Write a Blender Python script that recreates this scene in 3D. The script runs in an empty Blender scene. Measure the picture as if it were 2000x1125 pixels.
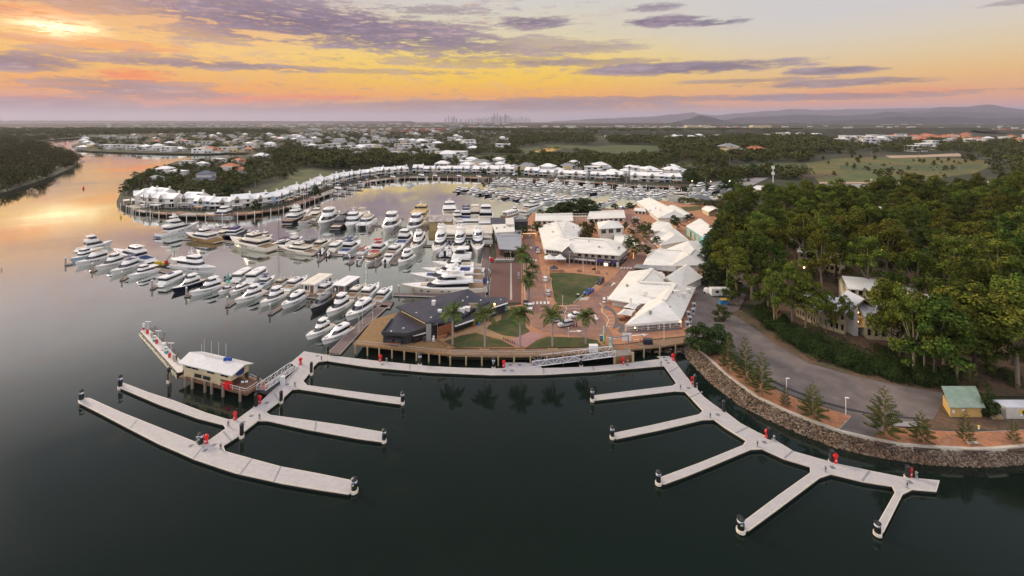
import bpy, math, random
import numpy as np
from mathutils import Vector, Matrix
random.seed(11); RNG = np.random.default_rng(5)
SC = bpy.context.scene; COL = SC.collection
R = math.radians
# ---------------------------------------------------------------- camera
H = 60.0; F = 900.0; Y0 = 237.0          # camera height, focal length and horizon row in photo pixels
cam = bpy.data.cameras.new('camera'); camo = bpy.data.objects.new('camera', cam); COL.objects.link(camo)
camo.location = (0, 0, H); camo.rotation_euler = (R(90), 0, 0)
cam.sensor_width = 36; cam.lens = 36 * F / 2000; cam.shift_y = -(562.5 - Y0) / 2000
cam.clip_start = 0.5; cam.clip_end = 200000; SC.camera = camo
SC.view_settings.view_transform = 'Standard'; SC.view_settings.look = 'None'
SC.view_settings.exposure = 0.0; SC.view_settings.gamma = 1.0
SC.cycles.max_bounces = 6; SC.cycles.volume_bounces = 1; SC.cycles.transparent_max_bounces = 8
try: SC.cycles.use_denoising = True
except Exception: pass
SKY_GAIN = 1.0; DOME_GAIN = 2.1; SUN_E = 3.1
# ---------------------------------------------------------------- colour + node helpers
def lin(c): c = c / 255.0; return c / 12.92 if c <= .04045 else ((c + .055) / 1.055) ** 2.4
def S(r, g, b): return (lin(r), lin(g), lin(b), 1.0)
class NT:
    def __init__(s, tree): s.t = tree; s.n = tree.nodes; s.l = tree.links
    def new(s, ty, **kw):
        n = s.n.new(ty)
        for k, v in kw.items(): setattr(n, k, v)
        return n
    def put(s, sock, v):
        if isinstance(v, bpy.types.NodeSocket): s.l.new(v, sock)
        else: sock.default_value = v
    def m(s, op, a, b=None, c=None, clamp=False):
        n = s.new('ShaderNodeMath', operation=op, use_clamp=clamp)
        for i, v in enumerate((a, b, c)):
            if v is not None: s.put(n.inputs[i], v)
        return n.outputs[0]
    def mix(s, f, a, b, blend='MIX'):
        n = s.new('ShaderNodeMix', data_type='RGBA', blend_type=blend)
        s.put(n.inputs[0], f); s.put(n.inputs[6], a); s.put(n.inputs[7], b)
        return n.outputs[2]
    def smooth(s, v, a, b, lo=0.0, hi=1.0):
        n = s.new('ShaderNodeMapRange', interpolation_type='SMOOTHSTEP')
        s.put(n.inputs[0], v); n.inputs[1].default_value = a; n.inputs[2].default_value = b
        n.inputs[3].default_value = lo; n.inputs[4].default_value = hi
        return n.outputs[0]
    def ramp(s, v, stops):
        n = s.new('ShaderNodeValToRGB'); cr = n.color_ramp
        while len(cr.elements) < len(stops): cr.elements.new(0.5)
        for e, (p, c) in zip(cr.elements, stops): e.position = p; e.color = c
        s.put(n.inputs[0], v); return n.outputs[0]
    def noise(s, vec, scale, detail=4, rough=.55, dist=0.0):
        n = s.new('ShaderNodeTexNoise'); s.put(n.inputs['Vector'], vec)
        n.inputs['Scale'].default_value = scale; n.inputs['Detail'].default_value = detail
        n.inputs['Roughness'].default_value = rough; n.inputs['Distortion'].default_value = dist
        return n.outputs[0]
    def vec(s, x, y, z):
        n = s.new('ShaderNodeCombineXYZ')
        for i, v in enumerate((x, y, z)): s.put(n.inputs[i], v)
        return n.outputs[0]
# ---------------------------------------------------------------- world: dusk sky as a function of direction
W = bpy.data.worlds.new('World'); SC.world = W; W.use_nodes = True
W.node_tree.nodes.clear(); n = NT(W.node_tree)
sep = n.new('ShaderNodeSeparateXYZ'); n.l.new(n.new('ShaderNodeTexCoord').outputs['Generated'], sep.inputs[0])
dx, dy, dz = sep.outputs
AZ = n.m('MULTIPLY', n.m('ARCTAN2', dx, dy), 57.29578)
EL = n.m('MULTIPLY', n.m('ARCSINE', dz), 57.29578)
def azel(px, py):
    a = math.atan((px - 1000) / F); return math.degrees(a), math.degrees(math.atan((Y0 - py) / F * math.cos(a)))
E = n.m('MULTIPLY_ADD', EL, 1 / 40.0, 0.05)          # -2..38 degrees -> 0..1
def st(*a): return [((e + 2) / 40.0, S(*c)) for e, c in a]
left = n.ramp(E, st((-2, (176, 152, 160)), (.6, (182, 152, 158)), (1.8, (226, 150, 110)), (3.2, (255, 164, 24)), (5, (252, 190, 76)), (7.5, (255, 208, 118)), (10, (242, 186, 130)), (14, (204, 186, 186)), (19, (206, 198, 200)), (30, (120, 124, 136))))
cent = n.ramp(E, st((-2, (170, 160, 168)), (.6, (180, 166, 170)), (1.6, (216, 164, 120)), (3.0, (255, 170, 22)), (5, (255, 202, 22)), (7.6, (250, 214, 92)), (10.5, (226, 213, 176)), (14.5, (214, 210, 202)), (19, (210, 207, 204)), (30, (120, 125, 134))))
rite = n.ramp(E, st((-2, (160, 160, 184)), (.6, (176, 168, 186)), (1.5, (228, 160, 138)), (2.6, (243, 172, 108)), (4.4, (242, 192, 116)), (6.4, (232, 206, 158)), (8.6, (222, 210, 190)), (11, (212, 208, 206)), (19, (204, 203, 206)), (30, (118, 124, 136))))  # unseen upper stops: pale, then darkened, shaped for the water's reflection
back = n.ramp(E, st((-2, (165, 165, 185)), (2, (178, 175, 195)), (8, (190, 188, 200)), (24, (178, 180, 196))))
base = n.mix(n.smooth(AZ, -34, -8), left, cent); base = n.mix(n.smooth(AZ, 2, 34), base, rite)
AA = n.m('ABSOLUTE', AZ); BK = n.smooth(AA, 58, 110); base = n.mix(BK, base, back)
NZ = n.noise(n.vec(n.m('MULTIPLY', AZ, .085), n.m('MULTIPLY', EL, .42), 1.7), 1.2, 10, .70, .3)
NZ2 = n.noise(n.vec(n.m('MULTIPLY', AZ, .22), n.m('MULTIPLY', EL, 1.3), 7.3), 1.6, 10, .74, .2)
NZM = n.m('MULTIPLY_ADD', NZ2, .45, n.m('MULTIPLY', NZ, .55))
def blob(px, py, hw, hh, dens, k=5.0, tilt=0.0):
    a, e = azel(px, py); a2, _ = azel(px + hw, py); a1, _ = azel(px - hw, py); _, e2 = azel(px, py - hh)
    wa, we = (a2 - a1) / 2, max(e2 - e, .05)
    da = n.m('SUBTRACT', AZ, a); de = n.m('SUBTRACT', n.m('SUBTRACT', EL, e), n.m('MULTIPLY', da, tilt)) if tilt else n.m('SUBTRACT', EL, e)
    q = n.m('ADD', n.m('POWER', n.m('ABSOLUTE', n.m('DIVIDE', da, wa)), 2.0), n.m('POWER', n.m('ABSOLUTE', n.m('DIVIDE', de, we)), 2.0))
    v = n.m('ADD', n.m('SUBTRACT', 1.0, q), n.m('MULTIPLY', n.m('SUBTRACT', NZM, .5), k * 2.3))
    return n.smooth(v, -.15, .80, 0.0, dens)
def union(lst):
    inv = None
    for b in lst:
        i = n.m('SUBTRACT', 1.0, b); inv = i if inv is None else n.m('MULTIPLY', inv, i)
    return n.m('SUBTRACT', 1.0, inv)
# sunlit orange undersides first, then grey-violet cloud over them
glow = union([blob(265, 146, 95, 16, .95, 3), blob(480, 194, 90, 7, .7, 4), blob(640, 190, 110, 7, .75, 4), blob(60, 192, 110, 9, .9, 4), blob(190, 84, 170, 14, .45, 5), blob(300, 206, 40, 10, .4, 4), blob(50, 26, 130, 22, .7, 5), blob(1750, 178, 240, 10, .3, 2)])
col = n.mix(glow, base, S(255, 128, 46))
violet = n.mix(n.smooth(NZM, .36, .64), S(70, 60, 100), S(168, 150, 166)); violet = n.mix(n.m('MULTIPLY', n.smooth(EL, 4.5, 1.5), n.smooth(AZ, 0, -20)), violet, n.mix(n.smooth(NZM, .40, .62), S(122, 98, 118), S(196, 150, 140)))
cl = union([blob(690, 58, 330, 42, .95, 3.6), blob(520, 22, 260, 42, .85, 4), blob(840, 90, 190, 22, .7, 4), blob(40, 120, 170, 22, .95, 3.2), blob(220, 12, 230, 20, .55, 5), blob(270, 116, 260, 15, .6, 5), blob(420, 60, 120, 26, .55, 5),
            blob(90, 212, 320, 30, .95, 2.6), blob(300, 182, 190, 17, .75, 3.6), blob(560, 218, 330, 14, .8, 3), blob(930, 208, 440, 15, .8, 3), blob(1230, 194, 330, 9, .65, 3.4), blob(300, 164, 200, 8, .5, 5), blob(170, 165, 160, 18, .6, 4),
            blob(430, 128, 240, 9, .7, 5), blob(690, 138, 320, 6, .45, 5), blob(1330, 133, 250, 15, .95, 2.6), blob(1625, 138, 115, 9, .9, 2.6), blob(1640, 162, 230, 9, .8, 3), blob(1450, 158, 160, 5, .6, 3.6), blob(1620, 189, 260, 8, .7, 3),
            blob(1285, 42, 100, 12, .98, 3.4), blob(1395, 43, 78, 9, .9, 3.4), blob(1040, 44, 80, 16, .92, 3.4), blob(1280, 14, 55, 8, .75, 4), blob(1000, 88, 190, 20, .5, 5), blob(1160, 95, 110, 8, .45, 5), blob(1980, 6, 70, 7, .5, 4), blob(1930, 175, 130, 4, .4, 4), blob(1150, 122, 180, 8, .6, 4), blob(960, 120, 240, 12, .5, 5), blob(850, 20, 130, 12, .6, 5), blob(1700, 215, 300, 6, .4, 3)])
col = n.mix(cl, col, violet)
veil = n.m('MULTIPLY', n.smooth(NZM, .5, .68), n.m('MULTIPLY', n.smooth(EL, 2, 9), n.smooth(AZ, 30, -15)))
col = n.mix(n.m('MULTIPLY', veil, .75), col, S(158, 146, 166))
strk = n.m('MULTIPLY', n.smooth(NZ2, .50, .66), n.m('MULTIPLY', n.smooth(EL, 1.2, 3.5), n.smooth(AZ, 26, -8)))
col = n.mix(n.m('MULTIPLY', strk, .5), col, n.mix(n.smooth(NZ, .42, .58), S(128, 112, 146), S(250, 196, 150)))
# the veiled sun
a0, e0 = azel(112, 52)
q = n.m('ADD', n.m('POWER', n.m('ABSOLUTE', n.m('DIVIDE', n.m('SUBTRACT', AZ, a0), 2.4)), 2.0), n.m('POWER', n.m('ABSOLUTE', n.m('DIVIDE', n.m('SUBTRACT', EL, e0), .9)), 2.0))
sun = n.m('POWER', 2.718, n.m('MULTIPLY', n.m('ADD', q, n.m('MULTIPLY', n.m('SUBTRACT', NZM, .5), 12.0)), -1.0), clamp=True)
halo = n.m('POWER', 2.718, n.m('MULTIPLY', q, -.07))
col = n.mix(n.m('MULTIPLY', halo, .30), col, S(255, 178, 92))
col = n.mix(n.m('MULTIPLY', sun, n.smooth(NZ2, .40, .56)), col, (1.9, 1.6, .95, 1))
hz = n.smooth(EL, 1.9, .2); col = n.mix(n.m('MULTIPLY', hz, .75), col, n.mix(n.smooth(AZ, -30, 30), S(178, 154, 164), S(166, 164, 188)))
# the high dome and the sky behind the camera: unseen brightness added to light the scene
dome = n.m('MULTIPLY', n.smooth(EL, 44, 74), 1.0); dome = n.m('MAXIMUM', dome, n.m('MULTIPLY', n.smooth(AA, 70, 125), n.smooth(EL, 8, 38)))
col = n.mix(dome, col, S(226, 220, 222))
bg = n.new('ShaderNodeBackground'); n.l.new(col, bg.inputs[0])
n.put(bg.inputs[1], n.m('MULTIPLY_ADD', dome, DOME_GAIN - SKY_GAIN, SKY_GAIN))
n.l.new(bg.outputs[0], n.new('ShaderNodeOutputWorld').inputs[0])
try: W.cycles.sampling_method = 'MANUAL'; W.cycles.sample_map_resolution = 1024
except Exception: pass
# ---------------------------------------------------------------- sun behind thin cloud, low on the left
sd = bpy.data.lights.new('sun', 'SUN'); sd.energy = SUN_E; sd.angle = R(12); sd.color = (1.0, .80, .58)
so = bpy.data.objects.new('sun', sd); COL.objects.link(so)
sa, se = R(-58), R(24)
dirv = Vector((math.sin(sa) * math.cos(se), math.cos(sa) * math.cos(se), math.sin(se)))
so.rotation_euler = dirv.to_track_quat('Z', 'Y').to_euler(); so.location = (-200, 200, 300)
# ---------------------------------------------------------------- placing by ground rays
LZ = 2.2                                               # height of the land above the water
def G(px, py, z=0.0):
    y = F * (H - z) / (py - Y0); return Vector(((px - 1000) * y / F, y, z))
def L(px, py): return G(px, py, LZ)
def rise(py0, py1, z=LZ): return (py0 - py1) * G(0, py0, z).y / F      # metres between two rows above one foot
# ---------------------------------------------------------------- materials
MATS = {}
def mat(name, c, rough=.6, metal=0.0, var=.12, scale=.6, bump=0.0, bscale=None, c2=None, rnd=0.0, emit=None, es=1.0, spec=.5, stretch=None, coord='Object', isl=0.0):
    if name in MATS: return MATS[name]
    m = bpy.data.materials.new(name); m.use_nodes = True; t = NT(m.node_tree); b = m.node_tree.nodes['Principled BSDF']
    if len(c) == 3: c = (*c, 1)
    tc = t.new('ShaderNodeTexCoord').outputs[coord]
    if stretch:
        mp = t.new('ShaderNodeMapping'); t.l.new(tc, mp.inputs[0]); mp.inputs['Scale'].default_value = stretch; tc = mp.outputs[0]
    cc = c
    if var or c2:
        nz = t.noise(tc, scale, 5, .6)
        if c2:
            cc = t.mix(t.smooth(nz, .4, .62), c, (*c2[:3], 1))
            cc = t.mix(1.0, cc, t.ramp(t.noise(tc, scale * 4.3, 3), [(.3, (1 - var,) * 3 + (1,)), (.7, (1, 1, 1, 1))]), 'MULTIPLY')
        else: cc = t.mix(1.0, c, t.ramp(nz, [(.3, (1 - var,) * 3 + (1,)), (.7, (1, 1, 1, 1))]), 'MULTIPLY')
    if isl:
        ri = t.new('ShaderNodeNewGeometry').outputs['Random Per Island']; cc = t.mix(1.0, cc, t.ramp(ri, [(0, (1 - isl,) * 3 + (1,)), (.7, (1, 1, 1, 1)), (1, (1 + isl, 1 + isl * .95, 1 + isl * .6, 1))]), 'MULTIPLY')
    if rnd:
        oi = t.new('ShaderNodeObjectInfo').outputs['Random']
        hs = t.new('ShaderNodeHueSaturation'); t.put(hs.inputs['Hue'], t.m('MULTIPLY_ADD', oi, rnd * .18, .5 - rnd * .1)); t.put(hs.inputs['Value'], t.m('MULTIPLY_ADD', oi, rnd * 1.6, 1 - rnd * .7)); t.put(hs.inputs['Color'], cc); cc = hs.outputs[0]
    t.put(b.inputs['Base Color'], cc); b.inputs['Roughness'].default_value = rough; b.inputs['Metallic'].default_value = metal
    b.inputs['Specular IOR Level'].default_value = spec
    if bump:
        bp = t.new('ShaderNodeBump'); bp.inputs['Strength'].default_value = bump; bp.inputs['Distance'].default_value = .1
        t.l.new(t.noise(tc, bscale or scale * 3, 5, .6), bp.inputs['Height']); t.l.new(bp.outputs[0], b.inputs['Normal'])
    if emit: b.inputs['Emission Color'].default_value = (*emit[:3], 1); b.inputs['Emission Strength'].default_value = es
    MATS[name] = m; return m
# ---------------------------------------------------------------- mesh builder
class MB:
    def __init__(s): s.v = []; s.f = []
    def add(s, vs, fs):
        b = len(s.v); s.v += [tuple(v) for v in vs]; s.f += [tuple(b + i for i in f) for f in fs]; return s
    def box(s, cx, cy, cz, sx, sy, sz, rz=0.0):
        c, q = math.cos(rz), math.sin(rz); vs = []
        for z in (-.5, .5):
            for x, y in ((-.5, -.5), (.5, -.5), (.5, .5), (-.5, .5)):
                X, Yy = x * sx, y * sy; vs.append((cx + X * c - Yy * q, cy + X * q + Yy * c, cz + z * sz))
        return s.add(vs, [(3, 2, 1, 0), (4, 5, 6, 7), (0, 1, 5, 4), (1, 2, 6, 5), (2, 3, 7, 6), (3, 0, 4, 7)])
    def prism(s, pts, z0, z1, top=True, bot=True):
        p = [(q[0], q[1]) for q in pts]; a = sum(p[i][0] * p[(i + 1) % len(p)][1] - p[(i + 1) % len(p)][0] * p[i][1] for i in range(len(p)))
        if a < 0: p = p[::-1]
        k = len(p); vs = [(x, y, z0) for x, y in p] + [(x, y, z1) for x, y in p]
        fs = [(i, (i + 1) % k, k + (i + 1) % k, k + i) for i in range(k)]
        if top: fs.append(tuple(range(k, 2 * k)))
        if bot: fs.append(tuple(range(k - 1, -1, -1)))
        return s.add(vs, fs)
    def poly(s, pts): return s.add(pts, [tuple(range(len(pts)))])
    def flat(s, pts, z):
        p = [(q[0], q[1]) for q in pts]; a = sum(p[i][0] * p[(i + 1) % len(p)][1] - p[(i + 1) % len(p)][0] * p[i][1] for i in range(len(p)))
        return s.poly([(x, y, z) for x, y in (p if a > 0 else p[::-1])])
    def tube(s, a, b, r, k=6, r2=None):
        a, b = Vector(a), Vector(b); d = (b - a)
        if d.length < 1e-6: return s
        d.normalize(); u = d.orthogonal().normalized(); w = d.cross(u); r2 = r if r2 is None else r2; vs = []
        for c, rr in ((a, r), (b, r2)):
            for i in range(k): t = 2 * math.pi * i / k; vs.append(c + u * math.cos(t) * rr + w * math.sin(t) * rr)
        return s.add(vs, [(i, (i + 1) % k, k + (i + 1) % k, k + i) for i in range(k)] + [tuple(range(k - 1, -1, -1)), tuple(range(k, 2 * k))])
    def lathe(s, cx, cy, prof, k=12):
        vs = []; fs = []
        for r, z in prof:
            for i in range(k): t = 2 * math.pi * i / k; vs.append((cx + r * math.cos(t), cy + r * math.sin(t), z))
        for j in range(len(prof) - 1):
            for i in range(k): fs.append((j * k + i, j * k + (i + 1) % k, (j + 1) * k + (i + 1) % k, (j + 1) * k + i))
        fs += [tuple(range(k - 1, -1, -1)), tuple(range((len(prof) - 1) * k, len(prof) * k))]
        return s.add(vs, fs)
    def loft(s, rings, caps=True):
        k = len(rings[0]); vs = [p for r in rings for p in r]; fs = []
        for j in range(len(rings) - 1):
            for i in range(k): fs.append((j * k + i, j * k + (i + 1) % k, (j + 1) * k + (i + 1) % k, (j + 1) * k + i))
        if caps: fs += [tuple(range(k - 1, -1, -1)), tuple(range((len(rings) - 1) * k, len(rings) * k))]
        return s.add(vs, fs)
    def sphere(s, c, r, k=8, j=5, sz=1.0):
        prof = [(max(r * math.sin(math.pi * i / j), .001), c[2] - r * sz * math.cos(math.pi * i / j)) for i in range(j + 1)]
        return s.lathe(c[0], c[1], prof, k)
    def mesh(s, name, m, smooth=False):
        me = bpy.data.meshes.new(name); me.from_pydata(s.v, [], s.f); me.update()
        if m: me.materials.append(m)
        if smooth: me.shade_smooth()
        return me
    def build(s, name, m, parent=None, smooth=False): return link(name, s.mesh(name, m, smooth), parent)
def link(name, data, parent=None):
    o = bpy.data.objects.new(name, data); COL.objects.link(o)
    if parent: o.parent = parent
    return o
def tag(o, label, cat, group=None, kind=None):
    if label: o['label'] = label
    if cat: o['category'] = cat
    if group: o['group'] = group
    if kind: o['kind'] = kind
    return o
def thing(name, label, cat, loc=(0, 0, 0), rz=0.0, group=None, sc=None):
    o = bpy.data.objects.new(name, None); COL.objects.link(o); o.location = loc; o.rotation_euler = (0, 0, rz); o.empty_display_size = .3
    if sc: o.scale = sc
    return tag(o, label, cat, group)
def struct(name, mb, m):
    o = mb.build(name, m); o['kind'] = 'structure'; return o
def parts(defs, root):
    """defs: list of (name, mesh, [sub-defs]); links shared meshes under root"""
    for d in defs:
        o = link(d[0], d[1], root)
        if len(d) > 2: parts(d[2], o)
def inside(x, y, poly):
    c = False; j = len(poly) - 1
    for i in range(len(poly)):
        (xi, yi), (xj, yj) = poly[i], poly[j]
        if (yi > y) != (yj > y) and x < (xj - xi) * (y - yi) / (yj - yi) + xi: c = not c
        j = i
    return c
WHITE = mat('white_paint', (.78, .78, .76), .45, var=.06)
GEL = mat('white_gelcoat', (.86, .86, .84), .25, var=.05, scale=.4, spec=.6)
CREAM = mat('cream_gelcoat', (.80, .75, .64), .28, var=.05, spec=.6)
NAVY = mat('navy_paint', (.012, .016, .04), .25, var=.1)
CHAR = mat('charcoal_paint', (.05, .05, .055), .35, var=.1)
GLASS = mat('dark_glass', (.012, .013, .018), .08, var=0, spec=.8)
TEAK = mat('teak', (.34, .22, .13), .6, var=.25, scale=2.0)
BLUEC = mat('blue_canvas', (.02, .04, .16), .8, var=.2)
GREYC = mat('grey_canvas', (.23, .23, .25), .8, var=.2)
BEIGE = mat('beige_canvas', (.52, .45, .36), .8, var=.15)
STEEL = mat('bright_steel', (.7, .7, .7), .25, metal=.8, var=.05)
BLACK = mat('black_rubber', (.012, .012, .013), .5, var=.2)
RED = mat('red_enamel', (.62, .015, .02), .35, var=.1)
TEAL = mat('teal_panel', (.02, .30, .40), .5, var=.1)
# ================================================================ SETTING
def water_mat():
    m = bpy.data.materials.new('water'); m.use_nodes = True; t = NT(m.node_tree); b = m.node_tree.nodes['Principled BSDF']
    b.inputs['Base Color'].default_value = (.0065, .0125, .0098, 1); b.inputs['Roughness'].default_value = .6; b.inputs['Specular IOR Level'].default_value = 0
    g = t.new('ShaderNodeNewGeometry').outputs['Position']; big = t.noise(g, .012, 3, .55)
    mp = t.new('ShaderNodeMapping'); t.l.new(g, mp.inputs[0]); mp.inputs['Rotation'].default_value = (0, 0, .5); mp.inputs['Scale'].default_value = (.55, 1.0, 1)
    h = t.m('ADD', t.noise(mp.outputs[0], .30, 3, .5), t.m('MULTIPLY', t.noise(mp.outputs[0], 1.7, 2, .5), .22))
    bp = t.new('ShaderNodeBump'); bp.inputs['Distance'].default_value = .35
    t.put(bp.inputs['Strength'], t.smooth(big, .40, .62, .022, .085)); t.l.new(h, bp.inputs['Height'])
    gl = t.new('ShaderNodeBsdfGlossy'); gl.inputs['Color'].default_value = (.93, .97, .92, 1); t.put(gl.inputs['Roughness'], t.smooth(big, .38, .66, .03, .10)); t.l.new(bp.outputs[0], gl.inputs['Normal'])
    lw = t.new('ShaderNodeLayerWeight'); f = t.ramp(lw.outputs['Facing'], [(p, (v, v, v, 1)) for p, v in ((0, .010), (.34, .018), (.41, .036), (.55, .13), (.63, .32), (.74, .74), (.83, .96), (1, 1))])
    mx = t.new('ShaderNodeMixShader'); t.l.new(f, mx.inputs[0]); t.l.new(b.outputs[0], mx.inputs[1]); t.l.new(gl.outputs[0], mx.inputs[2]); t.l.new(mx.outputs[0], m.node_tree.nodes['Material Output'].inputs[0])
    return m
WATER = water_mat()
mb = MB(); mb.flat([(-60000, -400), (60000, -400), (60000, 60000), (-60000, 60000)], 0); struct('water', mb, WATER)
SOIL = mat('bush_ground', (.034, .040, .016), .95, var=.45, scale=.015, c2=(.055, .050, .024))
main = [(228, 392), (236, 374), (252, 350), (290, 334), (330, 320), (352, 313), (400, 309), (470, 305), (492, 299), (440, 298.5), (400, 300.5), (300, 299), (230, 297), (180, 295), (152, 292), (140, 284), (160, 277.5), (176, 271), (183, 267.5), (150, 269.5), (100, 273), (66, 277), (80, 283), (112, 293), (148, 305), (153, 316), (140, 328), (100, 345), (50, 362), (0, 378), (-300, 450), (-900, 460),
        (-2500, 300), (-2500, 238.6), (4500, 238.6), (4500, 300), (2700, 500), (2300, 868), (2000, 873), (1940, 878), (1900, 879), (1820, 875), (1760, 870), (1700, 858), (1640, 844), (1580, 822), (1540, 806), (1480, 778), (1420, 734), (1380, 698), (1348, 668), (1338, 660), (1280, 668), (1236, 673), (1190, 678), (1080, 686), (1000, 686), (940, 686), (880, 685), (850, 668), (832, 664), (800, 655), (770, 625), (800, 606), (860, 590), (935, 588), (957, 588), (960, 500), (955, 470), (1018, 440), (1036, 416), (1110, 412), (1180, 408), (1228, 406), (1252, 394), (1290, 391), (1345, 399), (1362, 398), (1395, 390), (1440, 380), (1435, 366), (1400, 361), (1337, 365), (1240, 361), (1160, 356), (1100, 352), (1040, 349.5), (980, 348), (920, 346.5), (860, 345.5), (800, 346), (760, 348.5), (720, 353), (690, 360), (660, 369), (620, 384), (580, 397), (545, 407), (480, 415), (420, 417), (350, 416), (300, 413), (262, 408), (240, 402)]
mb = MB(); mb.prism([L(*p) for p in main], -1.5, LZ); struct('land', mb, SOIL)
LEVEL = [LZ + .02]
def sheet(name, px, m, lift=None):
    """one flat ground sheet a few millimetres above the one below"""
    if lift is None: LEVEL[0] += .006; lift = LEVEL[0]
    else: lift = LZ + lift
    mb = MB(); mb.flat([L(*p) for p in px], lift); return struct(name, mb, m)
GRASS = mat('lawn', (.050, .075, .014), .9, var=.45, scale=.28, c2=(.105, .092, .028), bump=.4)
FAIR = mat('fairway', (.058, .088, .024), .9, var=.35, scale=.03, c2=(.095, .100, .032))
DRY = mat('dry_grass', (.16, .125, .034), .9, var=.4, scale=.02, c2=(.085, .115, .03))
SAND = mat('bare_sand', (.42, .31, .22), .9, var=.2, scale=.05)
PAVER = mat('clay_pavers', (.46, .215, .108), .8, var=.28, scale=.35, c2=(.38, .19, .11), bump=.15)
PAVER2 = mat('road_pavers', (.31, .165, .115), .8, var=.3, scale=.22, c2=(.24, .14, .115), bump=.15)
PINK = mat('pink_pavers', (.40, .22, .21), .8, var=.2, scale=.8)
GOLD = mat('sandy_path', (.37, .23, .12), .85, var=.2, scale=.8)
ASPH = mat('asphalt', (.125, .108, .105), .85, var=.35, scale=.07, c2=(.185, .150, .138), bump=.15, bscale=2)
ASPH2 = mat('dark_asphalt', (.030, .027, .032), .8, var=.2)
MULCH = mat('bark_mulch', (.46, .20, .095), .95, var=.4, scale=.35, c2=(.34, .165, .095), bump=.5, bscale=3)
DIRT = mat('leaf_litter', (.15, .085, .05), .95, var=.45, scale=.3, c2=(.085, .07, .035), bump=.5, bscale=3)
KERB = mat('kerb_concrete', (.42, .38, .34), .8, var=.2)
LINE = mat('road_marking_paint', (.72, .70, .66), .7, var=.15, scale=2)
CARP = mat('carpark_asphalt', (.30, .28, .28), .9, var=.2, scale=.05)
FWAY = []
# far ground: golf course, driving range, ponds, parking
for nm, px, m in [
    ('fairway', [(520, 372), (560, 352), (572, 335), (600, 330), (640, 336), (660, 340), (620, 352), (585, 372), (540, 388), (480, 402), (440, 405), (430, 398)], FAIR),
    ('fairway', [(900, 302), (1000, 304), (1040, 303), (1010, 312), (930, 313), (880, 308)], FAIR), ('fairway', [(1014, 288), (1052, 287), (1058, 298), (1040, 302), (1016, 299)], FAIR),
    ('fairway', [(1060, 282), (1110, 283), (1160, 287), (1200, 283), (1286, 284), (1284, 302), (1212, 312), (1158, 307), (1150, 297), (1120, 291), (1070, 287)], FAIR),
    ('fairway', [(1162, 263), (1300, 262.5), (1308, 266), (1172, 269)], FAIR), ('fairway', [(1400, 326), (1500, 318), (1580, 320), (1560, 334), (1430, 334)], FAIR), ('fairway', [(1290, 320), (1370, 316), (1380, 322), (1300, 327)], FAIR),
    ('fairway', [(1575, 318), (1640, 309), (1720, 307), (1810, 307), (1920, 312), (1935, 324), (1905, 338), (1840, 347), (1760, 357), (1600, 357), (1580, 335)], DRY),
    ('fairway', [(1640, 322), (1920, 321), (1915, 329), (1840, 334), (1640, 334)], FAIR),
    ('sand', [(1728, 304), (1800, 303), (1872, 299), (1880, 305), (1740, 308.5)], SAND), ('sand', [(1600, 355.5), (1770, 355.5), (1776, 358), (1600, 359)], SAND),
    ('car_park', [(1612, 360), (1776, 358.5), (1768, 364), (1660, 372), (1632, 388), (1615, 392), (1618, 374)], CARP), ('road', [(1380, 357), (1470, 347), (1502, 347), (1470, 362), (1400, 366)], CARP), ('car_park', [(1920, 366), (2010, 358), (2100, 362), (2050, 378), (1930, 374)], CARP), ('sand', [(1560, 342), (1640, 340), (1640, 344), (1560, 348)], DIRT)]:
    sheet(nm, px, m)
    if nm == 'fairway': FWAY.append(px)
for px in ([(1042, 296.5), (1062, 290), (1090, 287), (1097, 291), (1078, 295.5), (1060, 298.5)], [(1180, 309), (1202, 306), (1206, 319), (1180, 319)], [(1418, 237.9), (1480, 237.9), (1485, 239.6), (1424, 239.4)], [(1536, 237.2 + .6), (1562, 237.8), (1562, 239), (1536, 239)]):
    sheet('pond', px, WATER)
for px in ([(-300, 249), (100, 247.4), (118, 248.2), (60, 249.6), (-300, 253)], [(130, 247.4), (180, 246.6), (192, 247.6), (140, 249.2)], [(330, 250), (368, 248.6), (372, 249.8), (335, 250.8)], [(500, 241.6), (640, 241.2), (640, 242.4), (505, 243)]):
    sheet('inlet', px, WATER)
# harbour village ground
sheet('service_yard', [(1338, 659), (1348, 600), (1362, 560), (1380, 520), (1400, 470), (1450, 470), (1470, 540), (1452, 590), (1436, 618), (1392, 622), (1405, 650), (1380, 668), (1348, 668)], ASPH)
sheet('access_road', [(1380, 668), (1405, 640), (1428, 614), (1440, 617), (1480, 646), (1520, 676), (1580, 710), (1650, 730), (1740, 751), (1842, 768), (1842, 784), (1824, 820), (1796, 821), (1716, 846), (1704, 858), (1638, 842), (1664, 814), (1540, 772), (1480, 741), (1424, 688), (1395, 676)], ASPH)
sheet('drain_strip', [(1421, 687), (1425, 685), (1482, 731), (1541, 759), (1601, 783), (1661, 800), (1721, 812), (1796, 818), (1796, 821), (1720, 815), (1660, 804), (1600, 787), (1540, 763), (1480, 735)], ASPH2)
sheet('mulch_bed', [(1372, 684), (1395, 682), (1424, 700), (1500, 756), (1560, 782), (1662, 814), (1636, 841), (1580, 820), (1540, 804), (1480, 776), (1420, 732), (1384, 698)], MULCH)
sheet('mulch_bed', [(1716, 847), (1740, 835), (1820, 843), (1900, 846), (1966, 844), (2000, 841), (2120, 836), (2200, 868), (2000, 872), (1940, 877), (1900, 878), (1820, 874), (1760, 869), (1706, 859)], MULCH)
sheet('dirt_yard', [(1824, 820), (1842, 784), (1860, 800), (1940, 800), (2120, 800), (2120, 836), (2000, 840), (1900, 845), (1820, 842), (1796, 824)], DIRT)
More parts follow.
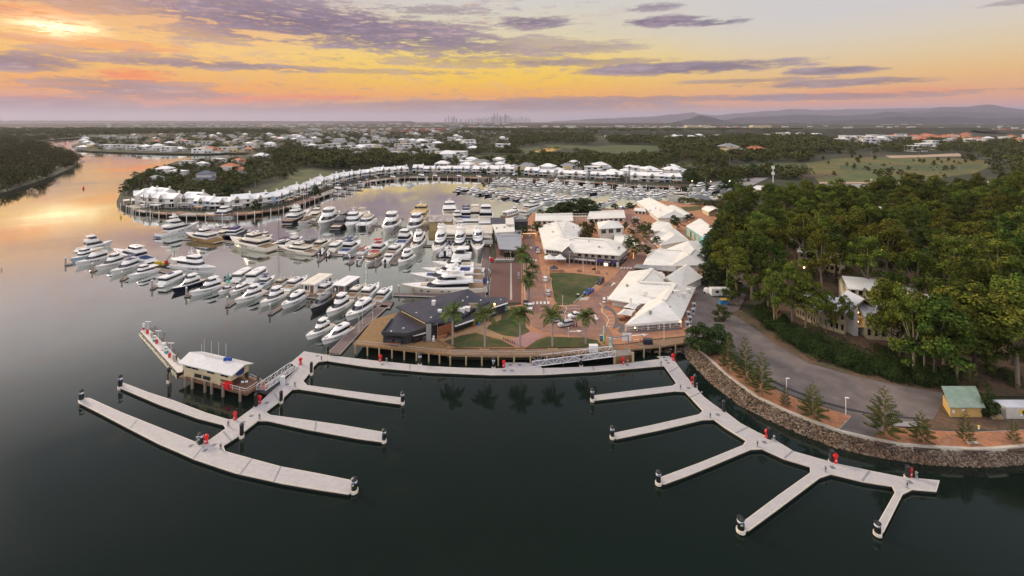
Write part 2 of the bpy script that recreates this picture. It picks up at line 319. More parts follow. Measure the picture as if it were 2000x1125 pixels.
sheet('dirt_bank', [(1428, 612), (1446, 606), (1500, 640), (1560, 686), (1640, 712), (1740, 736), (1846, 752), (1842, 769), (1740, 752), (1650, 731), (1580, 711), (1520, 677), (1480, 647)], DIRT)
sheet('leaf_litter', [(1480, 420), (1990, 420), (2300, 600), (2300, 780), (1930, 775), (1850, 745), (1640, 700), (1560, 650), (1480, 560), (1440, 500)], DIRT)
sheet('forecourt', [(1724, 822), (1776, 826), (1796, 824), (1790, 836), (1736, 834)], CARP)
sheet('plaza', [(1018, 596), (1018, 444), (1040, 416), (1230, 408), (1250, 400), (1290, 392), (1345, 399), (1400, 398), (1400, 470), (1378, 520), (1362, 560), (1348, 600), (1338, 658), (1276, 664), (1236, 671), (1190, 676), (1140, 679), (1000, 682), (930, 682), (884, 681), (856, 666), (840, 662), (900, 640), (970, 612), (990, 600)], PAVER)
sheet('road', [(1019, 440), (1040, 440), (1046, 480), (1052, 520), (1066, 580), (1084, 610), (1110, 600), (1150, 582), (1200, 540), (1230, 505), (1262, 470), (1228, 440), (1206, 412), (1228, 408), (1262, 440), (1300, 470), (1262, 505), (1226, 545), (1184, 588), (1172, 604), (1186, 640), (1200, 660), (1160, 664), (1110, 656), (1060, 650), (1030, 632), (1030, 600), (1026, 560), (1022, 500)], PAVER2)
sheet('lawn', [(1073, 534), (1120, 534), (1181, 542), (1166, 556), (1140, 583), (1122, 594), (1106, 598), (1092, 597), (1084, 590), (1080, 570)], GRASS)
sheet('lawn', [(998, 600), (1026, 600), (1027, 640), (1035, 649), (1012, 660), (985, 657), (950, 644), (955, 637), (978, 626), (980, 614)], GRASS)
sheet('lawn', [(866, 669), (900, 657), (928, 652), (980, 666), (1006, 680), (890, 681)], GRASS)
sheet('lawn', [(1028, 681), (1048, 667), (1068, 659), (1140, 661), (1166, 666), (1175, 676), (1140, 679)], GRASS)
sheet('lawn', [(1330, 405), (1370, 403), (1372, 410), (1340, 414)], GRASS)
sheet('promenade', [(886, 640), (960, 615), (975, 606), (992, 600), (998, 604), (978, 612), (978, 626), (955, 637), (949, 643), (985, 658), (1012, 663), (1005, 668), (990, 667), (930, 651), (900, 656), (864, 669), (856, 665)], GOLD)
sheet('pink_path', [(1012, 660), (1036, 650), (1064, 656), (1046, 667), (1028, 680), (1006, 679), (992, 668)], PINK)
sheet('paved_court', [(1190, 620), (1186, 600), (1188, 590), (1230, 580), (1240, 610), (1212, 640), (1206, 648)], PAVER)
GREYP = mat('grey_pavers', (.13, .115, .12), .8, var=.2)
sheet('grey_path', [(1178, 603), (1183, 596), (1198, 606), (1206, 618), (1208, 632), (1222, 638), (1216, 650), (1330, 641), (1335, 645), (1215, 654), (1206, 648), (1212, 640), (1196, 644), (1200, 634), (1202, 620), (1194, 610)], GREYP)
# markings: crossings, arrows, bay lines
def strip(a, b, w):
    A, B = L(*a), L(*b); d = (B - A).normalized(); q = Vector((-d.y, d.x, 0)) * w / 2
    return [A + q, B + q, B - q, A - q]
mk = MB()
def lines(segs, w):
    for i in range(len(segs) - 1): mk.flat(strip(segs[i], segs[i + 1], w), LEVEL[0] + .012)
def zebra(a, b, ny, dy, wpx):
    for i in range(ny):
        t = i / (ny - 1); x = a[0] + (b[0] - a[0]) * t; y = a[1] + (b[1] - a[1]) * t
        mk.flat([L(x - wpx / 2, y + dy / 2), L(x + wpx / 2, y + dy / 2), L(x + wpx / 2, y - dy / 2), L(x - wpx / 2, y - dy / 2)], LEVEL[0] + .012)
zebra((1042, 593.5), (1071, 593), 5, 5, 4.2); zebra((1031, 510), (1047, 509.5), 4, 2.4, 2.8)
for i in range(4): mk.flat([L(1210 + i * 6.2, 526.5), L(1213 + i * 6.2, 526.5), L(1217 + i * 6.2, 523), L(1214 + i * 6.2, 523)], LEVEL[0] + .012)
for i in range(5): mk.flat([L(1130 + i * 3.4, 588), L(1132 + i * 3.4, 588), L(1138 + i * 3.4, 582.5), L(1136 + i * 3.4, 582.5)], LEVEL[0] + .012)
def arrow(a, b, w=.45):
    A, B = L(*a), L(*b); d = (B - A); n_ = d.normalized(); q = Vector((-n_.y, n_.x, 0)); z = LEVEL[0] + .012; M = B - n_ * min(1.6, d.length * .4)
    mk.flat([A + q * w / 2, M + q * w / 2, M - q * w / 2, A - q * w / 2], z); mk.flat([M + q * w * 1.7, B, M - q * w * 1.7], z)
arrow((1194, 560), (1201, 553)); arrow((1162, 616), (1166, 627)); arrow((1112, 649.5), (1138, 648)); arrow((1234, 657.5), (1266, 655)); arrow((1037, 410 + 77), (1037.4, 483)); arrow((1033, 463), (1036, 460)); arrow((1253, 473), (1257, 478)); arrow((1230, 445), (1226, 440))
for seg, w in ([[(1084, 599), (1133, 599)], .15], [[(1086, 605), (1134, 605)], .15], [[(1105, 600), (1107, 606), (1103, 612), (1105, 628)], .15], [[(1090, 611), (1106, 611)], .15], [[(1092, 616), (1106, 616)], .15], [[(1106, 612), (1112, 612)], .15], [[(1180, 594), (1171, 594), (1178, 600)], .18], [[(1176, 604), (1176, 612), (1185, 619), (1189, 627), (1184, 639), (1196, 640)], .18], [[(1182, 612), (1190, 610)], .12], [[(1187, 619), (1198, 618)], .12], [[(1188, 626), (1200, 625)], .12], [[(1188, 633), (1200, 632)], .12], [[(1184, 660), (1204, 664)], .2], [[(1238, 666), (1268, 663)], .2], [[(1024, 545), (1026, 596)], .12], [[(1062, 530), (1069, 590)], .12], [[(1230, 440), (1280, 486)], .2], [[(1186, 585), (1222, 547)], .25], [[(1120, 593), (1140, 576), (1176, 550)], .15]):
    lines(seg, w)
for i in range(4): lines([(1026 + i * .5, 554 + i * 11), (1034 + i * .5, 554 + i * 11)], .1); lines([(1064 + i, 556 + i * 10), (1073 + i, 556 + i * 10)], .1)
o = struct('road_marking', mk, LINE)
kb = MB()
def kerb(seq, w=.3, h=.14):
    for i in range(len(seq) - 1): kb.prism(strip(seq[i], seq[i + 1], w), LZ - .2, LZ + h)
kerb([(1073, 534), (1120, 534), (1181, 542), (1166, 556), (1140, 583), (1122, 594), (1106, 598), (1092, 597), (1084, 590), (1080, 570), (1073, 534)], .25, .16)
kerb([(1424, 700), (1500, 756), (1560, 782), (1662, 814), (1636, 841)]); kerb([(1716, 847), (1740, 835)]); kerb([(1796, 823), (1820, 842.5), (1900, 845.5), (2000, 840.5), (2120, 836)], .15); kerb([(1824, 820), (1842, 784)], .25)
kerb([(1394, 620), (1391, 625), (1396, 631), (1415, 632)]); kerb([(1180, 542), (1166, 556)], .3)
struct('kerb', kb, KERB)
# rock revetment under the curved sea wall
top = [(1336, 660), (1348, 669), (1380, 699), (1420, 735), (1480, 779), (1540, 807), (1580, 823), (1640, 845), (1700, 859), (1760, 871), (1820, 876), (1900, 880), (1940, 879), (2000, 874), (2080, 870)]
bot = [(1318, 668), (1326, 680), (1352, 712), (1392, 752), (1442, 790), (1508, 824), (1560, 846), (1630, 874), (1696, 889), (1752, 899), (1815, 908), (1900, 912), (1945, 911), (2000, 906), (2090, 904)]
T3 = [L(*p) for p in top]; B3 = [G(p[0], p[1], 0) for p in bot]
mb = MB()
for i in range(len(top) - 1): mb.poly([T3[i], T3[i + 1], B3[i + 1] + Vector((0, 0, -.6)), B3[i] + Vector((0, 0, -.6))])
struct('shore_slope', mb, mat('shore_rubble', (.10, .085, .07), .9, var=.5, scale=1.2, bump=1.0))
ROCK = mat('rock', (.25, .19, .145), .9, var=.4, scale=.4, c2=(.19, .125, .08), isl=.8)
tpl = []
for k in range(5):
    import bmesh
    bm = bmesh.new(); bmesh.ops.create_icosphere(bm, subdivisions=1, radius=1)
    for v in bm.verts: v.co *= random.uniform(.65, 1.15)
    bm.verts.ensure_lookup_table(); tpl.append(([v.co.copy() for v in bm.verts], [[v.index for v in f.verts] for f in bm.faces])); bm.free()
mb = MB(); seglen = [(T3[i + 1] - T3[i]).length for i in range(len(T3) - 1)]; tot = sum(seglen)
for k in range(8200):
    s = random.random() * tot; i = 0
    while s > seglen[i]: s -= seglen[i]; i += 1
    t = s / seglen[i]; u = random.random() ** .9
    p = (T3[i].lerp(T3[i + 1], t)).lerp(B3[i].lerp(B3[i + 1], t), u); r = random.uniform(.10, .25) * (1.25 if u > .8 else 1)
    vs, fs = random.choice(tpl); rot = Matrix.Rotation(random.random() * 6.3, 3, 'Z')
    mb.add([p + rot @ Vector((v.x * r * 1.2, v.y * r, v.z * r * .8)) for v in vs], fs)
for k in range(420):        # dark stones under the boardwalk
    px = random.uniform(870, 1340); p = G(px, 676 + (8 if px < 1180 else 0) + random.uniform(4, 13), random.uniform(-.1, .7)); r = random.uniform(.2, .45)
    vs, fs = random.choice(tpl); mb.add([p + Vector((v.x * r, v.y * r, v.z * r)) for v in vs], fs)
o = mb.build('rock_revetment', ROCK); o['kind'] = 'stuff'
mb = MB()
for i in range(1, len(top) - 1):
    A, B = L(top[i][0] + 1, top[i][1] - 1), L(top[i + 1][0] + 1, top[i + 1][1] - 1); d = (B - A).normalized(); q = Vector((-d.y, d.x, 0)) * .28
    mb.prism([A + q, B + q, B - q, A - q], LZ - .6, LZ + .34)
tag(mb.build('sea_wall', mat('pale_concrete', (.55, .50, .42), .8, var=.25, scale=.8)), 'low pale concrete wall curving along the top of the rock bank', 'wall')
# ================================================================ FLOATING PONTOONS
CONC = mat('pontoon_concrete', (.48, .46, .46), .75, var=.24, scale=.8, c2=(.44, .415, .41), bump=.1, stretch=(1, 1.6, 1))
EDGE = mat('pontoon_whaler', (.72, .66, .55), .6, var=.2)
FLOATM = mat('pontoon_float', (.010, .009, .008), .7, var=.3)
HATCH = mat('hatch_cover', (.16, .17, .20), .6, var=.2)
JOINT = mat('joint_strip', (.25, .25, .27), .7, var=.2)
DZ = .62
def inset(pts, d):
    n_ = len(pts); a = sum(pts[i].x * pts[(i + 1) % n_].y - pts[(i + 1) % n_].x * pts[i].y for i in range(n_)); sg = 1 if a > 0 else -1; out = []
    for i in range(n_):
        p, c, q = pts[i - 1], pts[i], pts[(i + 1) % n_]; e1 = (c - p).to_2d().normalized(); e2 = (q - c).to_2d().normalized()
        n1 = Vector((-e1.y, e1.x)) * sg; n2 = Vector((-e2.y, e2.x)) * sg; b = n1 + n2
        if b.length < 1e-3: b = n1
        b.normalize(); k = max(.45, b.dot(n1)); w = b * (d / k); out.append(Vector((c.x + w.x, c.y + w.y, 0)))
    return out
def pontoon(label, px, joints=(), hatches=()):
    P = [G(x, y, DZ) for x, y in px]; root = thing('floating_pontoon', label, 'pontoon', P[0], group='new concrete pontoons'); o3 = P[0]
    loc = [Vector((p.x - o3.x, p.y - o3.y, 0)) for p in P]
    mb = MB(); mb.prism(inset(loc, .12), -.2, .02); mb.build('deck', CONC, root)
    mb = MB(); mb.prism(loc, -.20, -.006); mb.build('edge_trim', EDGE, root)
    mb = MB(); mb.prism(inset(loc, .16), -1.6, -.20); mb.build('float', FLOATM, root)
    for a, b in joints:
        A, B = G(*a, DZ) - o3, G(*b, DZ) - o3; d = (B - A).normalized(); q = Vector((-d.y, d.x, 0)) * .16
        mb = MB(); mb.prism([A + q, B + q, B - q, A - q], .0, .026); mb.build('joint_strip', JOINT, root)
    for x, y in hatches:
        c = G(x, y, DZ) - o3; mb = MB(); mb.box(c.x, c.y, .02, .75, .75, .02); mb.build('hatch', HATCH, root)
    return root
leftp = [(594, 686), (640, 693.5), (640, 704), (637, 704), (622, 706), (612, 716), (612, 728), (604, 729), (592, 744), (600, 752), (680, 763), (740, 771), (783, 776), (789, 780), (788, 785), (780, 788), (740, 783), (680, 774), (620, 764.5), (583, 759), (571, 760), (555, 775), (553, 783), (544, 785), (519, 804), (528, 810), (600, 820), (670, 830), (745, 843), (753, 850), (752, 858), (745, 862), (700, 856), (600, 838), (523, 821), (504, 821), (476, 843), (476, 848), (466, 851), (436, 870), (440, 881), (490, 895), (550, 911), (620, 924), (684, 937), (697, 944), (699, 954), (680, 964), (620, 955), (550, 943), (460, 923), (420, 910), (379, 896), (345, 881), (310, 866), (259, 840), (190, 804), (154, 786), (155, 780), (163, 777), (175, 777), (235, 804), (310, 834), (380, 862), (409, 859), (441, 836), (436, 829), (385, 816), (310, 789), (235, 757), (231, 752), (234, 747), (243, 748), (290, 766), (340, 782), (400, 805), (446, 819), (464, 818), (508, 786), (526, 768), (556, 742), (576, 724), (580, 716), (568, 708)]
pontoon('L-shaped west pontoon with five long fingers and the gangway beside the cream fuel office', leftp,
        joints=[((255, 836), (268, 820)), ((535, 940), (549, 911)), ((378, 895), (398, 872)), ((615, 842), (618, 822)), ((470, 925), (492, 896)), ((548, 786), (535, 768)), ((452, 861), (436, 843))],
        hatches=[(373, 871), (418, 869), (400, 880), (475, 825), (491, 812.5), (521, 787), (561, 751), (620, 695)])
midp = [(641, 693.7), (740, 705), (840, 715), (900, 718), (960, 719.5), (984, 719), (986, 708), (1024, 708), (1055, 712), (1058, 719), (1100, 718), (1160, 715.5), (1200, 712), (1281, 702), (1289, 701), (1291, 714), (1240, 718.5), (1160, 725), (1060, 731), (960, 731.5), (840, 726.5), (720, 716), (641, 704.2)]
pontoon('long straight pontoon running under the boardwalk between the two finger piers', midp, joints=[((800, 722), (801, 711)), ((1062, 730), (1062, 719)), ((1160, 724), (1158, 716))], hatches=[(747, 712), (997, 713), (1000, 724), (985, 724), (1225, 713), (1015, 713)])
rightp = [(1290, 700), (1283, 696), (1313, 695), (1320, 708), (1334, 727), (1355, 752), (1375, 775), (1392, 788), (1412, 802), (1420, 806), (1446, 826), (1480, 844), (1514, 859), (1550, 881), (1592, 893), (1634, 905), (1700, 919), (1760, 931), (1835, 938), (1829, 959), (1782, 955), (1763, 964), (1744, 1002), (1726, 1038), (1718, 1042), (1708, 1042), (1706, 1034), (1718, 1014), (1748, 961), (1742, 949), (1685, 940), (1623, 925), (1601, 932), (1560, 963), (1520, 993), (1464, 1034), (1450, 1037), (1441, 1034), (1440, 1026), (1457, 1014), (1520, 967), (1582, 923), (1582, 911), (1532, 896), (1488, 876), (1466, 877), (1385, 911), (1340, 929), (1299, 944), (1285, 944), (1281, 939), (1292, 931), (1370, 902), (1451, 869), (1457, 860), (1415, 834), (1394, 818.6), (1373, 819), (1293, 838), (1205, 856), (1194, 854), (1194, 848), (1201, 845), (1273, 830), (1365, 809), (1373, 802), (1350, 777), (1337, 764), (1318, 763), (1232, 773), (1162, 781), (1155, 780), (1154, 774), (1160, 772), (1232, 763), (1314, 753), (1321, 748), (1309, 731), (1297, 714.5), (1292, 714)]
pontoon('curved east pontoon with five angled fingers beside the rock bank', rightp,
        joints=[((1348, 776), (1372, 765)), ((1437, 846), (1462, 834)), ((1532, 895), (1549, 881)), ((1684, 939), (1699, 920)), ((1307, 727), (1325, 717))], hatches=[(1297, 698.5), (1301, 704), (1305, 709), (1345, 758), (1402, 810), (1493, 864), (1626, 913), (1777, 942)])
# fuel dock
fp = [(272, 647), (277, 645), (296, 644.5), (358, 706), (362, 716), (357, 727), (345, 729)]
P = [G(x, y, DZ) for x, y in fp]; root = thing('fuel_dock', 'narrow pale floating fuel dock with white gantries reaching out from the cream office', 'fuel dock', P[0]); o3 = P[0]
loc = [Vector((p.x - o3.x, p.y - o3.y, 0)) for p in P]
mb = MB(); mb.prism(inset(loc, .2), -.2, .02); mb.build('deck', mat('fuel_dock_deck', (.60, .55, .51), .75, var=.12), root)
mb = MB(); mb.prism(loc, -1.4, -.006); mb.build('fender', BLACK, root)
# mooring piles
PILE = mat('pile_sleeve', (.012, .012, .014), .35, var=.2)
BLUEM = mat('blue_mark', (.01, .06, .30), .4, var=0)
GREENY = mat('pale_plate', (.60, .70, .45), .5, var=0)
_pm = {}
def pile_meshes():
    mb = MB(); mb.lathe(0, 0, [(.5, -2), (.5, 1.9), (.56, 1.95), (.56, 2.05), (.05, 2.42)], 14); _pm['s'] = mb.mesh('sleeve', PILE)
    mb = MB(); mb.lathe(0, 0, [(.515, 1.38), (.515, 1.78)], 14); _pm['b'] = mb.mesh('band', WHITE)
    mb = MB()
    for k in range(5):
        a = -2.3 + k * .25; b = a + .25; h0 = .06 + .02 * k; mb.poly([(.525 * math.cos(a), .525 * math.sin(a), 1.56 - h0), (.525 * math.cos(b), .525 * math.sin(b), 1.56 - h0 - .01), (.525 * math.cos(b), .525 * math.sin(b), 1.58 + h0), (.525 * math.cos(a), .525 * math.sin(a), 1.56 + h0 * .8)])
    _pm['m'] = mb.mesh('emblem', BLUEM)
    mb = MB()
    for k in range(3):
        a = -2.15 + k * .25; b = a + .25; mb.poly([(.52 * math.cos(a), .52 * math.sin(a), .98), (.52 * math.cos(b), .52 * math.sin(b), .98), (.52 * math.cos(b), .52 * math.sin(b), 1.2), (.52 * math.cos(a), .52 * math.sin(a), 1.2)])
    _pm['p'] = mb.mesh('number_plate', GREENY)
    mb = MB(); mb.lathe(0, 0, [(.66, -.62), (.66, -.03), (.6, 0)], 14); _pm['c'] = mb.mesh('guide_collar', EDGE)
pile_meshes()
def pile(px, py, tpx, label, banded=True, plate=False, rad=.42):
    p = G(px, py, DZ); h = rise(py, tpx, DZ); t = thing('mooring_pile', label, 'pile', p, group='black mooring piles', sc=(rad / .5, rad / .5, h / 2.42))
    link('sleeve', _pm['s'], t)
    if banded: b = link('band', _pm['b'], t); link('emblem', _pm['m'], b)
    if plate: link('number_plate', _pm['p'], t)
    link('guide_collar', _pm['c'], t)
for a in [(159, 780, 760, 'black banded pile at the far west end of the outermost pontoon arm', 1, 0, .42), (235, 754, 731, 'black banded pile at the tip of the finger nearest the fuel office', 1, 0, .40), (392, 866, 843, 'stout black pile beside the red hose reel where the outermost arm joins the west walkway', 1, 1, .45), (472, 849, 826, 'plain black pile on the west walkway between the two lower fingers', 0, 0, .36), (549, 782, 762, 'plain black pile on the west walkway above the middle finger', 0, 0, .34), (608, 727, 706, 'plain black pile at the inner corner of the west walkway', 0, 0, .34), (692, 955, 931, 'stout black pile with band and plate at the east tip of the outermost arm', 1, 1, .48), (750, 858, 836, 'black banded pile at the tip of the west middle finger', 1, 0, .38), (786, 784, 763, 'black banded pile at the tip of the upper west finger', 1, 0, .36), (820, 710, 688, 'black banded pile below the restaurant deck on the long pontoon', 1, 0, .40), (964, 716, 697, 'black banded pile left of the white gangway landing', 1, 1, .36), (1135, 713, 694, 'black banded pile standing in front of the white gangway', 1, 0, .36), (1157, 778, 757, 'black banded pile at the tip of the upper east finger', 1, 0, .38), (1196, 851, 830, 'black banded pile at the tip of the second east finger', 1, 0, .38), (1286, 940, 917, 'black banded pile at the tip of the third east finger', 1, 0, .40), (1447, 1032, 1008, 'stout black coned pile with a pale plate at the fourth east finger tip', 1, 1, .50), (1714, 1039, 1017, 'black banded pile at the tip of the short finger nearest the east end', 1, 0, .42), (1358, 756, 730, 'tall plain black pile beside the second hose reel of the east walkway', 0, 0, .36), (1414, 803, 780, 'tall plain black pile standing in the channel between the east walkway and rock bank', 0, 0, .36), (1502, 856, 832, 'plain black pile behind the hose reel at the middle of the east pontoon', 0, 0, .42), (1625, 900, 876, 'wide plain black pile behind the hose reel above the fourth east finger', 0, 0, .46), (1773, 930, 907, 'plain black pile behind the last hose reel at the east end', 0, 0, .42), (1311, 697, 680, 'tall plain black pile at the head of the east walkway by the boardwalk', 0, 0, .34), (330, 742, 716, 'plain black pile on the outer edge of the fuel dock', 0, 0, .36), (500, 793, 766, 'plain black pile at the corner of the timber landing beside the west walkway', 0, 0, .36), (640, 692, 674, 'plain black pile at the foot of the purple marina walkway', 0, 0, .34)]: pile(*a)
# hose reels and service pedestals
mb = MB(); mb.box(0, 0, .35, .5, .4, .7); mb.tube((0, 0, .7), (0, 0, 1.0), .06, 6); _hr = [mb.mesh('cabinet', RED)]
mb = MB()
for k in range(12):
    a, b = 2 * math.pi * k / 12, 2 * math.pi * (k + 1) / 12
    mb.add([(.42 * math.cos(a), -.16, 1.25 + .42 * math.sin(a)), (.42 * math.cos(b), -.16, 1.25 + .42 * math.sin(b)), (.42 * math.cos(b), .16, 1.25 + .42 * math.sin(b)), (.42 * math.cos(a), .16, 1.25 + .42 * math.sin(a)), (0, -.2, 1.25), (0, .2, 1.25)], [(0, 1, 2, 3), (0, 4, 1), (3, 2, 5)])
_hr.append(mb.mesh('reel', mat('red_reel', (.70, .01, .012), .4, var=.1)))
mb = MB(); mb.box(-.05, -.22, .5, .2, .04, .22); _hr.append(mb.mesh('notice', WHITE))
for x, y, lb in [(403, 866, 'by the stout pile on the outermost west arm'), (459, 820, 'at the root of the finger nearest the fuel office'), (507, 788, 'by the corner pile of the timber landing'), (587, 712, 'by the west gangway foot'), (743, 706, 'on the long pontoon below the restaurant deck'), (984, 717, 'beside the white gangway landing'), (1217, 711, 'in front of the timber gangway abutment'), (1315, 704, 'at the head of the east walkway'), (1353, 750, 'beside the tall pile on the upper east walkway'), (1498, 855, 'at the middle of the east pontoon'), (1632, 904, 'above the fourth east finger'), (1778, 931, 'nearest the east end of the pontoon')]:
    t = thing('hose_reel', 'red fire hose reel ' + lb, 'hose reel', G(x, y, DZ + .02), rz=random.uniform(-.4, .4), group='red fire hose reels')
    for nm, me in zip(('cabinet', 'reel', 'notice'), _hr): link(nm, me, t)
mb = MB(); mb.box(0, 0, .5, .28, .22, 1.0); mb.box(0, 0, 1.03, .34, .28, .06); _pd = mb.mesh('post', mat('pedestal_grey', (.35, .35, .34), .5, var=.1)); mb = MB(); mb.box(0, -.12, .7, .2, .02, .3); _pf = mb.mesh('socket_panel', BLACK)
for x, y, lb in [(385, 864, 'just left of the stout pile on the outermost west arm'), (431, 877, 'at the inner corner of the outermost west arm'), (446, 832, 'at the root of the finger nearest the fuel office'), (507, 818, 'at the root of the west middle finger'), (576, 755, 'at the root of the upper west finger'), (1329, 760, 'at the root of the upper east finger'), (1387, 816, 'at the root of the second east finger'), (1479, 872, 'at the root of the third east finger'), (1612, 922, 'at the root of the fourth east finger'), (1771, 953, 'at the root of the short east finger'), (1361, 757, 'on the shore edge beside the second east hose reel'), (1512, 862, 'right of the hose reel midway along the east pontoon'), (1790, 934, 'right of the last hose reel at the east end'), (755, 708, 'on the long pontoon below the restaurant deck'), (1226, 712, 'right of the hose reel by the timber abutment'), (1291, 713, 'at the inner corner of the east walkway'), (628, 703, 'at the inner corner of the west walkway')]:
    t = thing('service_pedestal', 'small grey service pedestal ' + lb, 'pedestal', G(x, y, DZ + .02), group='grey service pedestals'); link('post', _pd, t); link('socket_panel', _pf, t)
t = thing('electrical_cabinet', 'tall white cabinet standing beside the west gangway', 'cabinet', G(552, 750, DZ + .02)); mb = MB(); mb.box(0, 0, .9, .9, .5, 1.8); mb.build('body', WHITE, t); mb = MB(); mb.box(0, -.27, .9, .7, .03, 1.5); mb.build('door', mat('cabinet_door', (.62, .68, .72), .5), t)
# gangways
def gangway(name, label, a, b, za, zb, w=2.2, h=1.25, bays=10):
    A, B = G(a[0], a[1], za), G(b[0], b[1], zb); A.z, B.z = za, zb; root = thing(name, label, 'gangway', A); d = B - A; s = Vector((-d.y, d.x, 0)).normalized() * w / 2
    mb = MB(); mb.add([s, d + s, d - s, -s, s + Vector((0, 0, .12)), d + s + Vector((0, 0, .12)), d - s + Vector((0, 0, .12)), -s + Vector((0, 0, .12))], [(0, 1, 2, 3), (7, 6, 5, 4), (0, 4, 5, 1), (2, 6, 7, 3), (1, 5, 6, 2), (0, 3, 7, 4)]); mb.build('walkway', mat('gangway_mesh_deck', (.20, .20, .21), .6, var=.2), root)
    for sg in (1, -1):
        mb = MB(); o = s * sg * 1.05; u = Vector((0, 0, h))
        mb.tube(o, d + o, .09, 6); mb.tube(o + u, d + o + u, .09, 6)
        for k in range(bays + 1):
            p = d * (k / bays) + o; mb.tube(p, p + u, .05, 5)
            if k < bays: q = d * ((k + 1) / bays) + o; mb.tube(*((p, q + u) if k % 2 else (p + u, q)), .05, 5)
        mb.build('truss_rail', mat('gangway_white', (.72, .72, .74), .4, var=.08), root)
    return root
gangway('access_gangway', 'long white truss gangway sloping from the timber abutment to the long pontoon', (1038, 711.5), (1199, 691), DZ + .08, 2.3, 2.3, 1.35, 12)
gangway('access_gangway', 'white truss gangway between the timber landing and the west walkway', (575, 717), (510, 762), DZ + .08, 2.0, 1.9, 1.1, 10)
# ================================================================ BOATS
def hull_mb(Ln, B, s0, s1, full=.5, over=.09, stations=13, deck_drop=0.0):
    rings = []; dl = []
    for i in range(stations):
        t = i / (stations - 1); b = B / 2 * (1 - max(0, (t - full) / (1 - full)) ** 2.1) * (.90 + .10 * min(1, t / .35)); b = max(b, .03)
        s = s0 + (s1 - s0) * t ** 1.7; x = -Ln / 2 + Ln * t; xw = x - over * Ln * max(0, (t - .45) / .55) ** 2
        bw = b * (1 - .42 * max(0, t - .3) / .7)
        rings.append([(xw, 0, -.5), (xw, bw * .85, -.08), (xw * .6 + x * .4, bw * .96 + .0, s * .30), (x, b, s * .92), (x, b, s), (x, b * .93, s + .02), (x, -b * .93, s + .02), (x, -b, s), (x, -b, s * .92), (xw * .6 + x * .4, -bw * .96, s * .30), (xw, -bw * .85, -.08)])
        dl.append((x, b, s))
    mb = MB(); mb.loft(rings); return mb, dl
def deck_mb(dl, a, b, k=.88, dz=.04):
    mb = MB(); q = dl[a:b]
    mb.poly([(x, w * k, s + dz) for x, w, s in q] + [(x, -w * k, s + dz) for x, w, s in q[::-1]][0:] if False else [(x, -w * k, s + dz) for x, w, s in q] + [(x, w * k, s + dz) for x, w, s in q[::-1]])
    return mb
def outline(x0, x1, b, r=.45, tap=.0):
    """plan outline with a rounded front, counter-clockwise from rear right"""
    rr = (x1 - x0) * r
    return [(x0, -b * (1 - tap)), (x0 + .12 * (x1 - x0), -b), (x1 - rr, -b), (x1 - rr * .45, -b * .86), (x1 - rr * .12, -b * .5), (x1, 0), (x1 - rr * .12, b * .5), (x1 - rr * .45, b * .86), (x1 - rr, b), (x0 + .12 * (x1 - x0), b), (x0, b * (1 - tap))]
def tier(x0, x1, b, z0, z1, rf=1.2, rb=.1, ins=.2, r=.45, wa=.35, wb=.85, tz=0.0):
    """superstructure tier with raked front; returns (shell, window band)"""
    bo = outline(x0, x1, b, r); to = outline(x0 + rb, x1 - rf, b - ins, r)
    mb = MB(); mb.loft([[(x, y, z0) for x, y in bo], [(x, y, z1) for x, y in to], [(x * .97 + .03 * (x0 + x1) / 2, y * .9, z1 + .12) for x, y in to]])
    def at(f, o):
        return [((p[0] + (q[0] - p[0]) * f) + (o if i in (3, 4, 5, 6, 7) else (-o if i in (0, 10) else 0)), (p[1] + (q[1] - p[1]) * f) * (1 + o / max(b, .5)), z0 + (z1 - z0) * f) for i, (p, q) in enumerate(zip(bo, to))]
    wm = MB(); wm.loft([at(wa, .05), at(wb, .05)], caps=False) if wb > wa else None
    return mb, wm
def rail_mb(dl, a, h=.6):
    mb = MB()
    for sg in (1, -1):
        pr = None
        for x, w, s in dl[a:]:
            p = Vector((x, sg * w * .93, s)); q = p + Vector((0, 0, h)); mb.tube(p, q, .03, 4)
            if pr: mb.tube(pr, q, .03, 4)
            pr = q
    return mb
_BT = {}
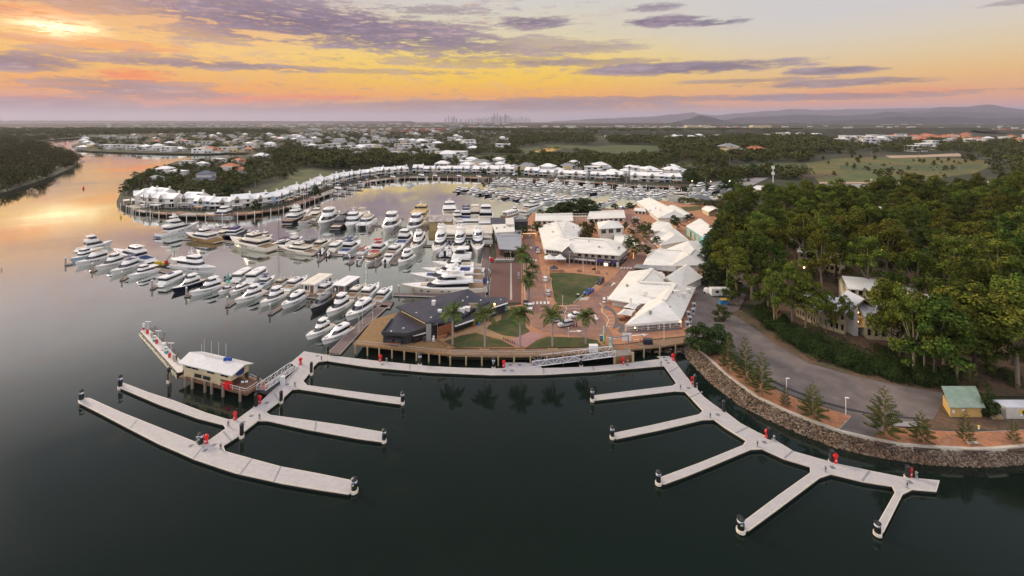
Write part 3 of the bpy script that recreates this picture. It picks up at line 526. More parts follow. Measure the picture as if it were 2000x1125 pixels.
def boat_proto(kind, hullm, topm=None, accent=None):
    key = (kind, hullm.name, (topm or GEL).name, (accent or BEIGE).name)
    if key in _BT: return _BT[key]
    topm = topm or GEL; accent = accent or BEIGE; D = []
    def add(nm, mb, m, sub=None): d = (nm, mb.mesh(nm, m)) + ((sub,) if sub else ()); D.append(d); return d
    def tr(nm, *a, m=None, **k):
        s, w = tier(*a, **k); d = [nm, s.mesh(nm, m or topm)]
        if w and w.f: d.append([('window', w.mesh('window', GLASS))])
        D.append(tuple(d))
    def box(nm, m, *a): mb = MB(); mb.box(*a); add(nm, mb, m)
    if kind in ('fly', 'openfly', 'sport', 'trawler', 'fish'):
        Ln, B = 15, 4.6; hb, dl = hull_mb(Ln, B, 1.35, 2.25, .48); add('hull', hb, hullm); add('foredeck', deck_mb(dl, 5, 13), topm)
        mb = MB(); mb.poly([(x, -w * .86, 1.45) for x, w, s in dl[0:5]] + [(x, w * .86, 1.45) for x, w, s in dl[0:5][::-1]]); add('cockpit', mb, accent if kind != 'sport' else TEAK)
        box('swim_platform', hullm if kind != 'fish' else topm, -8.0, 0, .42, 1.1, 3.9, .16)
        if hullm.name == 'white_gelcoat':
            st_ = MB()
            for sg in (1, -1):
                for t_ in (6, 7, 8): x, w, s = dl[t_]; st_.box(x, sg * (w * .985), s * .62, .9, .06, .2)
            add('porthole', st_, GLASS)
        if kind == 'fly':
            tr('saloon', -4.2, 4.0, 1.95, 1.5, 3.2, rf=2.6, rb=.0, wa=.30, wb=.88); tr('flybridge', -4.6, 1.6, 1.8, 3.3, 4.0, rf=.5, rb=.1, wa=1, wb=0); tr('upper_cabin', -2.6, .9, 1.5, 4.0, 5.2, rf=1.3, rb=.2, wa=.18, wb=.85)
            tr('hardtop', -3.9, -.1, 1.6, 5.25, 5.4, rf=.15, rb=.1, wa=1, wb=0)
        elif kind == 'openfly':
            tr('saloon', -4.2, 4.0, 1.95, 1.5, 3.2, rf=2.6, rb=.0, wa=.30, wb=.88); tr('flybridge', -4.8, 1.4, 1.85, 3.3, 4.1, rf=.5, rb=.1, wa=1, wb=0); box('flybridge_seat', accent, -2.0, 0, 4.2, 3.8, 2.6, .2)
            mb = MB(); mb.box(-2.2, 0, 5.7, 3.0, 2.9, .12)
            for sx in (-3.5, -.9):
                for sy in (-1.3, 1.3): mb.tube((sx, sy, 4.1), (sx, sy, 5.7), .05, 5)
            add('bimini', mb, accent)
        elif kind == 'sport':
            tr('saloon', -4.6, 4.4, 1.95, 1.5, 3.5, rf=3.6, rb=-.6, wa=.34, wb=.80, ins=.3); tr('hardtop', -5.4, .6, 1.65, 3.6, 3.72, rf=.2, rb=.1, wa=1, wb=0)
            box('sunroof', GLASS, -1.6, 0, 3.87, 1.6, 1.5, .05)
            for hx in (4.6, 5.6): box('hatch', GLASS, hx, 0, 2.1 + .09 * (hx - 4.6), .5, .5, .1)
        elif kind == 'trawler':
            tr('saloon', -4.6, 3.2, 2.0, 1.5, 3.6, rf=.9, rb=.0, wa=.42, wb=.82, r=.25, ins=.08); tr('pilothouse', -1.8, 2.2, 1.7, 3.65, 5.3, rf=.5, rb=.2, wa=.4, wb=.85, r=.3); tr('boat_deck', -6.6, 2.6, 2.1, 3.6, 3.68, rf=.2, rb=0, wa=1, wb=0)
            mb = MB(); mb.tube((-1, 0, 5.3), (-1.3, 0, 8.2), .09, 6, .04); mb.box(-1.2, 0, 7.0, .2, 1.8, .08); mb.sphere((-1.1, 0, 6.2), .35, 8, 5); add('mast', mb, WHITE)
        elif kind == 'fish':
            tr('saloon', -2.6, 4.6, 1.9, 1.5, 3.3, rf=2.8, rb=.0, wa=.35, wb=.85); tr('flybridge', -3.0, 2.0, 1.7, 3.35, 4.3, rf=.6, rb=.1, wa=1, wb=0); mb = MB(); mb.box(-1.4, 0, 6.0, 3.4, 3.0, .14)
            for sx in (-2.8, .0):
                for sy in (-1.35, 1.35): mb.tube((sx, sy, 4.2), (sx, sy, 6.0), .05, 5)
            add('hardtop', mb, topm); mb = MB()
            for sy in (-1.9, 1.9): mb.tube((-2, sy, 3.4), (-4.4, sy * 1.6, 9.5), .05, 4, .02)
            add('outrigger', mb, STEEL)
        if kind != 'fish': mb = MB(); mb.sphere((-2.0, 0, 5.75 if kind in ('fly',) else (4.1 if kind == 'sport' else 5.95)), .32, 8, 5, .6); mb.tube((-2.2, .5, 3.7), (-3.0, .5, 7.2), .03, 4); add('radar', mb, WHITE)
        add('bow_rail', rail_mb(dl, 8), STEEL)
    elif kind in ('yacht', 'superyacht'):
        Ln, B = 28, 6.6; hb, dl = hull_mb(Ln, B, 2.2, 4.0, .5, .12); add('hull', hb, hullm); add('foredeck', deck_mb(dl, 6, 13), topm)
        box('swim_platform', accent, -14.6, 0, .6, 1.8, 5.4, .2); mb = MB(); mb.poly([(x, -w * .86, 2.32) for x, w, s in dl[0:4]] + [(x, w * .86, 2.32) for x, w, s in dl[0:4][::-1]]); add('aft_deck', mb, TEAK)
        st_ = MB()
        for sg in (1, -1):
            for t_ in (3, 5, 6, 8, 9): x, w, s = dl[t_]; st_.box(x, sg * w * .965, s * .6, .9, .10, .32)
        add('porthole', st_, GLASS)
        tr('main_saloon', -9.0, 8.2, 2.75, 2.3, 4.7, rf=5.0, rb=.2, wa=.34, wb=.84); box('sun_pad', accent, 6.4, 0, 3.45, 2.2, 2.4, .35)
        tr('upper_deck', -10.6, 2.6, 2.7, 4.75, 5.4, rf=.8, rb=.2, wa=1, wb=0); tr('wheelhouse', -4.8, 2.6, 2.2, 5.4, 7.2, rf=2.6, rb=.3, wa=.25, wb=.8)
        if kind == 'superyacht': tr('sun_deck', -7.6, .2, 2.1, 7.25, 7.8, rf=.5, rb=.2, wa=1, wb=0); tr('hardtop', -6.0, -1.2, 1.9, 9.3, 9.5, rf=.4, rb=.2, wa=1, wb=0); [add('hardtop_post', MB().tube((sx, sy, 7.8), (sx, sy, 9.4), .12, 5), topm) for sx in (-5.2, -2) for sy in (-1.4, 1.4)]; zt = 9.6
        else: box('flybridge_seat', accent, -7.2, 0, 5.6, 3.6, 3.6, .3); zt = 7.4
        mb = MB(); mb.sphere((-3.6, .95, zt + .55), .62, 10, 6); mb.sphere((-3.6, -.95, zt + .55), .62, 10, 6); mb.tube((-3.6, .95, zt - .1), (-3.6, .95, zt + .3), .15); mb.tube((-3.6, -.95, zt - .1), (-3.6, -.95, zt + .3), .15); add('satellite_dome', mb, WHITE)
        mb = MB(); mb.tube((-3.0, 0, zt - .1), (-3.3, 0, zt + 2.0), .1, 6, .05); mb.box(-3.1, 0, zt + 1.1, .2, 2.0, .1); add('radar_mast', mb, WHITE); add('bow_rail', rail_mb(dl, 8, .8), STEEL)
    elif kind == 'houseboat':
        mb = MB(); mb.box(0, 0, .35, 15, 5.6, 1.0); add('float', mb, TEAK); mb = MB(); mb.box(.6, 0, 2.4, 11.5, 5.0, 3.1); add('cabin', mb, hullm); mb = MB(); mb.box(.0, 0, 4.05, 13.6, 5.5, .22); mb.box(0, 0, 4.2, 13.2, .5, .12); mb.box(2.4, 1.2, 4.22, 1.4, .8, .16); add('roof', mb, topm)
        for sx in (-3.4, -.6, 2.2, 5.0):
            for sy in (-2.53, 2.53): box('window', GLASS, sx, sy, 2.5, 1.7, .08, 1.2)
        box('door', mat('timber_door', (.22, .12, .06), .5), -5.17, -.8, 2.0, .08, 1.2, 2.2); box('window', GLASS, -5.17, 1.1, 2.3, .08, 1.5, 1.4); mb = MB(); [mb.tube((-6.6, sy, .8), (-6.6, sy, 4.0), .08, 5) for sy in (-2.5, 0, 2.5)]; add('porch_post', mb, WHITE)
    elif kind == 'boxy':
        Ln, B = 14, 4.6; hb, dl = hull_mb(Ln, B, 1.2, 1.5, .62, .04); add('hull', hb, hullm); tr('cabin', -5.6, 4.6, 2.0, 1.2, 3.7, rf=.8, rb=-.2, wa=.45, wb=.82, r=.18, ins=.08); tr('roof', -6.2, 4.4, 2.15, 3.75, 3.9, rf=.3, rb=0, wa=1, wb=0, r=.2); box('swim_platform', hullm, -7.4, 0, .4, 1.0, 3.8, .16)
        box('roof_box', accent, -1.0, .3, 4.15, 2.2, 1.3, .35); add('bow_rail', rail_mb(dl, 9), STEEL)
    elif kind == 'cat':
        for sy in (-2.2, 2.2):
            hb, dl = hull_mb(13, 1.7, 1.5, 1.9, .5, .08); hb.v = [(x, y + sy, z) for x, y, z in hb.v]; add('hull', hb, hullm)
        mb = MB(); mb.box(-.8, 0, 1.5, 10.5, 4.6, .35); add('bridge_deck', mb, hullm); tr('saloon', -4.6, 3.2, 2.5, 1.7, 3.3, rf=1.6, rb=.2, wa=.35, wb=.85, r=.3); tr('flybridge', -3.8, 1.4, 1.9, 3.35, 4.0, rf=.3, rb=.1, wa=1, wb=0, m=accent)
    elif kind == 'sail':
        Ln, B = 12, 3.6; hb, dl = hull_mb(Ln, B, 1.2, 1.6, .42, .10); add('hull', hb, hullm); add('deck', deck_mb(dl, 0, 13, .9), topm); tr('cabin', -2.6, 2.6, 1.15, 1.3, 1.95, rf=.8, rb=.1, wa=.3, wb=.8)
        mb = MB(); mb.tube((.9, 0, 1.3), (.9, 0, 16.5), .11, 6, .07); mb.tube((.9, -1.2, 9), (.9, 1.2, 9), .05, 4); add('mast', mb, CHAR if hullm is NAVY else STEEL)
        mb = MB(); mb.tube((.8, 0, 2.9), (-4.4, 0, 2.8), .2, 6); add('boom', mb, accent); mb = MB(); [mb.tube((.9, 0, 16.4), p, .03, 3) for p in ((5.9, 0, 1.7), (-5.9, 0, 1.3), (.7, 1.7, 1.4), (.7, -1.7, 1.4))]; add('rigging', mb, CHAR)
        mb = MB(); mb.box(-3.6, 0, 2.9, 2.4, 2.3, .1); [mb.tube((-3.6 + a, b, 1.3), (-3.6 + a, b, 2.9), .04, 4) for a in (-1, 1) for b in (-1, 1)]; add('bimini', mb, accent)
    elif kind == 'runabout':
        Ln, B = 8, 2.7; hb, dl = hull_mb(Ln, B, .95, 1.25, .45); add('hull', hb, hullm); add('foredeck', deck_mb(dl, 7, 13), topm); mb = MB(); mb.poly([(x, -w * .84, 1.0) for x, w, s in dl[0:7]] + [(x, w * .84, 1.0) for x, w, s in dl[0:7][::-1]]); add('cockpit', mb, accent); tr('windscreen', -.6, 1.8, 1.05, 1.1, 1.75, rf=1.1, rb=.5, wa=.1, wb=.9, m=topm)
        mb = MB(); mb.box(-1.2, 0, 2.35, 2.2, 2.0, .1); [mb.tube((a, b, 1), (a, b, 2.35), .04, 4) for a in (-2.1, -.3) for b in (-.95, .95)]; add('canopy', mb, accent); mb = MB(); mb.box(-4.2, 0, .9, .6, .5, 1.1); mb.box(-4.3, 0, .2, .2, .2, 1.0); add('outboard', mb, BLACK)
    elif kind == 'rib':
        mb = MB()
        for sg in (-1, 1): mb.tube((-2.6, sg * .95, .5), (1.2, sg * .95, .5), .33, 8); mb.tube((1.2, sg * .95, .5), (2.7, 0, .62), .33, 8, .22)
        add('tube', mb, hullm); mb = MB(); mb.box(-.6, 0, .35, 3.6, 1.5, .2); add('floor', mb, topm); box('console', topm, -.4, 0, .9, .7, .7, .9); box('outboard', BLACK, -2.7, 0, .9, .5, .45, 1.0)
    nom = {'yacht': (28, 6.6), 'superyacht': (28, 6.6), 'houseboat': (15, 5.6), 'boxy': (14, 4.6), 'cat': (13, 6.1), 'sail': (12, 3.6), 'runabout': (8, 2.7), 'rib': (5.6, 2.5)}.get(kind, (15, 4.6))
    _BT[key] = (D, nom); return _BT[key]
BN = {'fly': 'motor_cruiser', 'openfly': 'flybridge_cruiser', 'sport': 'sport_cruiser', 'trawler': 'trawler_yacht', 'fish': 'fishing_boat', 'yacht': 'motor_yacht', 'superyacht': 'motor_yacht', 'houseboat': 'houseboat', 'boxy': 'cabin_boat', 'cat': 'catamaran', 'sail': 'sailing_boat', 'runabout': 'runabout', 'rib': 'inflatable_tender'}
def boat(kind, bow, stern, label, hull=None, top=None, acc=None, beam=None, sz=None, group='boats berthed in the near marina', mast=None):
    b, s = G(*bow), G(*stern); d = (b - s) * (1.08 if group.endswith('near marina') else 1.12); Ln = d.length; c = (b + s) / 2; D, (nl, nb) = boat_proto(kind, hull or GEL, top, acc)
    along = abs(d.y) / max(Ln, .1); eff = Ln * (1 - .16 * along)           # the photo's panorama stretches depth a little
    bm = beam or min(eff * nb / nl * 1.22, eff * .42); z = (sz or (eff / nl) ** .8 * 1.05) * 1.06
    cat = 'sailing boat' if kind == 'sail' else ('dinghy' if kind == 'rib' else ('houseboat' if kind == 'houseboat' else 'boat'))
    t = thing(BN[kind], label, cat, (c.x, c.y, 0), math.atan2(d.y, d.x), group, (Ln / nl, bm / nb, z)); parts(D, t); return t
for a in [
 ('fly', (218, 480), (154, 492), 'big white flybridge cruiser farthest west, bow pointing away from the dock', dict(sz=1.15, beam=5)), ('trawler', (138, 513), (188, 498), 'pale blue hulled trawler with boxy white cabin at the west end of the outer row', dict(hull='LB')),
 ('openfly', (149, 522), (214, 503), 'white cruiser with a beige flybridge between the pale blue trawler and its white neighbour', {}), ('fly', (188, 530), (244, 511), 'slim white cruiser moored left of the one with blue covers', {}),
 ('openfly', (217, 539), (273, 518), 'white cruiser under dark blue canvas covers on the outer west row', dict(acc='BC')), ('trawler', (251, 546), (307, 530), 'white pilothouse yacht with square windows at the east end of the outer row', {}),
 ('fly', (224, 495), (290, 511), 'white motor yacht with navy windscreen covers lying behind the outer west row', dict(acc='BC', sz=1.0, beam=5)), ('boxy', (361, 541), (314, 560), 'long low white river boat with a blue and a red bundle on its roof', dict(acc='BC')),
 ('fly', (337, 573), (395, 552), 'white cruiser with a navy blue hull and green tinted windscreen', dict(hull='N')), ('fly', (372, 580), (438, 559), 'white flybridge cruiser just right of the navy hulled one', {}), ('runabout', (427, 577), (461, 561), 'small white sport runabout left of the blunt express cruiser', dict(acc='GC')),
 ('sport', (449, 579), (483, 562), 'small blunt nosed white express cruiser', {}), ('fly', (460, 595), (515, 573), 'white cruiser with black saloon glass beside the short finger and wooden pile', {}), ('trawler', (420, 533), (343, 522), 'white expedition yacht with a tall radar mast and upper bridge', dict(sz=1.05, beam=4.6)),
 ('superyacht', (386, 447), (312, 464), 'three deck white superyacht near the townhouses with blue sun awnings', dict(acc='BC', sz=.95)), ('yacht', (364, 466), (423, 474), 'gold hulled motor yacht with a white deck', dict(hull='GO', sz=.8)), ('trawler', (452, 455), (428, 466), 'beige fronted cruiser seen from its tall stern behind the gold yacht', dict(top='CR')),
 ('cat', (480, 453), (446, 468), 'dark hulled power catamaran with a purple cockpit', dict(hull='N', acc='PU')), ('yacht', (452, 477), (527, 490), 'large cream motor yacht lying side on with a dark window band', dict(hull='CR', top='CR', sz=.92)), ('trawler', (532, 464), (504, 474), 'cream pilothouse boat behind the large cream yacht', dict(hull='CR', top='CR')),
 ('fish', (496, 455), (480, 460), 'small white boat squeezed between the catamaran and the cream pilothouse boat', {}), ('sail', (530, 482), (564, 472), 'dark blue sailing boat with a black mast in the middle row', dict(hull='N', acc='N')), ('fish', (590, 468), (564, 479), 'white fishing boat with a tower next to the dark sailing boat', {}),
 ('yacht', (545, 489), (612, 497), 'sleek cream open yacht lying side on in the middle row', dict(hull='CR', top='CR', sz=.62)), ('sport', (622, 471), (596, 485), 'cruiser with a grey canvas roof behind the sleek cream yacht', dict(top='GC')), ('sport', (645, 474), (616, 488), 'cream express cruiser with two dark roof windows', dict(hull='CR', top='CR')),
 ('rib', (634, 488), (626, 499), 'larger dark tender on the short finger right of the sleek cream yacht', dict(hull='CH')), ('rib', (643, 494), (638, 503), 'smaller dark tender near the red hydrant of the middle dock', dict(hull='CH')), ('boxy', (669, 480), (648, 493), 'pale cabin boat with brown windows in the middle row', dict(hull='CR')),
 ('openfly', (703, 478), (671, 496), 'white cruiser with blue flybridge windows and blue transom cover', dict(acc='BC')), ('sail', (723, 486), (703, 499), 'white sailing boat with a red boom cover and tall pale mast', dict(acc='RD')), ('rib', (695, 502), (672, 503), 'grey and white inflatable lying along the middle dock', dict(hull='GC')),
 ('openfly', (756, 481), (729, 499), 'white cruiser with red seats on its flybridge', dict(acc='RD')), ('runabout', (708, 505), (698, 514), 'tiny white half cabin boat with a black outboard', dict(acc='GC')), ('boxy', (717, 516), (741, 503), 'small boat with an orange timber roof', dict(top='TK', sz=.62)), ('runabout', (765, 501), (753, 514), 'small white cabin boat with a big black outboard beside the wide finger', dict(acc='W')),
 ('sport', (787, 484), (761, 501), 'white cruiser with amber cockpit windows by the middle dock end', dict(acc='TK')), ('fly', (779, 521), (803, 503), 'small white flybridge cruiser moored at the tip of the purple dock', {}), ('fly', (803, 462), (782, 480), 'white cruiser with a blue transom behind the green windowed yacht', dict(acc='BC')),
 ('yacht', (806, 501), (824, 471), 'white motor yacht with green tinted wheelhouse glass', dict(beam=5.6)), ('superyacht', (849, 507), (868, 470), 'left of three white superyachts before the waterfront restaurant, with a tan sun pad', dict(beam=6.4, acc='BE', sz=1.0)), ('superyacht', (888, 509), (905, 470), 'middle of the three white superyachts in front of the waterfront restaurant', dict(beam=6.4, acc='BE', sz=1.0)), ('yacht', (933, 506), (933, 467), 'white superyacht with plain white bow beside the purple dock ramp', dict(beam=6.6, sz=1.05)),
 ('rib', (876, 486), (869, 504), 'white tender with blue seats between two superyachts', dict(hull='W')), ('superyacht', (604, 419), (563, 438), 'three deck yacht with a navy lower hull in the back row', dict(hull='N', sz=.85)), ('sail', (583, 442), (606, 430), 'varnished white sailing yacht with teak decks beside the navy hulled yacht', dict(top='TK', acc='CR')), ('trawler', (627, 420), (609, 431), 'beige trawler with brown wheelhouse in the back row', dict(hull='CR', top='CR')),
 ('fly', (625, 447), (651, 428), 'white cruiser with its bow towards open water at the left of the back dock', {}), ('openfly', (664, 417), (646, 424), 'cream flybridge cruiser partly hidden in the back row', dict(top='CR')), ('fish', (677, 434), (655, 449), 'dark cluttered work boat with a turquoise waterline', dict(hull='CH', top='GC')), ('sport', (690, 419), (667, 430), 'sleek sport boat with a dark cockpit cover in the back row', dict(top='GC')),
 ('trawler', (679, 451), (698, 433), 'white pilothouse boat with square front windows at the back dock', {}), ('openfly', (720, 421), (700, 434), 'white flybridge cruiser at the far side of the back dock', {}), ('cat', (705, 450), (724, 434), 'white power catamaran on the back dock', {}), ('fly', (752, 458), (771, 437), 'white cruiser with a dark hull stripe alone on the back dock', {}), ('openfly', (774, 425), (762, 432), 'cream topped cruiser just behind the lone striped one', dict(top='CR')),
 ('trawler', (833, 415), (813, 434), 'tall cream and gold passenger vessel at the dock end by the brown shed', dict(hull='CR', top='GO2', sz=1.35)), ('fly', (799, 457), (820, 438), 'white yacht with pale blue shaded hull below the cream passenger vessel', {}),
 ('boxy', (491, 534), (460, 552), 'left of two tall white boxy cruisers sharing a berth', dict(acc='W')), ('boxy', (520, 534), (487, 554), 'right of two tall white boxy cruisers sharing a berth', dict(acc='W')), ('rib', (461, 538), (440, 546), 'grey inflatable behind the two boxy cruisers', dict(hull='GC')), ('openfly', (536, 545), (508, 561), 'white cruiser with dark blue canopy and black stern glass', dict(acc='BC')), ('sport', (569, 547), (539, 563), 'cruiser with beige canvas hardtop', dict(top='BE')),
 ('fly', (509, 601), (556, 577), 'white sport fisher with square front windows right of the wooden pile', {}), ('sport', (600, 547), (562, 568), 'white express cruiser lit warm inside beside the first houseboat', dict(acc='TK')), ('houseboat', (637, 556), (600, 579), 'white flat roofed houseboat with a glowing lamp at its roof corner', dict(top='CR', beam=5.6, sz=.95)), ('sport', (551, 606), (594, 580), 'white coupe cruiser with wraparound black glass', {}), ('sport', (659, 556), (622, 577), 'white express cruiser between the two houseboats', {}),
 ('houseboat', (692, 560), (660, 580), 'grey walled houseboat with a pale flat roof', dict(hull='GC', beam=5.2, sz=.9)), ('sport', (608, 613), (645, 585), 'charcoal grey sports cruiser', dict(hull='CH', top='GC')), ('fly', (639, 621), (681, 592), 'white flybridge cruiser with a roof hatch right of the charcoal one', {}), ('sport', (677, 629), (723, 597), 'large white coupe cruiser next to the purple walkway', {}), ('sport', (714, 562), (686, 584), 'cream and brown cruiser on the inner berth row', dict(hull='CR', top='CR')), ('sport', (739, 562), (709, 587), 'white hardtop cruiser with a tan aft door', dict(acc='TK')), ('sport', (765, 568), (739, 591), 'white hardtop cruiser with a black glass stern', dict(acc='GC')),
 ('fly', (599, 666), (646, 639), 'left of the two white cruisers nearest the new pontoon, with black wraparound glass', {}), ('sport', (630, 675), (683, 645), 'right of the two white cruisers nearest the new pontoon, with a dark sunroof', {}),
 ('superyacht', (790, 573), (938, 568), 'longest cream white superyacht lying side on behind the dark restaurant', dict(hull='CR', acc='BE', beam=7.2, sz=.80)), ('yacht', (806, 552), (938, 552), 'second white superyacht, with a blue foredeck cover, behind the longest one', dict(acc='BC', beam=6.6, sz=.85)), ('yacht', (828, 541), (936, 540), 'third white superyacht from the restaurant, with tan upper seats', dict(acc='BE', beam=6.2, sz=.85)), ('fly', (848, 530), (936, 531), 'fourth and smallest of the side on white yachts behind the restaurant', dict(beam=5.6, sz=1.7)),
 ('fly', (886, 424), (897, 434), 'white cruiser behind the restaurant roof nearest the brown shed', {}), ('openfly', (912, 418), (909, 432), 'white boat with a blue bimini behind the restaurant roof', dict(acc='BC')), ('fish', (930, 418), (927, 432), 'white boat with a beige hardtop behind the restaurant roof', dict(top='CR')), ('fly', (951, 418), (948, 436), 'white stern facing cruiser beside the dark roofed building', {}), ('trawler', (878, 408), (878, 424), 'boat with a tall white lattice mast behind the brown shed', dict(sz=1.3)),
 ('houseboat', (1005, 418), (984, 424), 'low white boat with a green lit panel and outboards behind the dark roofed building', dict(sz=.7)), ('fly', (1014, 414), (1000, 420), 'small white cruiser with a dark bimini near the green lit boat', dict(acc='BC')), ('yacht', (1062, 404), (1024, 414), 'three deck white yacht beside the dark trees of the harbour village', dict(sz=.75, beam=6)), ('fly', (404, 424), (457, 424), 'white cruiser moored side on against the townhouse quay', dict(sz=1.15)),
 ('fly', (810, 362), (792, 363), 'white cruiser under the far bend of the townhouse quay', {}), ('runabout', (294, 414), (276, 410), 'white covered runabout at the west tip of the townhouse quay', dict(acc='W'))]:
    kind, bow, stern, lb, k = a; k = dict(k); mm = dict(LB=mat('pale_blue_hull', (.45, .60, .70), .3), N=NAVY, GO=mat('gold_hull', (.36, .23, .09), .3), CR=CREAM, PU=mat('purple_canvas', (.06, .03, .14), .7), BC=BLUEC, GC=GREYC, CH=CHAR, RD=mat('red_canvas', (.4, .03, .03), .7), TK=TEAK, W=WHITE, BE=BEIGE, TE=mat('teal_hull', (.03, .16, .17), .4), GO2=mat('gold_cream', (.62, .47, .22), .4))
    for q in ('hull', 'top', 'acc'):
        if q in k: k[q] = mm[k[q]]
    boat(kind, bow, stern, lb, **k)
# far marina: each boat by its row and place from the open-water end
ORD = ['first', 'second', 'third', 'fourth', 'fifth', 'sixth', 'seventh', 'eighth', 'ninth', 'tenth', 'eleventh', 'twelfth', 'thirteenth', 'fourteenth', 'fifteenth', 'sixteenth', 'seventeenth', 'eighteenth', 'nineteenth', 'twentieth', 'twenty-first', 'twenty-second', 'twenty-third', 'twenty-fourth', 'twenty-fifth', 'twenty-sixth', 'twenty-seventh', 'twenty-eighth', 'twenty-ninth', 'thirtieth']
rows = {'front row of far marina': [(894, 373, 20), (903, 375, 26), (921, 377, 24), (934, 378, 20), (945, 379, 22), (957, 381, 24), (970, 382, 22), (983, 384, 18), (993, 386, 20), (1005, 387, 24), (1016, 389, 22), (1026, 390, 18), (1038, 389, 20), (1047, 394, 28), (1067, 396, 28), (1083, 394, 20), (1094, 396, 22), (1110, 394, 24), (1138, 392, 20), (1176, 401, 30), (1192, 396, 24)],
        'inside far marina front row': [(908, 370, 16), (925, 372, 18), (948, 374, 18), (962, 375, 18), (978, 377, 18), (990, 378, 18), (1003, 380, 18), (1018, 381, 18), (1032, 383, 18), (1050, 385, 20), (1064, 386, 20), (1080, 387, 20), (1098, 389, 20), (1120, 388, 22)],
        'second row of far marina': [(966, 362, 22), (983, 362, 16), (1000, 362, 22), (1012, 364, 18), (1022, 366, 22), (1036, 367, 20), (1052, 368, 28), (1066, 370, 20), (1082, 371, 24), (1096, 372, 22), (1110, 374, 24), (1125, 375, 24), (1147, 376, 22), (1161, 378, 20), (1176, 378, 22), (1197, 380, 20), (1211, 382, 22), (1225, 383, 22), (1239, 385, 24), (1252, 386, 28), (1269, 386, 22), (1282, 386, 26), (1298, 381, 20)],
        'inside far marina second row': [(974, 357, 16), (986, 358, 18), (1000, 358, 16), (1016, 360, 18), (1032, 361, 18), (1048, 362, 18), (1062, 364, 18), (1078, 365, 18), (1094, 366, 18), (1112, 367, 18), (1132, 369, 18), (1150, 371, 18), (1168, 372, 18), (1186, 374, 18), (1206, 375, 18), (1228, 377, 18), (1250, 378, 18), (1272, 379, 18)],
        'rear row of far marina': [(970, 351, 16), (980, 353, 18), (1004, 347, 26), (994, 355, 18), (1018, 355, 16), (1034, 356, 16), (1340, 381, 22), (1352, 382, 18), (1350, 368, 20), (1364, 369, 26), (1396, 374, 28), (1416, 373, 24), (1372, 378, 18), (1384, 379, 16)]}
kinds = ['fly', 'openfly', 'sport', 'fly', 'fish', 'openfly', 'sport', 'trawler', 'fly', 'runabout', 'fly']
look = {'fly': 'white enclosed cruiser', 'openfly': 'white canopied flybridge boat', 'sport': 'low white sport cruiser', 'fish': 'white hardtop boat', 'trawler': 'white pilothouse boat', 'runabout': 'small white open boat', 'yacht': 'white motor yacht'}
rb = random.Random(3)
for rn, lst in rows.items():
    for i, (x, y, s) in enumerate(lst):
        k = rb.choice(kinds); acc = rb.choice([BLUEC, BLUEC, BEIGE, WHITE, GREYC]); hl = rb.choice([GEL, GEL, GEL, CREAM, GEL, NAVY])
        f = rb.choice([1, 1, 1, -1]); s *= rb.uniform(.85, 1.1); wd = look[k] + (', navy hull' if hl is NAVY else ''); Ym = G(x, y).y; dyy = .30 * s
        boat(k, (x - f * s * .42, y + f * s * .12), (x + f * s * .42, y - f * s * .12), f'{wd}, {ORD[i]} from open water, {rn}', hull=hl, acc=acc, group='boats crowded in the far marina', sz=1.0 * (s * Ym / F / 15) ** .8 if k != 'runabout' else 1.2, beam=s * Ym / F * .42)
boat('yacht', (1304, 386), (1340, 387), 'long cream motor yacht lying side on at the right end of the far marina', hull=CREAM, top=CREAM, group='boats crowded in the far marina', sz=.8)
for i, (x, y, s) in enumerate([(664, 377, 26), (655, 381, 24), (684, 369, 24), (702, 362, 24), (716, 357, 22), (738, 354, 20), (770, 352, 18), (826, 349, 20), (852, 349, 16), (900, 350, 18), (938, 351, 18), (1062, 356, 18), (1090, 358, 18), (1120, 360, 18), (1150, 363, 18), (1184, 366, 18), (1215, 368, 18), (1252, 371, 20), (1286, 373, 20), (1316, 374, 20)]):
    k = rb.choice(['fly', 'openfly', 'sport', 'runabout', 'fly']); boat(k, (x + s * .45, y + s * .06), (x - s * .45, y - s * .06), f'{look[k]} at the private jetties under the townhouses, {ORD[i]} from the west', acc=rb.choice([BLUEC, BEIGE, GREYC, WHITE]), group='boats at the private jetties', beam=s * G(x, y).y / F * .34)
for x, y, lb in [(934, 376, 'taller sailing boat near the outer end of the far marina'), (949, 378, 'sailing boat beside the taller one near the outer end of the far marina'), (1012, 361, 'sailing boat among the cruisers in the middle of the far marina'), (1074, 362, 'tall masted sailing boat below the cream townhouses'), (1224, 371, 'sailing boat below the right hand townhouse block')]:
    boat('sail', (x - 7, y + 2), (x + 7, y - 1), lb, group='boats crowded in the far marina', sz=.9 if y > 370 else .8)
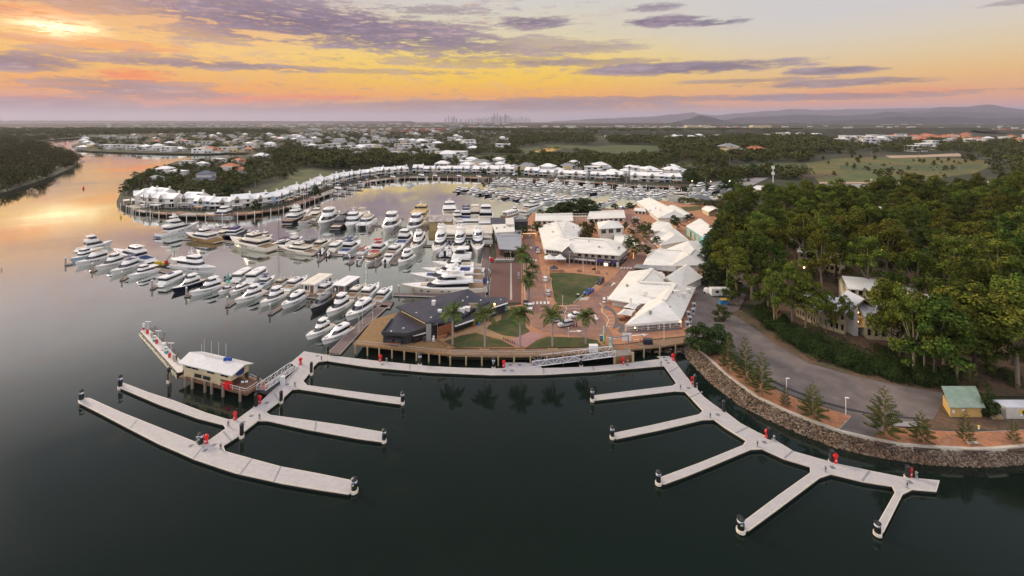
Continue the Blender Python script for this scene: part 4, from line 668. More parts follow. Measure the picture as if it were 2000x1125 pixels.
# ---------------------------------------------------------------- old marina docks
DOCKM = mat('dock_planks', (.17, .125, .115), .8, var=.3, scale=2.5, stretch=(1, 6, 1)); DOCKE = mat('dock_edge', (.52, .47, .42), .7, var=.2); OLDP = mat('concrete_pile', (.42, .38, .33), .8, var=.3)
mb = MB(); mb.lathe(0, 0, [(.28, -1.5), (.28, 2.6), (.05, 2.85)], 8); _op = mb.mesh('shaft', OLDP); mb = MB(); mb.lathe(0, 0, [(.3, 2.35), (.3, 2.62), (.05, 2.92)], 8); _oc = mb.mesh('cap', WHITE)
def oldpile(p, label, h=1.0):
    t = thing('dock_pile', label, 'pile', p, group='pale piles along the old marina docks', sc=(1, 1, h)); link('shaft', _op, t); link('cap', _oc, t)
def dock(label, seq, w, piles=(), z=.55, endpile=True):
    P = [G(x, y, z) for x, y in seq]; root = thing('timber_dock', label, 'dock', P[0], group='brown docks of the old marina'); o3 = P[0].copy()
    for i in range(len(P) - 1):
        a, b = P[i] - o3, P[i + 1] - o3; d = (b - a).normalized(); q = Vector((-d.y, d.x, 0)) * w / 2; a = a - d * (w * .3 if i else 0); a.z = b.z = 0; dz = -.004 * i
        mb = MB(); mb.prism([a + q * .92, b + q * .92, b - q * .92, a - q * .92], -.22 + dz, .03 + dz); mb.build('planking', DOCKM, root); mb = MB(); mb.prism([a + q, b + q, b - q, a - q], -.32 + dz, 0 + dz); mb.build('edge_beam', DOCKE, root); mb = MB(); mb.prism([a + q * .9, b + q * .9, b - q * .9, a - q * .9], -1.0, -.32 + dz); mb.build('float', FLOATM, root)
    for j, (x, y) in enumerate(piles): oldpile(G(x, y, .3), 'pale capped pile along the ' + label.split(',')[0])
dock('main dock of the front marina row, running from the outer west boats to the ramp', [(172, 491), (240, 508), (346, 534), (440, 561), (514, 571), (600, 577), (680, 584), (748, 594)], 2.6, [(233, 502), (420, 553), (655, 580)])
dock('wide timber stage at the inner end of the front marina row', [(746, 594), (766, 594)], 5.5)
dock('purple walkway with white lamp posts leading down beside the restaurant deck', [(750, 596), (704, 636), (652, 690)], 3.4)
dock('middle dock row from gold yacht to white superyachts', [(360, 466), (430, 469), (500, 480), (545, 487), (620, 494), (700, 499), (762, 501)], 2.4, [(404, 446), (404, 444)])
dock('purple dock running inland towards the brown shed', [(768, 515), (800, 477), (838, 439)], 2.8, [(840, 436)])
dock('back dock row below the townhouse basin', [(604, 433), (670, 438), (735, 440), (798, 444)], 2.2, [(736, 441)])
dock('cross dock behind the three white superyachts', [(826, 479), (890, 480), (962, 482)], 2.4)
dock('purple dock ramp beside the brown timber plaza', [(953, 484), (947, 520), (941, 562), (937, 584)], 3.6, [(958, 490), (957, 515), (955, 540), (953, 565)])
dock('dock under the longest superyacht', [(770, 574), (810, 575), (860, 577), (930, 580)], 2.2, [(779, 572), (806, 574)])
fing = [((140, 514), (128, 517), 'west end'), ((192, 522), (180, 529), 'second'), ((254, 536), (238, 546), 'third'), ((314, 550), (297, 563), 'fourth'), ((378, 566), (364, 578), 'fifth'), ((466, 582), (444, 597), 'sixth'), ((558, 592), (527, 612), 'seventh'), ((392, 444), (376, 456), 'one beside the three deck superyacht'), ((536, 470), (515, 480), 'one behind the large cream yacht'), ((698, 502), (683, 515), 'wide left'), ((748, 505), (734, 519), 'wide right'), ((634, 499), (622, 509), 'short tender'), ((732, 440), (721, 452), 'near catamaran'), ((731, 424), (722, 431), 'far catamaran'), ((780, 443), (766, 455), 'near lone cruiser'), ((786, 426), (774, 436), 'far lone cruiser')]
for a, b, lb in fing:
    dock(f'{lb} finger dock' + (' of the front row' if b[1] > 510 and b[0] < 600 else ' of the inner rows'), [a, b], 1.5); oldpile(G(b[0], b[1] - 1, .3), f'pale capped pile at the tip of the {lb} finger dock', 1.05)
for i, (x0, y0, x1, y1, nm) in enumerate([(885, 376, 1050, 392, 'front'), (964, 364, 1130, 374, 'second'), (1130, 374, 1300, 386, 'second right'), (1050, 391, 1140, 394, 'front right'), (960, 352, 1040, 357, 'rear')]): dock(f'{nm} dock of the far marina, hidden between boats', [(x0, y0 - 2), (x1, y1 - 3)], 2.5)
# ================================================================ BUILDINGS
ROOFW = mat('white_roof_sheet', (.80, .79, .73), .55, var=.16, scale=.12, c2=(.73, .71, .64), bump=.08, bscale=1.5, stretch=(1, 3, 1))
ROOFS = mat('bright_roof_tile', (.84, .84, .83), .6, var=.10, scale=.5)
ROOFG = mat('grey_roof_sheet', (.30, .32, .36), .45, var=.15, scale=.2, spec=.6)
ROOFD = mat('dark_roof_sheet', (.044, .046, .068), .5, var=.3, scale=.25, c2=(.060, .058, .078))
ROOFR = mat('rusted_roof', (.34, .28, .27), .8, var=.5, scale=.5, c2=(.55, .52, .50))
ROOFB = mat('blue_roof_tile', (.085, .11, .17), .6, var=.25)
ROOFT = mat('terracotta_roof', (.50, .17, .08), .7, var=.25)
WALLW = mat('white_render_wall', (.66, .64, .58), .7, var=.10, scale=.3)
WALLC = mat('cream_weatherboard', (.62, .52, .32), .7, var=.12, scale=.3)
WALLG = mat('grey_wall', (.30, .30, .29), .7, var=.15)
WALLD = mat('charcoal_wall', (.035, .036, .042), .6, var=.2)
WALLT = mat('turquoise_wall', (.20, .52, .55), .7, var=.15)
TIMB = mat('cedar_boards', (.30, .11, .05), .6, var=.25, scale=1.5, stretch=(3, 3, .3))
DECKM = mat('boardwalk_planks', (.30, .195, .115), .8, var=.4, scale=1.6, stretch=(3, .4, 1), c2=(.24, .15, .085))
DECK2 = mat('restaurant_deck', (.30, .18, .075), .8, var=.35, scale=1.2, c2=(.24, .14, .06))
DECKB = mat('brown_timber_stage', (.155, .075, .058), .7, var=.3, scale=1.2, stretch=(.3, 4, 1), c2=(.13, .07, .06))
TRIM = mat('white_trim', (.74, .73, .70), .5, var=.08)
LAMP = mat('warm_lamp', (1, .6, .25), .5, var=0, emit=(1, .55, .18), es=14)
FAIRY = mat('fairy_light_bark', (.5, .2, .04), .8, var=.3, scale=6, emit=(1, .36, .04), es=1.3)
LITW = mat('lit_window', (.9, .85, .75), .4, var=0, emit=(1, .92, .78), es=1.5)
PANEL = mat('solar_panel', (.015, .025, .09), .2, var=.2, spec=.7)
def roofmesh(faces, V, th=.28):
    """roof skin of the given faces with a real thickness and closed edges"""
    keys = sorted({k for f in faces for k in f}); ix = {k: i for i, k in enumerate(keys)}; k = len(keys); mb = MB()
    fs = [tuple(ix[q] for q in f) for f in faces]; out = []
    for f in fs:
        a, b, c = (V[keys[f[0]]], V[keys[f[1]]], V[keys[f[2]]])
        out.append(f if (b - a).cross(c - a).z > 0 else f[::-1])
    ed = {}
    for f in out:
        for i in range(len(f)): e = (f[i], f[(i + 1) % len(f)]); ed[e] = 1
    bd = [e for e in ed if (e[1], e[0]) not in ed]
    mb.add([V[q] for q in keys] + [V[q] - Vector((0, 0, th)) for q in keys], out + [tuple(k + i for i in f[::-1]) for f in out] + [(b, a, k + a, k + b) for a, b in bd]); return mb
def shrink(P, d):
    c = sum(P, Vector()) / len(P); return [p + (c - p).normalized() * d for p in P]
def wins(root, A, B, z0, z1, n_, frac=.6, m=None, depth=.08, name='window', t0=0.0, t1=1.0):
    d = (B - A); d.z = 0; ln = d.length; u = d.normalized(); nrm = Vector((u.y, -u.x, 0))
    if nrm.dot(Vector((A.x, A.y, 0)) + Vector((0, 0, 0))) > 0: nrm = -nrm          # towards the camera side
    for i in range(n_):
        t = t0 + (t1 - t0) * (i + .5) / n_; p = A + d * t + nrm * .03; mb = MB(); mb.box(p.x - root.location.x, p.y - root.location.y, (z0 + z1) / 2 - root.location.z, ln * (t1 - t0) / n_ * frac, depth, z1 - z0, math.atan2(u.y, u.x)); mb.build(name, m or GLASS, root)
def bld(name, label, V, faces, foot, wall, roof, ze, cat='building', ins=.5, gables=(), zb=LZ, caps=(), th=.28, group=None, roofname='roof'):
    """V: key -> (px, py, z)."""
    Vw = {k: G(*v) for k, v in V.items()}; o3 = sum((Vw[k] for k in foot), Vector()) / len(foot); o3.z = zb
    root = thing(name, label, cat, o3, group=group); Vl = {k: v - o3 for k, v in Vw.items()}
    roofmesh(faces, Vl, th).build(roofname, roof, root)
    fp = shrink([Vl[k] for k in foot], ins); mb = MB(); mb.prism(fp, -.5, ze - zb - th * .6)
    for g in gables: q = [Vl[k] - Vector((0, 0, th * .5)) for k in g]; mb.poly(q)
    mb.build('wall', wall, root)
    for a, b, w, h in caps:
        A, B = Vl[a], Vl[b]; d = (B - A); u = d.normalized(); q = Vector((-u.y, u.x, 0)) * w / 2; mb = MB()
        A = A + u * .3; B = B - u * .3; mb.loft([[A + q - Vector((0, 0, .1)), A + q + Vector((0, 0, h)), A - q + Vector((0, 0, h)), A - q - Vector((0, 0, .1))], [B + q - Vector((0, 0, .1)), B + q + Vector((0, 0, h)), B - q + Vector((0, 0, h)), B - q - Vector((0, 0, .1))]]); mb.build('ridge_vent', roof, root)
    root['_'] = 0; del root['_']
    return root, Vw
def posts(root, A, B, n_, z0, z1, r=.12, m=None, name='post'):
    for i in range(n_):
        p = A.lerp(B, i / max(1, n_ - 1)) - root.location; mb = MB(); mb.box(p.x, p.y, (z0 + z1) / 2 - root.location.z, r * 2, r * 2, z1 - z0); mb.build(name, m or TRIM, root)
def rail(root, pts, z, h=1.05, m=None, name='railing', step=2.2):
    mb = MB(); o3 = root.location
    for i in range(len(pts) - 1):
        a, b = pts[i] - o3, pts[i + 1] - o3; a.z = b.z = z - o3.z; d = b - a; k = max(1, int(d.length / step)); up = Vector((0, 0, h)); mb.tube(a + up, b + up, .05, 4); mb.tube(a + up * .5, b + up * .5, .03, 4)
        for j in range(k + 1): p = a + d * (j / k); mb.tube(p, p + up, .04, 4)
    mb.build(name, m or STEEL, root)
# ---- dark waterfront restaurant
ZE = 7.0
V = dict(tl=(773, 598, 7.2), ap=(914, 564, 7.4), rt=(956, 589, 6.0), r2=(932, 600, 5.6), f1=(887, 628, 5.3), f2=(853, 631, 6.3), f3=(833, 630, 7.0))
rs, VR = bld('restaurant', 'dark roofed waterside restaurant with cedar front on the timber deck', V, [['tl', 'f3', 'f2', 'f1', 'r2', 'rt', 'ap']], ['tl', 'f3', 'f2', 'f1', 'r2', 'rt', 'ap'], WALLD, ROOFD, 5.15, cat='restaurant', ins=.5, th=.40)
o3 = rs.location
def part_prism(root, name, px, zt, zb, m, z=None, ins=0): 
    P = [G(x, y, zt) - root.location for x, y in px]; mb = MB(); mb.prism(shrink(P, ins) if ins else P, zb - root.location.z, zt - root.location.z); return mb.build(name, m, root)
part_prism(rs, 'low_wing', [(778, 610), (830, 641), (805, 650), (796, 652.5), (747, 650.5), (766, 625)], 4.9, LZ, WALLD, ins=.2); part_prism(rs, 'low_wing_roof', [(778, 609), (831, 642), (805, 651), (796, 653.5), (746, 651), (766, 624)], 5.15, 4.9, ROOFD)
for a, b in (((746, 651), (766, 624)), ((746, 651), (796, 653.5)), ((796, 653.5), (831, 642))):
    P = [G(*a, 5.15), G(*b, 5.15)]; d = (P[1] - P[0]).normalized(); q = Vector((-d.y, d.x, 0)) * .15; mb = MB(); mb.prism([p - o3 for p in (P[0] + q, P[1] + q, P[1] - q, P[0] - q)], 4.7 - LZ, 5.6 - LZ); mb.build('parapet', WALLD, rs)
part_prism(rs, 'east_wing', [(943, 581), (988, 581), (988, 592), (953, 604), (932, 612), (925, 600)], 5.3, LZ, WALLD, ins=.3); part_prism(rs, 'east_wing_roof', [(942, 580), (990, 580), (990, 591), (953, 603), (931, 612), (925, 600)], 5.55, 5.3, ROOFD)
part_prism(rs, 'front_lower_roof', [(888, 636), (887, 632), (932, 606), (952, 604), (966, 609)], 4.5, 4.2, ROOFD); part_prism(rs, 'front_room', [(889, 636), (888, 633), (932, 607), (950, 605), (963, 609)], 4.2, LZ, WALLD)
for a, b, z in (((888, 637), (966, 610), 4.35), ((953, 603.5), (990.5, 591.5), 5.45), ((745.5, 652), (785, 655), 4.1), ((806, 655), (833, 649), 4.2)):
    P = [G(*a, z) - o3, G(*b, z) - o3]; d = (P[1] - P[0]).normalized(); q = Vector((-d.y, d.x, 0)) * .45; mb = MB(); mb.prism([P[0] + q, P[1] + q, P[1] - q, P[0] - q], z - LZ - .1, z - LZ + .1); mb.build('awning_edge', TRIM, rs)
def wallpart(root, name, a, b, z0, z1, m, th=.12, zz=None):
    """upright panel whose lower edge runs between two pixels at height z0"""
    A, B = G(*a, z0) - root.location, G(*b, z0) - root.location; d = (B - A).normalized(); q = Vector((d.y, -d.x, 0)) * th; mb = MB(); mb.prism([A, B, B + q, A + q], z0 - root.location.z, z1 - root.location.z); return mb.build(name, m, root)
wallpart(rs, 'cedar_wall', (853.5, 661.5), (886, 651), LZ, 5.25, TIMB, .3); wallpart(rs, 'upper_wall', (781, 612), (832, 643), 5.0, 6.7, mat('brown_upper_wall', (.10, .07, .055), .6)); wallpart(rs, 'cedar_wall', (853.5, 661.2), (872, 655.3), 5.25, 5.7, TIMB, .25); wallpart(rs, 'corner_pier', (832, 666), (842, 664.8), LZ, 6.6, WALLG, .3); gl = wallpart(rs, 'entrance_glazing', (842, 664.8), (853.5, 661.5), LZ + .1, 6.2, GLASS, .25)
for k in range(4): t = k / 3; wallpart(rs, 'mullion', (842 + 11 * t, 665 - 3.5 * t), (842.8 + 11 * t, 664.8 - 3.5 * t), LZ, 6.2, TRIM, .35)
wallpart(rs, 'serving_opening', (752, 668), (783, 670), LZ + 1.1, LZ + 2.3, GLASS); wallpart(rs, 'timber_counter', (748, 671.5), (783, 673), LZ + .7, LZ + 1.05, TIMB); wallpart(rs, 'folding_door', (807, 671), (831, 663.5), LZ, LZ + 2.3, GLASS); wallpart(rs, 'roof_edge_flashing', (784, 608), (831, 632.5), 6.75, 6.9, mat('yellow_flashing', (.6, .46, .2), .5))
sg = wallpart(rs, 'sign', (968, 609), (989.5, 603.5), LZ + .5, LZ + 2.2, TEAL, .15)
for k in range(7): a = .12 + k * .11; x = 968 + 21.5 * a; y = 609 - 5.5 * a; mb = MB(); c = G(x, y, LZ + .5) - o3; mb.box(c.x, c.y - .18, c.z + .85 + .1 * (k % 2), .35, .05, .22 + .1 * ((k * 3) % 2)); mb.build('sign_lettering', WHITE, sg and rs)
wallpart(rs, 'sign_border', (968, 610), (989.5, 604.5), LZ + .25, LZ + .5, TRIM, .2)
def unit(root, px, py, z, sx, sy, sz, m, name):
    c = G(px, py, z) - root.location; mb = MB(); mb.box(c.x, c.y, c.z + sz / 2, sx, sy, sz); mb.box(c.x, c.y, c.z + sz + .06, sx * 1.12, sy * 1.12, .12); mb.build(name, m, root)
unit(rs, 847, 598, 6.8, 1.0, 1.0, 1.5, TRIM, 'roof_vent'); unit(rs, 859, 615, 6.2, 1.0, 1.0, 1.3, TRIM, 'roof_vent'); unit(rs, 901, 610, 5.7, 1.9, 1.4, 1.2, TRIM, 'air_conditioner'); unit(rs, 913, 607, 5.7, 1.4, 1.3, 1.0, TRIM, 'air_conditioner'); unit(rs, 924, 601, 5.8, 2.4, .3, 1.2, mat('beige_screen', (.35, .30, .2), .7), 'roof_screen')
for px, py in ((882, 578), (913, 581), (798, 603), (813, 612), (939, 587), (842, 621), (788, 642), (764, 648), (978, 586), (904, 588)): unit(rs, px, py, (5.5 if px > 970 else 6.9) if py < 625 else (5.1 if px < 800 else 6.3), .35, .35, .12, TRIM, 'skylight')
mb = MB(); c = G(965.5, 594, 5.9) - o3; mb.sphere(c, .28); mb.build('roof_lamp', LAMP, rs)
# ---- timber boardwalk and decks on posts
def deckthing(label, px, m, zt=LZ, th=.35, post=(), name='boardwalk', railpts=None, zb=-1.5, group=None, edge=None):
    P = [G(x, y, zt) for x, y in px]; root = thing(name, label, 'boardwalk' if name == 'boardwalk' else 'deck', P[0], group=group); loc = [p - P[0] for p in P]
    mb = MB(); mb.prism(loc, -th, .03); mb.build('decking', m, root)
    for x, y in post: c = G(x, y, zt) - P[0]; mb = MB(); mb.lathe(c.x, c.y + .25, [(.2, zb - zt), (.2, -.1)], 8); mb.build('post', mat('pale_timber_post', (.45, .36, .20), .8, var=.25), root)
    if railpts: rail(root, [G(x, y, zt) for x, y in railpts], zt)
    return root
deckthing('golden timber deck wrapping the dark restaurant beside the water', [(690, 673), (730, 623), (775, 611), (800, 630), (834, 664), (853, 664), (884, 680), (880, 693), (860, 691.5), (800, 685), (740, 678)], DECK2, LZ + .03, post=[(693, 675), (717, 678), (740, 680), (765, 683), (789, 686), (813, 688), (837, 690.5), (858, 692.5)], railpts=[(690, 673.5), (740, 677.5), (800, 684.5), (860, 691), (880, 693)], name='restaurant_deck')
deckthing('long plank boardwalk edging the palm lawns and curved plaza front', [(880, 693.5), (884, 681), (930, 682), (1000, 682), (1140, 679), (1190, 675), (1236, 670.5), (1276, 664), (1337, 658), (1346, 668.5), (1290, 677), (1236, 682), (1188, 684), (1150, 688), (1080, 694), (1000, 695.5), (940, 695)], DECKM, LZ + .05, post=[(879, 696), (910, 696.5), (941, 697), (973, 697), (1004, 697.5), (1036, 697), (1068, 696), (1100, 694), (1130, 691), (1258, 681.5), (1289, 679), (1320, 674.5)], railpts=[(880, 693), (940, 694.5), (1000, 695), (1080, 693.5), (1150, 687.5), (1184, 684)])
deckthing('brown timber stage with a central pale strip between purple dock and palms', [(955, 591), (961, 512), (1017, 513), (1023, 591)], DECKB, LZ + .10, name='timber_stage')
def slab(name, label, cat, px, z, h, m): P = [G(x, y, z) for x, y in px]; mb = MB(); mb.prism(P, z - .02, z + h); return tag(mb.build(name, m), label, cat)
slab('pale_strip', 'pale concrete strip let into the brown timber stage', 'paving strip', [(996, 586), (997, 514), (999, 514), (1000.5, 586)], LZ + .135, .04, KERB)
# timber abutment at the gangway head
root = thing('gangway_abutment', 'timber faced gangway landing with grey gate frame between boardwalk and gangway', 'landing', G(1218, 692, LZ)); P = [G(x, y, LZ + .02) - root.location for x, y in [(1197, 676), (1228, 674), (1235, 692), (1201, 696)]]
mb = MB(); mb.prism(P, -.2, .03); mb.build('decking', mat('weathered_planks', (.30, .25, .22), .8, var=.3, scale=2), root); mb = MB(); mb.prism(shrink(P, .1), -3, -.2); mb.build('timber_face', mat('abutment_timber', (.26, .13, .06), .7, var=.35, scale=2, stretch=(.3, .3, 4)), root)
for x in (1200, 1236): c = G(x, 695, LZ) - root.location; mb = MB(); mb.box(c.x, c.y, -.7, .5, .5, 3.2); mb.build('corner_post', mat('pale_timber_post', (.45, .36, .2), .8), root)
fr = mat('gate_grey', (.20, .22, .25), .5); c1, c2_ = G(1195, 680, LZ) - root.location, G(1227, 676, LZ) - root.location; mb = MB(); mb.box(c1.x, c1.y, 1.4, .25, .25, 2.8); mb.box(c2_.x, c2_.y, 1.4, .25, .25, 2.8); mb.tube(c1 + Vector((0, 0, 2.7)), c2_ + Vector((0, 0, 2.7)), .16, 6); mb.build('gate_frame', fr, root)
c = G(1192, 680, LZ) - root.location; mb = MB(); mb.box(c.x, c.y, 1.35, .6, .4, 2.7); mb.build('sign_panel', mat('mint_panel', (.45, .62, .58), .5), root); mb = MB(); [mb.tube((c.x - .1 + .28 * math.cos(a), c.y - .22, 1.9 + .28 * math.sin(a)), (c.x - .1 + .28 * math.cos(a + .6), c.y - .22, 1.9 + .28 * math.sin(a + .6)), .05, 4) for a in (0, .8, 1.6, 2.4, 3.4, 4.2, 5.0)]; mb.build('sign_emblem', WALLD, root)
def simple(name, label, cat, px, py, boxes, z=LZ, rz=0.0, group=None):
    t = thing(name, label, cat, G(px, py, z), rz, group)
    for nm, m, *bs in boxes:
        mb = MB()
        for b in bs:
            if not isinstance(b[0], str): mb.box(*b)
            elif b[0] == 'tube': mb.tube(*b[1:])
            elif b[0] == 'ball': mb.sphere(*b[1:])
        mb.build(nm, m, t)
    return t
simple('site_panel', 'white upright board standing behind the grey gate frame', 'board', 1224, 668, [('board', TRIM, (0, 0, 1.2, 2.4, .1, 2.4)), ('foot', STEEL, (-1, 0, .1, .1, .9, .2), (1, 0, .1, .1, .9, .2))])
simple('white_crate', 'big white box standing on the boardwalk above the gangway', 'box', 1159, 686, [('body', TRIM, (0, 0, .75, 2.1, 1.1, 1.5)), ('lid', WHITE, (0, 0, 1.54, 2.2, 1.2, .1))])
simple('storage_box', 'dark blue storage box on the boardwalk east of the gate frame', 'box', 1265, 672, [('body', NAVY, (0, 0, .7, 2.3, 1.1, 1.3)), ('lid', CHAR, (0, 0, 1.39, 2.4, 1.2, .1))])
for x, y, lb in [(1214, 681, 'heap beside the gate frame'), (1229, 678, 'piece right of the gate frame'), (1243, 680, 'piece on the boardwalk near the blue box'), (1250, 666, 'cone on the pavers above the blue box'), (1333, 643, 'cone by the restaurant corner and service yard'), (517, 757, 'cone on the timber landing')]:
    t = thing('traffic_cone', 'orange traffic ' + lb, 'traffic cone', G(x, y, LZ), group='orange traffic cones'); mb = MB(); mb.lathe(0, 0, [(.3, .05), (.06, .85)], 8); mb.build('cone', mat('orange_plastic', (.75, .14, .02), .5), t); mb = MB(); mb.box(0, 0, .03, .7, .7, .06); mb.build('base', mat('orange_plastic', (.75, .14, .02), .5), t)
# ---- white village buildings
def front(root, Vw, a, b, n_, z0, z1, frac=.6, m=None, name='window', t0=.03, t1=.97, off=.5):
    A, B = Vw[a].copy(), Vw[b].copy(); c = root.location; A = A + (Vector((c.x, c.y, A.z)) - A).normalized() * off; B = B + (Vector((c.x, c.y, B.z)) - B).normalized() * off; wins(root, A, B, z0, z1, n_, frac, m, t0=t0, t1=t1, name=name)
Q = 7.1; V = dict(A=(1051, 442, Q), B=(1062, 486, Q), b1=(1096, 490, Q), b2=(1123, 493, Q), C=(1210, 499, Q), D=(1233, 480, Q), R2=(1180, 470, 9.6), R1=(1098, 463, 9.6), T=(1085, 433, 9.6), w0=(1105, 432, 9.2), w1=(1138, 444, Q), v=(1126, 463, Q), e=(1128, 452, Q), n=(1108, 430, Q), D2=(1190, 466, Q))
b1, VB = bld('shop_building', 'large L-shaped white roofed two storey building above the clay plaza with a purple shopfront', V, [['B', 'b1', 'b2', 'C', 'R2', 'R1'], ['C', 'D', 'R2'], ['A', 'B', 'R1', 'T'], ['T', 'R1', 'v', 'e', 'w0'], ['R1', 'R2', 'D2', 'v'], ['R2', 'D', 'D2'], ['w0', 'e', 'w1'], ['A', 'T', 'w0', 'n'], ['n', 'w0', 'w1']], ['A', 'B', 'b1', 'b2', 'C', 'D', 'D2', 'v', 'e', 'w1', 'n'], WALLW, ROOFW, 7.1, ins=1.4, caps=[('R1', 'R2', 1.2, .35), ('T', 'R1', 1.2, .35)])
VB2 = {k: v for k, v in VB.items()}
front(b1, VB, 'B', 'b1', 6, 5.4, 6.6, .7, off=1.2); front(b1, VB, 'b2', 'C', 6, 5.4, 6.6, .5, off=1.2)
A, B = G(1066, 503, LZ), G(1208, 521, LZ)
def vpanel(root, name, pa, pb, z0, z1, m, t0=0, t1=1, th=.15, off=0.0):
    A, B = G(*pa, LZ), G(*pb, LZ); a, b = A.lerp(B, t0) - root.location, A.lerp(B, t1) - root.location; d = (b - a); d.z = 0; d.normalize(); q = Vector((d.y, -d.x, 0)); a = a + q * off; b = b + q * off; mb = MB(); mb.prism([a, b, b + q * th, a + q * th], z0 - root.location.z, z1 - root.location.z); return mb.build(name, m, root)
fa, fb = (1064, 509.5), (1208, 522.5)
VER = mat('dark_verandah', (.12, .10, .09), .7)
vpanel(b1, 'verandah_fascia', fa, fb, 4.75, 5.2, VER, off=.25); vpanel(b1, 'white_awning', fa, fb, 3.9, 4.6, TRIM, .42, .70, off=.3)
pur = mat('purple_fascia', (.075, .055, .24), .5, var=.1); ps = vpanel(b1, 'shop_fascia', fa, fb, 3.8, 4.75, pur, .70, .99, off=.32); vpanel(b1, 'sign_plate', fa, fb, 3.75, 4.8, NAVY, .80, .92, th=.06, off=.48)
for k in range(9): vpanel(b1, 'sign_lettering', fa, fb, 4.1, 4.1 + .25 + .12 * ((k * 5) % 3 == 0), WHITE, .815 + k * .0095, .822 + k * .0095, th=.05, off=.56)
for k in range(12): vpanel(b1, 'shop_window', fa, fb, 2.4, 3.9, LITW if k == 9 else GLASS, .30 + k * .057, .30 + k * .057 + .045, th=.08, off=.1)
for k in range(8): c = G(fa[0] + (fb[0] - fa[0]) * (.06 + k * .13), fa[1] + (fb[1] - fa[1]) * (.06 + k * .13) + 1.5, LZ) - b1.location; mb = MB(); mb.box(c.x, c.y, 2.3, .14, .14, 4.6); mb.build('post', VER, b1)
sfa, sfb = (1210, 522), (1231, 503); vpanel(b1, 'side_fascia', sfa, sfb, 4.0, 5.0, NAVY, 0, .9, off=.2); [vpanel(b1, 'side_lettering', sfa, sfb, 4.35, 4.6, WHITE, .3 + k * .05, .33 + k * .05, th=.05, off=.38) for k in range(6)]; vpanel(b1, 'side_window', sfa, sfb, 2.3, 3.8, GLASS, .05, .6, off=.1)
# gablet over the entry
gp = [G(1096, 493, 7), G(1110, 481, 8.8), G(1123, 496, 7), G(1116, 474, 8.9)]; mb = MB(); q = [p - b1.location for p in gp]; mb.add([q[0], q[1], q[3], q[2], q[0] + Vector((0, 3, 0)), q[2] + Vector((0, 3, 0))], [(0, 1, 2, 4), (1, 3, 5, 2)]); mb.build('entry_gable_roof', ROOFW, b1); mb = MB(); mb.poly([q[0] + Vector((.5, .5, -1.5)), q[2] + Vector((-.5, .5, -1.5)), q[2] + Vector((-.5, .5, -.1)), q[1] + Vector((0, .5, -.2)), q[0] + Vector((.5, .5, -.1))]); mb.build('entry_gable', VER, b1)
c = G(1209, 484, 8.4) - b1.location; mb = MB(); mb.lathe(c.x, c.y, [(.5, c.z - .3), (.5, c.z + .4), (.1, c.z + .6)], 10); mb.build('roof_ventilator', WALLG, b1)
def gable(name, label, a, b, c, d, r0, r1, ze, zr, wall=WALLW, roof=ROOFW, caps=True, wn=0, hip=False, **k):
    """a,b front eave left-right; c,d back eave right-left; r0,r1 ridge ends (left,right)"""
    V = dict(a=(*a, ze), b=(*b, ze), c=(*c, ze), d=(*d, ze), r0=(*r0, zr), r1=(*r1, zr)); fs = [['a', 'b', 'r1', 'r0'], ['c', 'd', 'r0', 'r1']] + ([['b', 'c', 'r1'], ['d', 'a', 'r0']] if hip else [])
    root, Vw = bld(name, label, V, fs, ['a', 'b', 'c', 'd'], wall, roof, ze, gables=() if hip else [['b', 'c', 'r1'], ['d', 'a', 'r0']], caps=[('r0', 'r1', .9, .3)] if caps else (), **k)
    if wn: front(root, Vw, 'a', 'b', wn, LZ + .4, min(LZ + 2.6, ze - .6), .55, off=k.get('ins', .5) - .1)
    return root, Vw
r_, v_ = gable('shop_building', 'left of two long white gabled buildings in front of the dark trees', (1045, 431), (1120, 431), (1118, 415), (1046, 416), (1046, 420), (1118, 419), 4.6, 6.2, wn=7, ins=.9); posts(r_, G(1047, 439, LZ), G(1119, 439, LZ), 7, LZ, 4.4)
r_, v_ = gable('shop_building', 'right of two long white gabled buildings in front of the dark trees', (1146, 427.5), (1222, 425), (1218, 410), (1152, 412), (1151, 414.5), (1219, 411.5), 4.6, 6.2, wn=7, ins=.9); posts(r_, G(1148, 435.5, LZ), G(1221, 433, LZ), 7, LZ, 4.4)
t = thing('footbridge', 'white lattice walkway joining the two long gabled buildings', 'footbridge', G(1134, 436, LZ)); mb = MB(); A, B = G(1119, 434, LZ) - t.location, G(1149, 434, LZ) - t.location
for k in range(6): p, q = A.lerp(B, k / 5), A.lerp(B, min(1, (k + 1) / 5)); mb.tube(p, p + Vector((0, 0, 5)), .1, 4); mb.tube(p, q + Vector((0, 0, 3)), .07, 4); mb.tube(q, p + Vector((0, 0, 3)), .07, 4)
mb.tube(A + Vector((0, 0, 4.9)), B + Vector((0, 0, 4.9)), .12, 4); mb.build('lattice', TRIM, t); mb = MB(); mb.box((A.x + B.x) / 2, A.y + .6, 3.3, (B - A).length, 1.2, .3); mb.build('walkway', TRIM, t)
r_, v_ = gable('shop_building', 'small square white building with a verandah and hipped roof at the centre of the village', (1169, 447), (1219, 444), (1208, 432), (1166, 434), (1188, 430.5), (1193, 430.5), 8.0, 10.5, hip=True, caps=False, ins=.9); front(r_, v_, 'a', 'b', 3, 5.6, 7.4, .6, off=.7); A, B = G(1174, 466, LZ), G(1217, 463, LZ); posts(r_, A + Vector((0, -.8, 0)), B + Vector((0, -.8, 0)), 4, 4.8, 7.9); rail(r_, [A + Vector((0, -.8, 0)), B + Vector((0, -.8, 0))], 4.8, m=TRIM)
gable('shop_building', 'low white annex roof with a round vent beside the small hipped building', (1199, 471), (1250, 480), (1232, 459), (1200, 456), (1200, 462), (1240, 468), 4.2, 5.8, caps=False, ins=1.0)
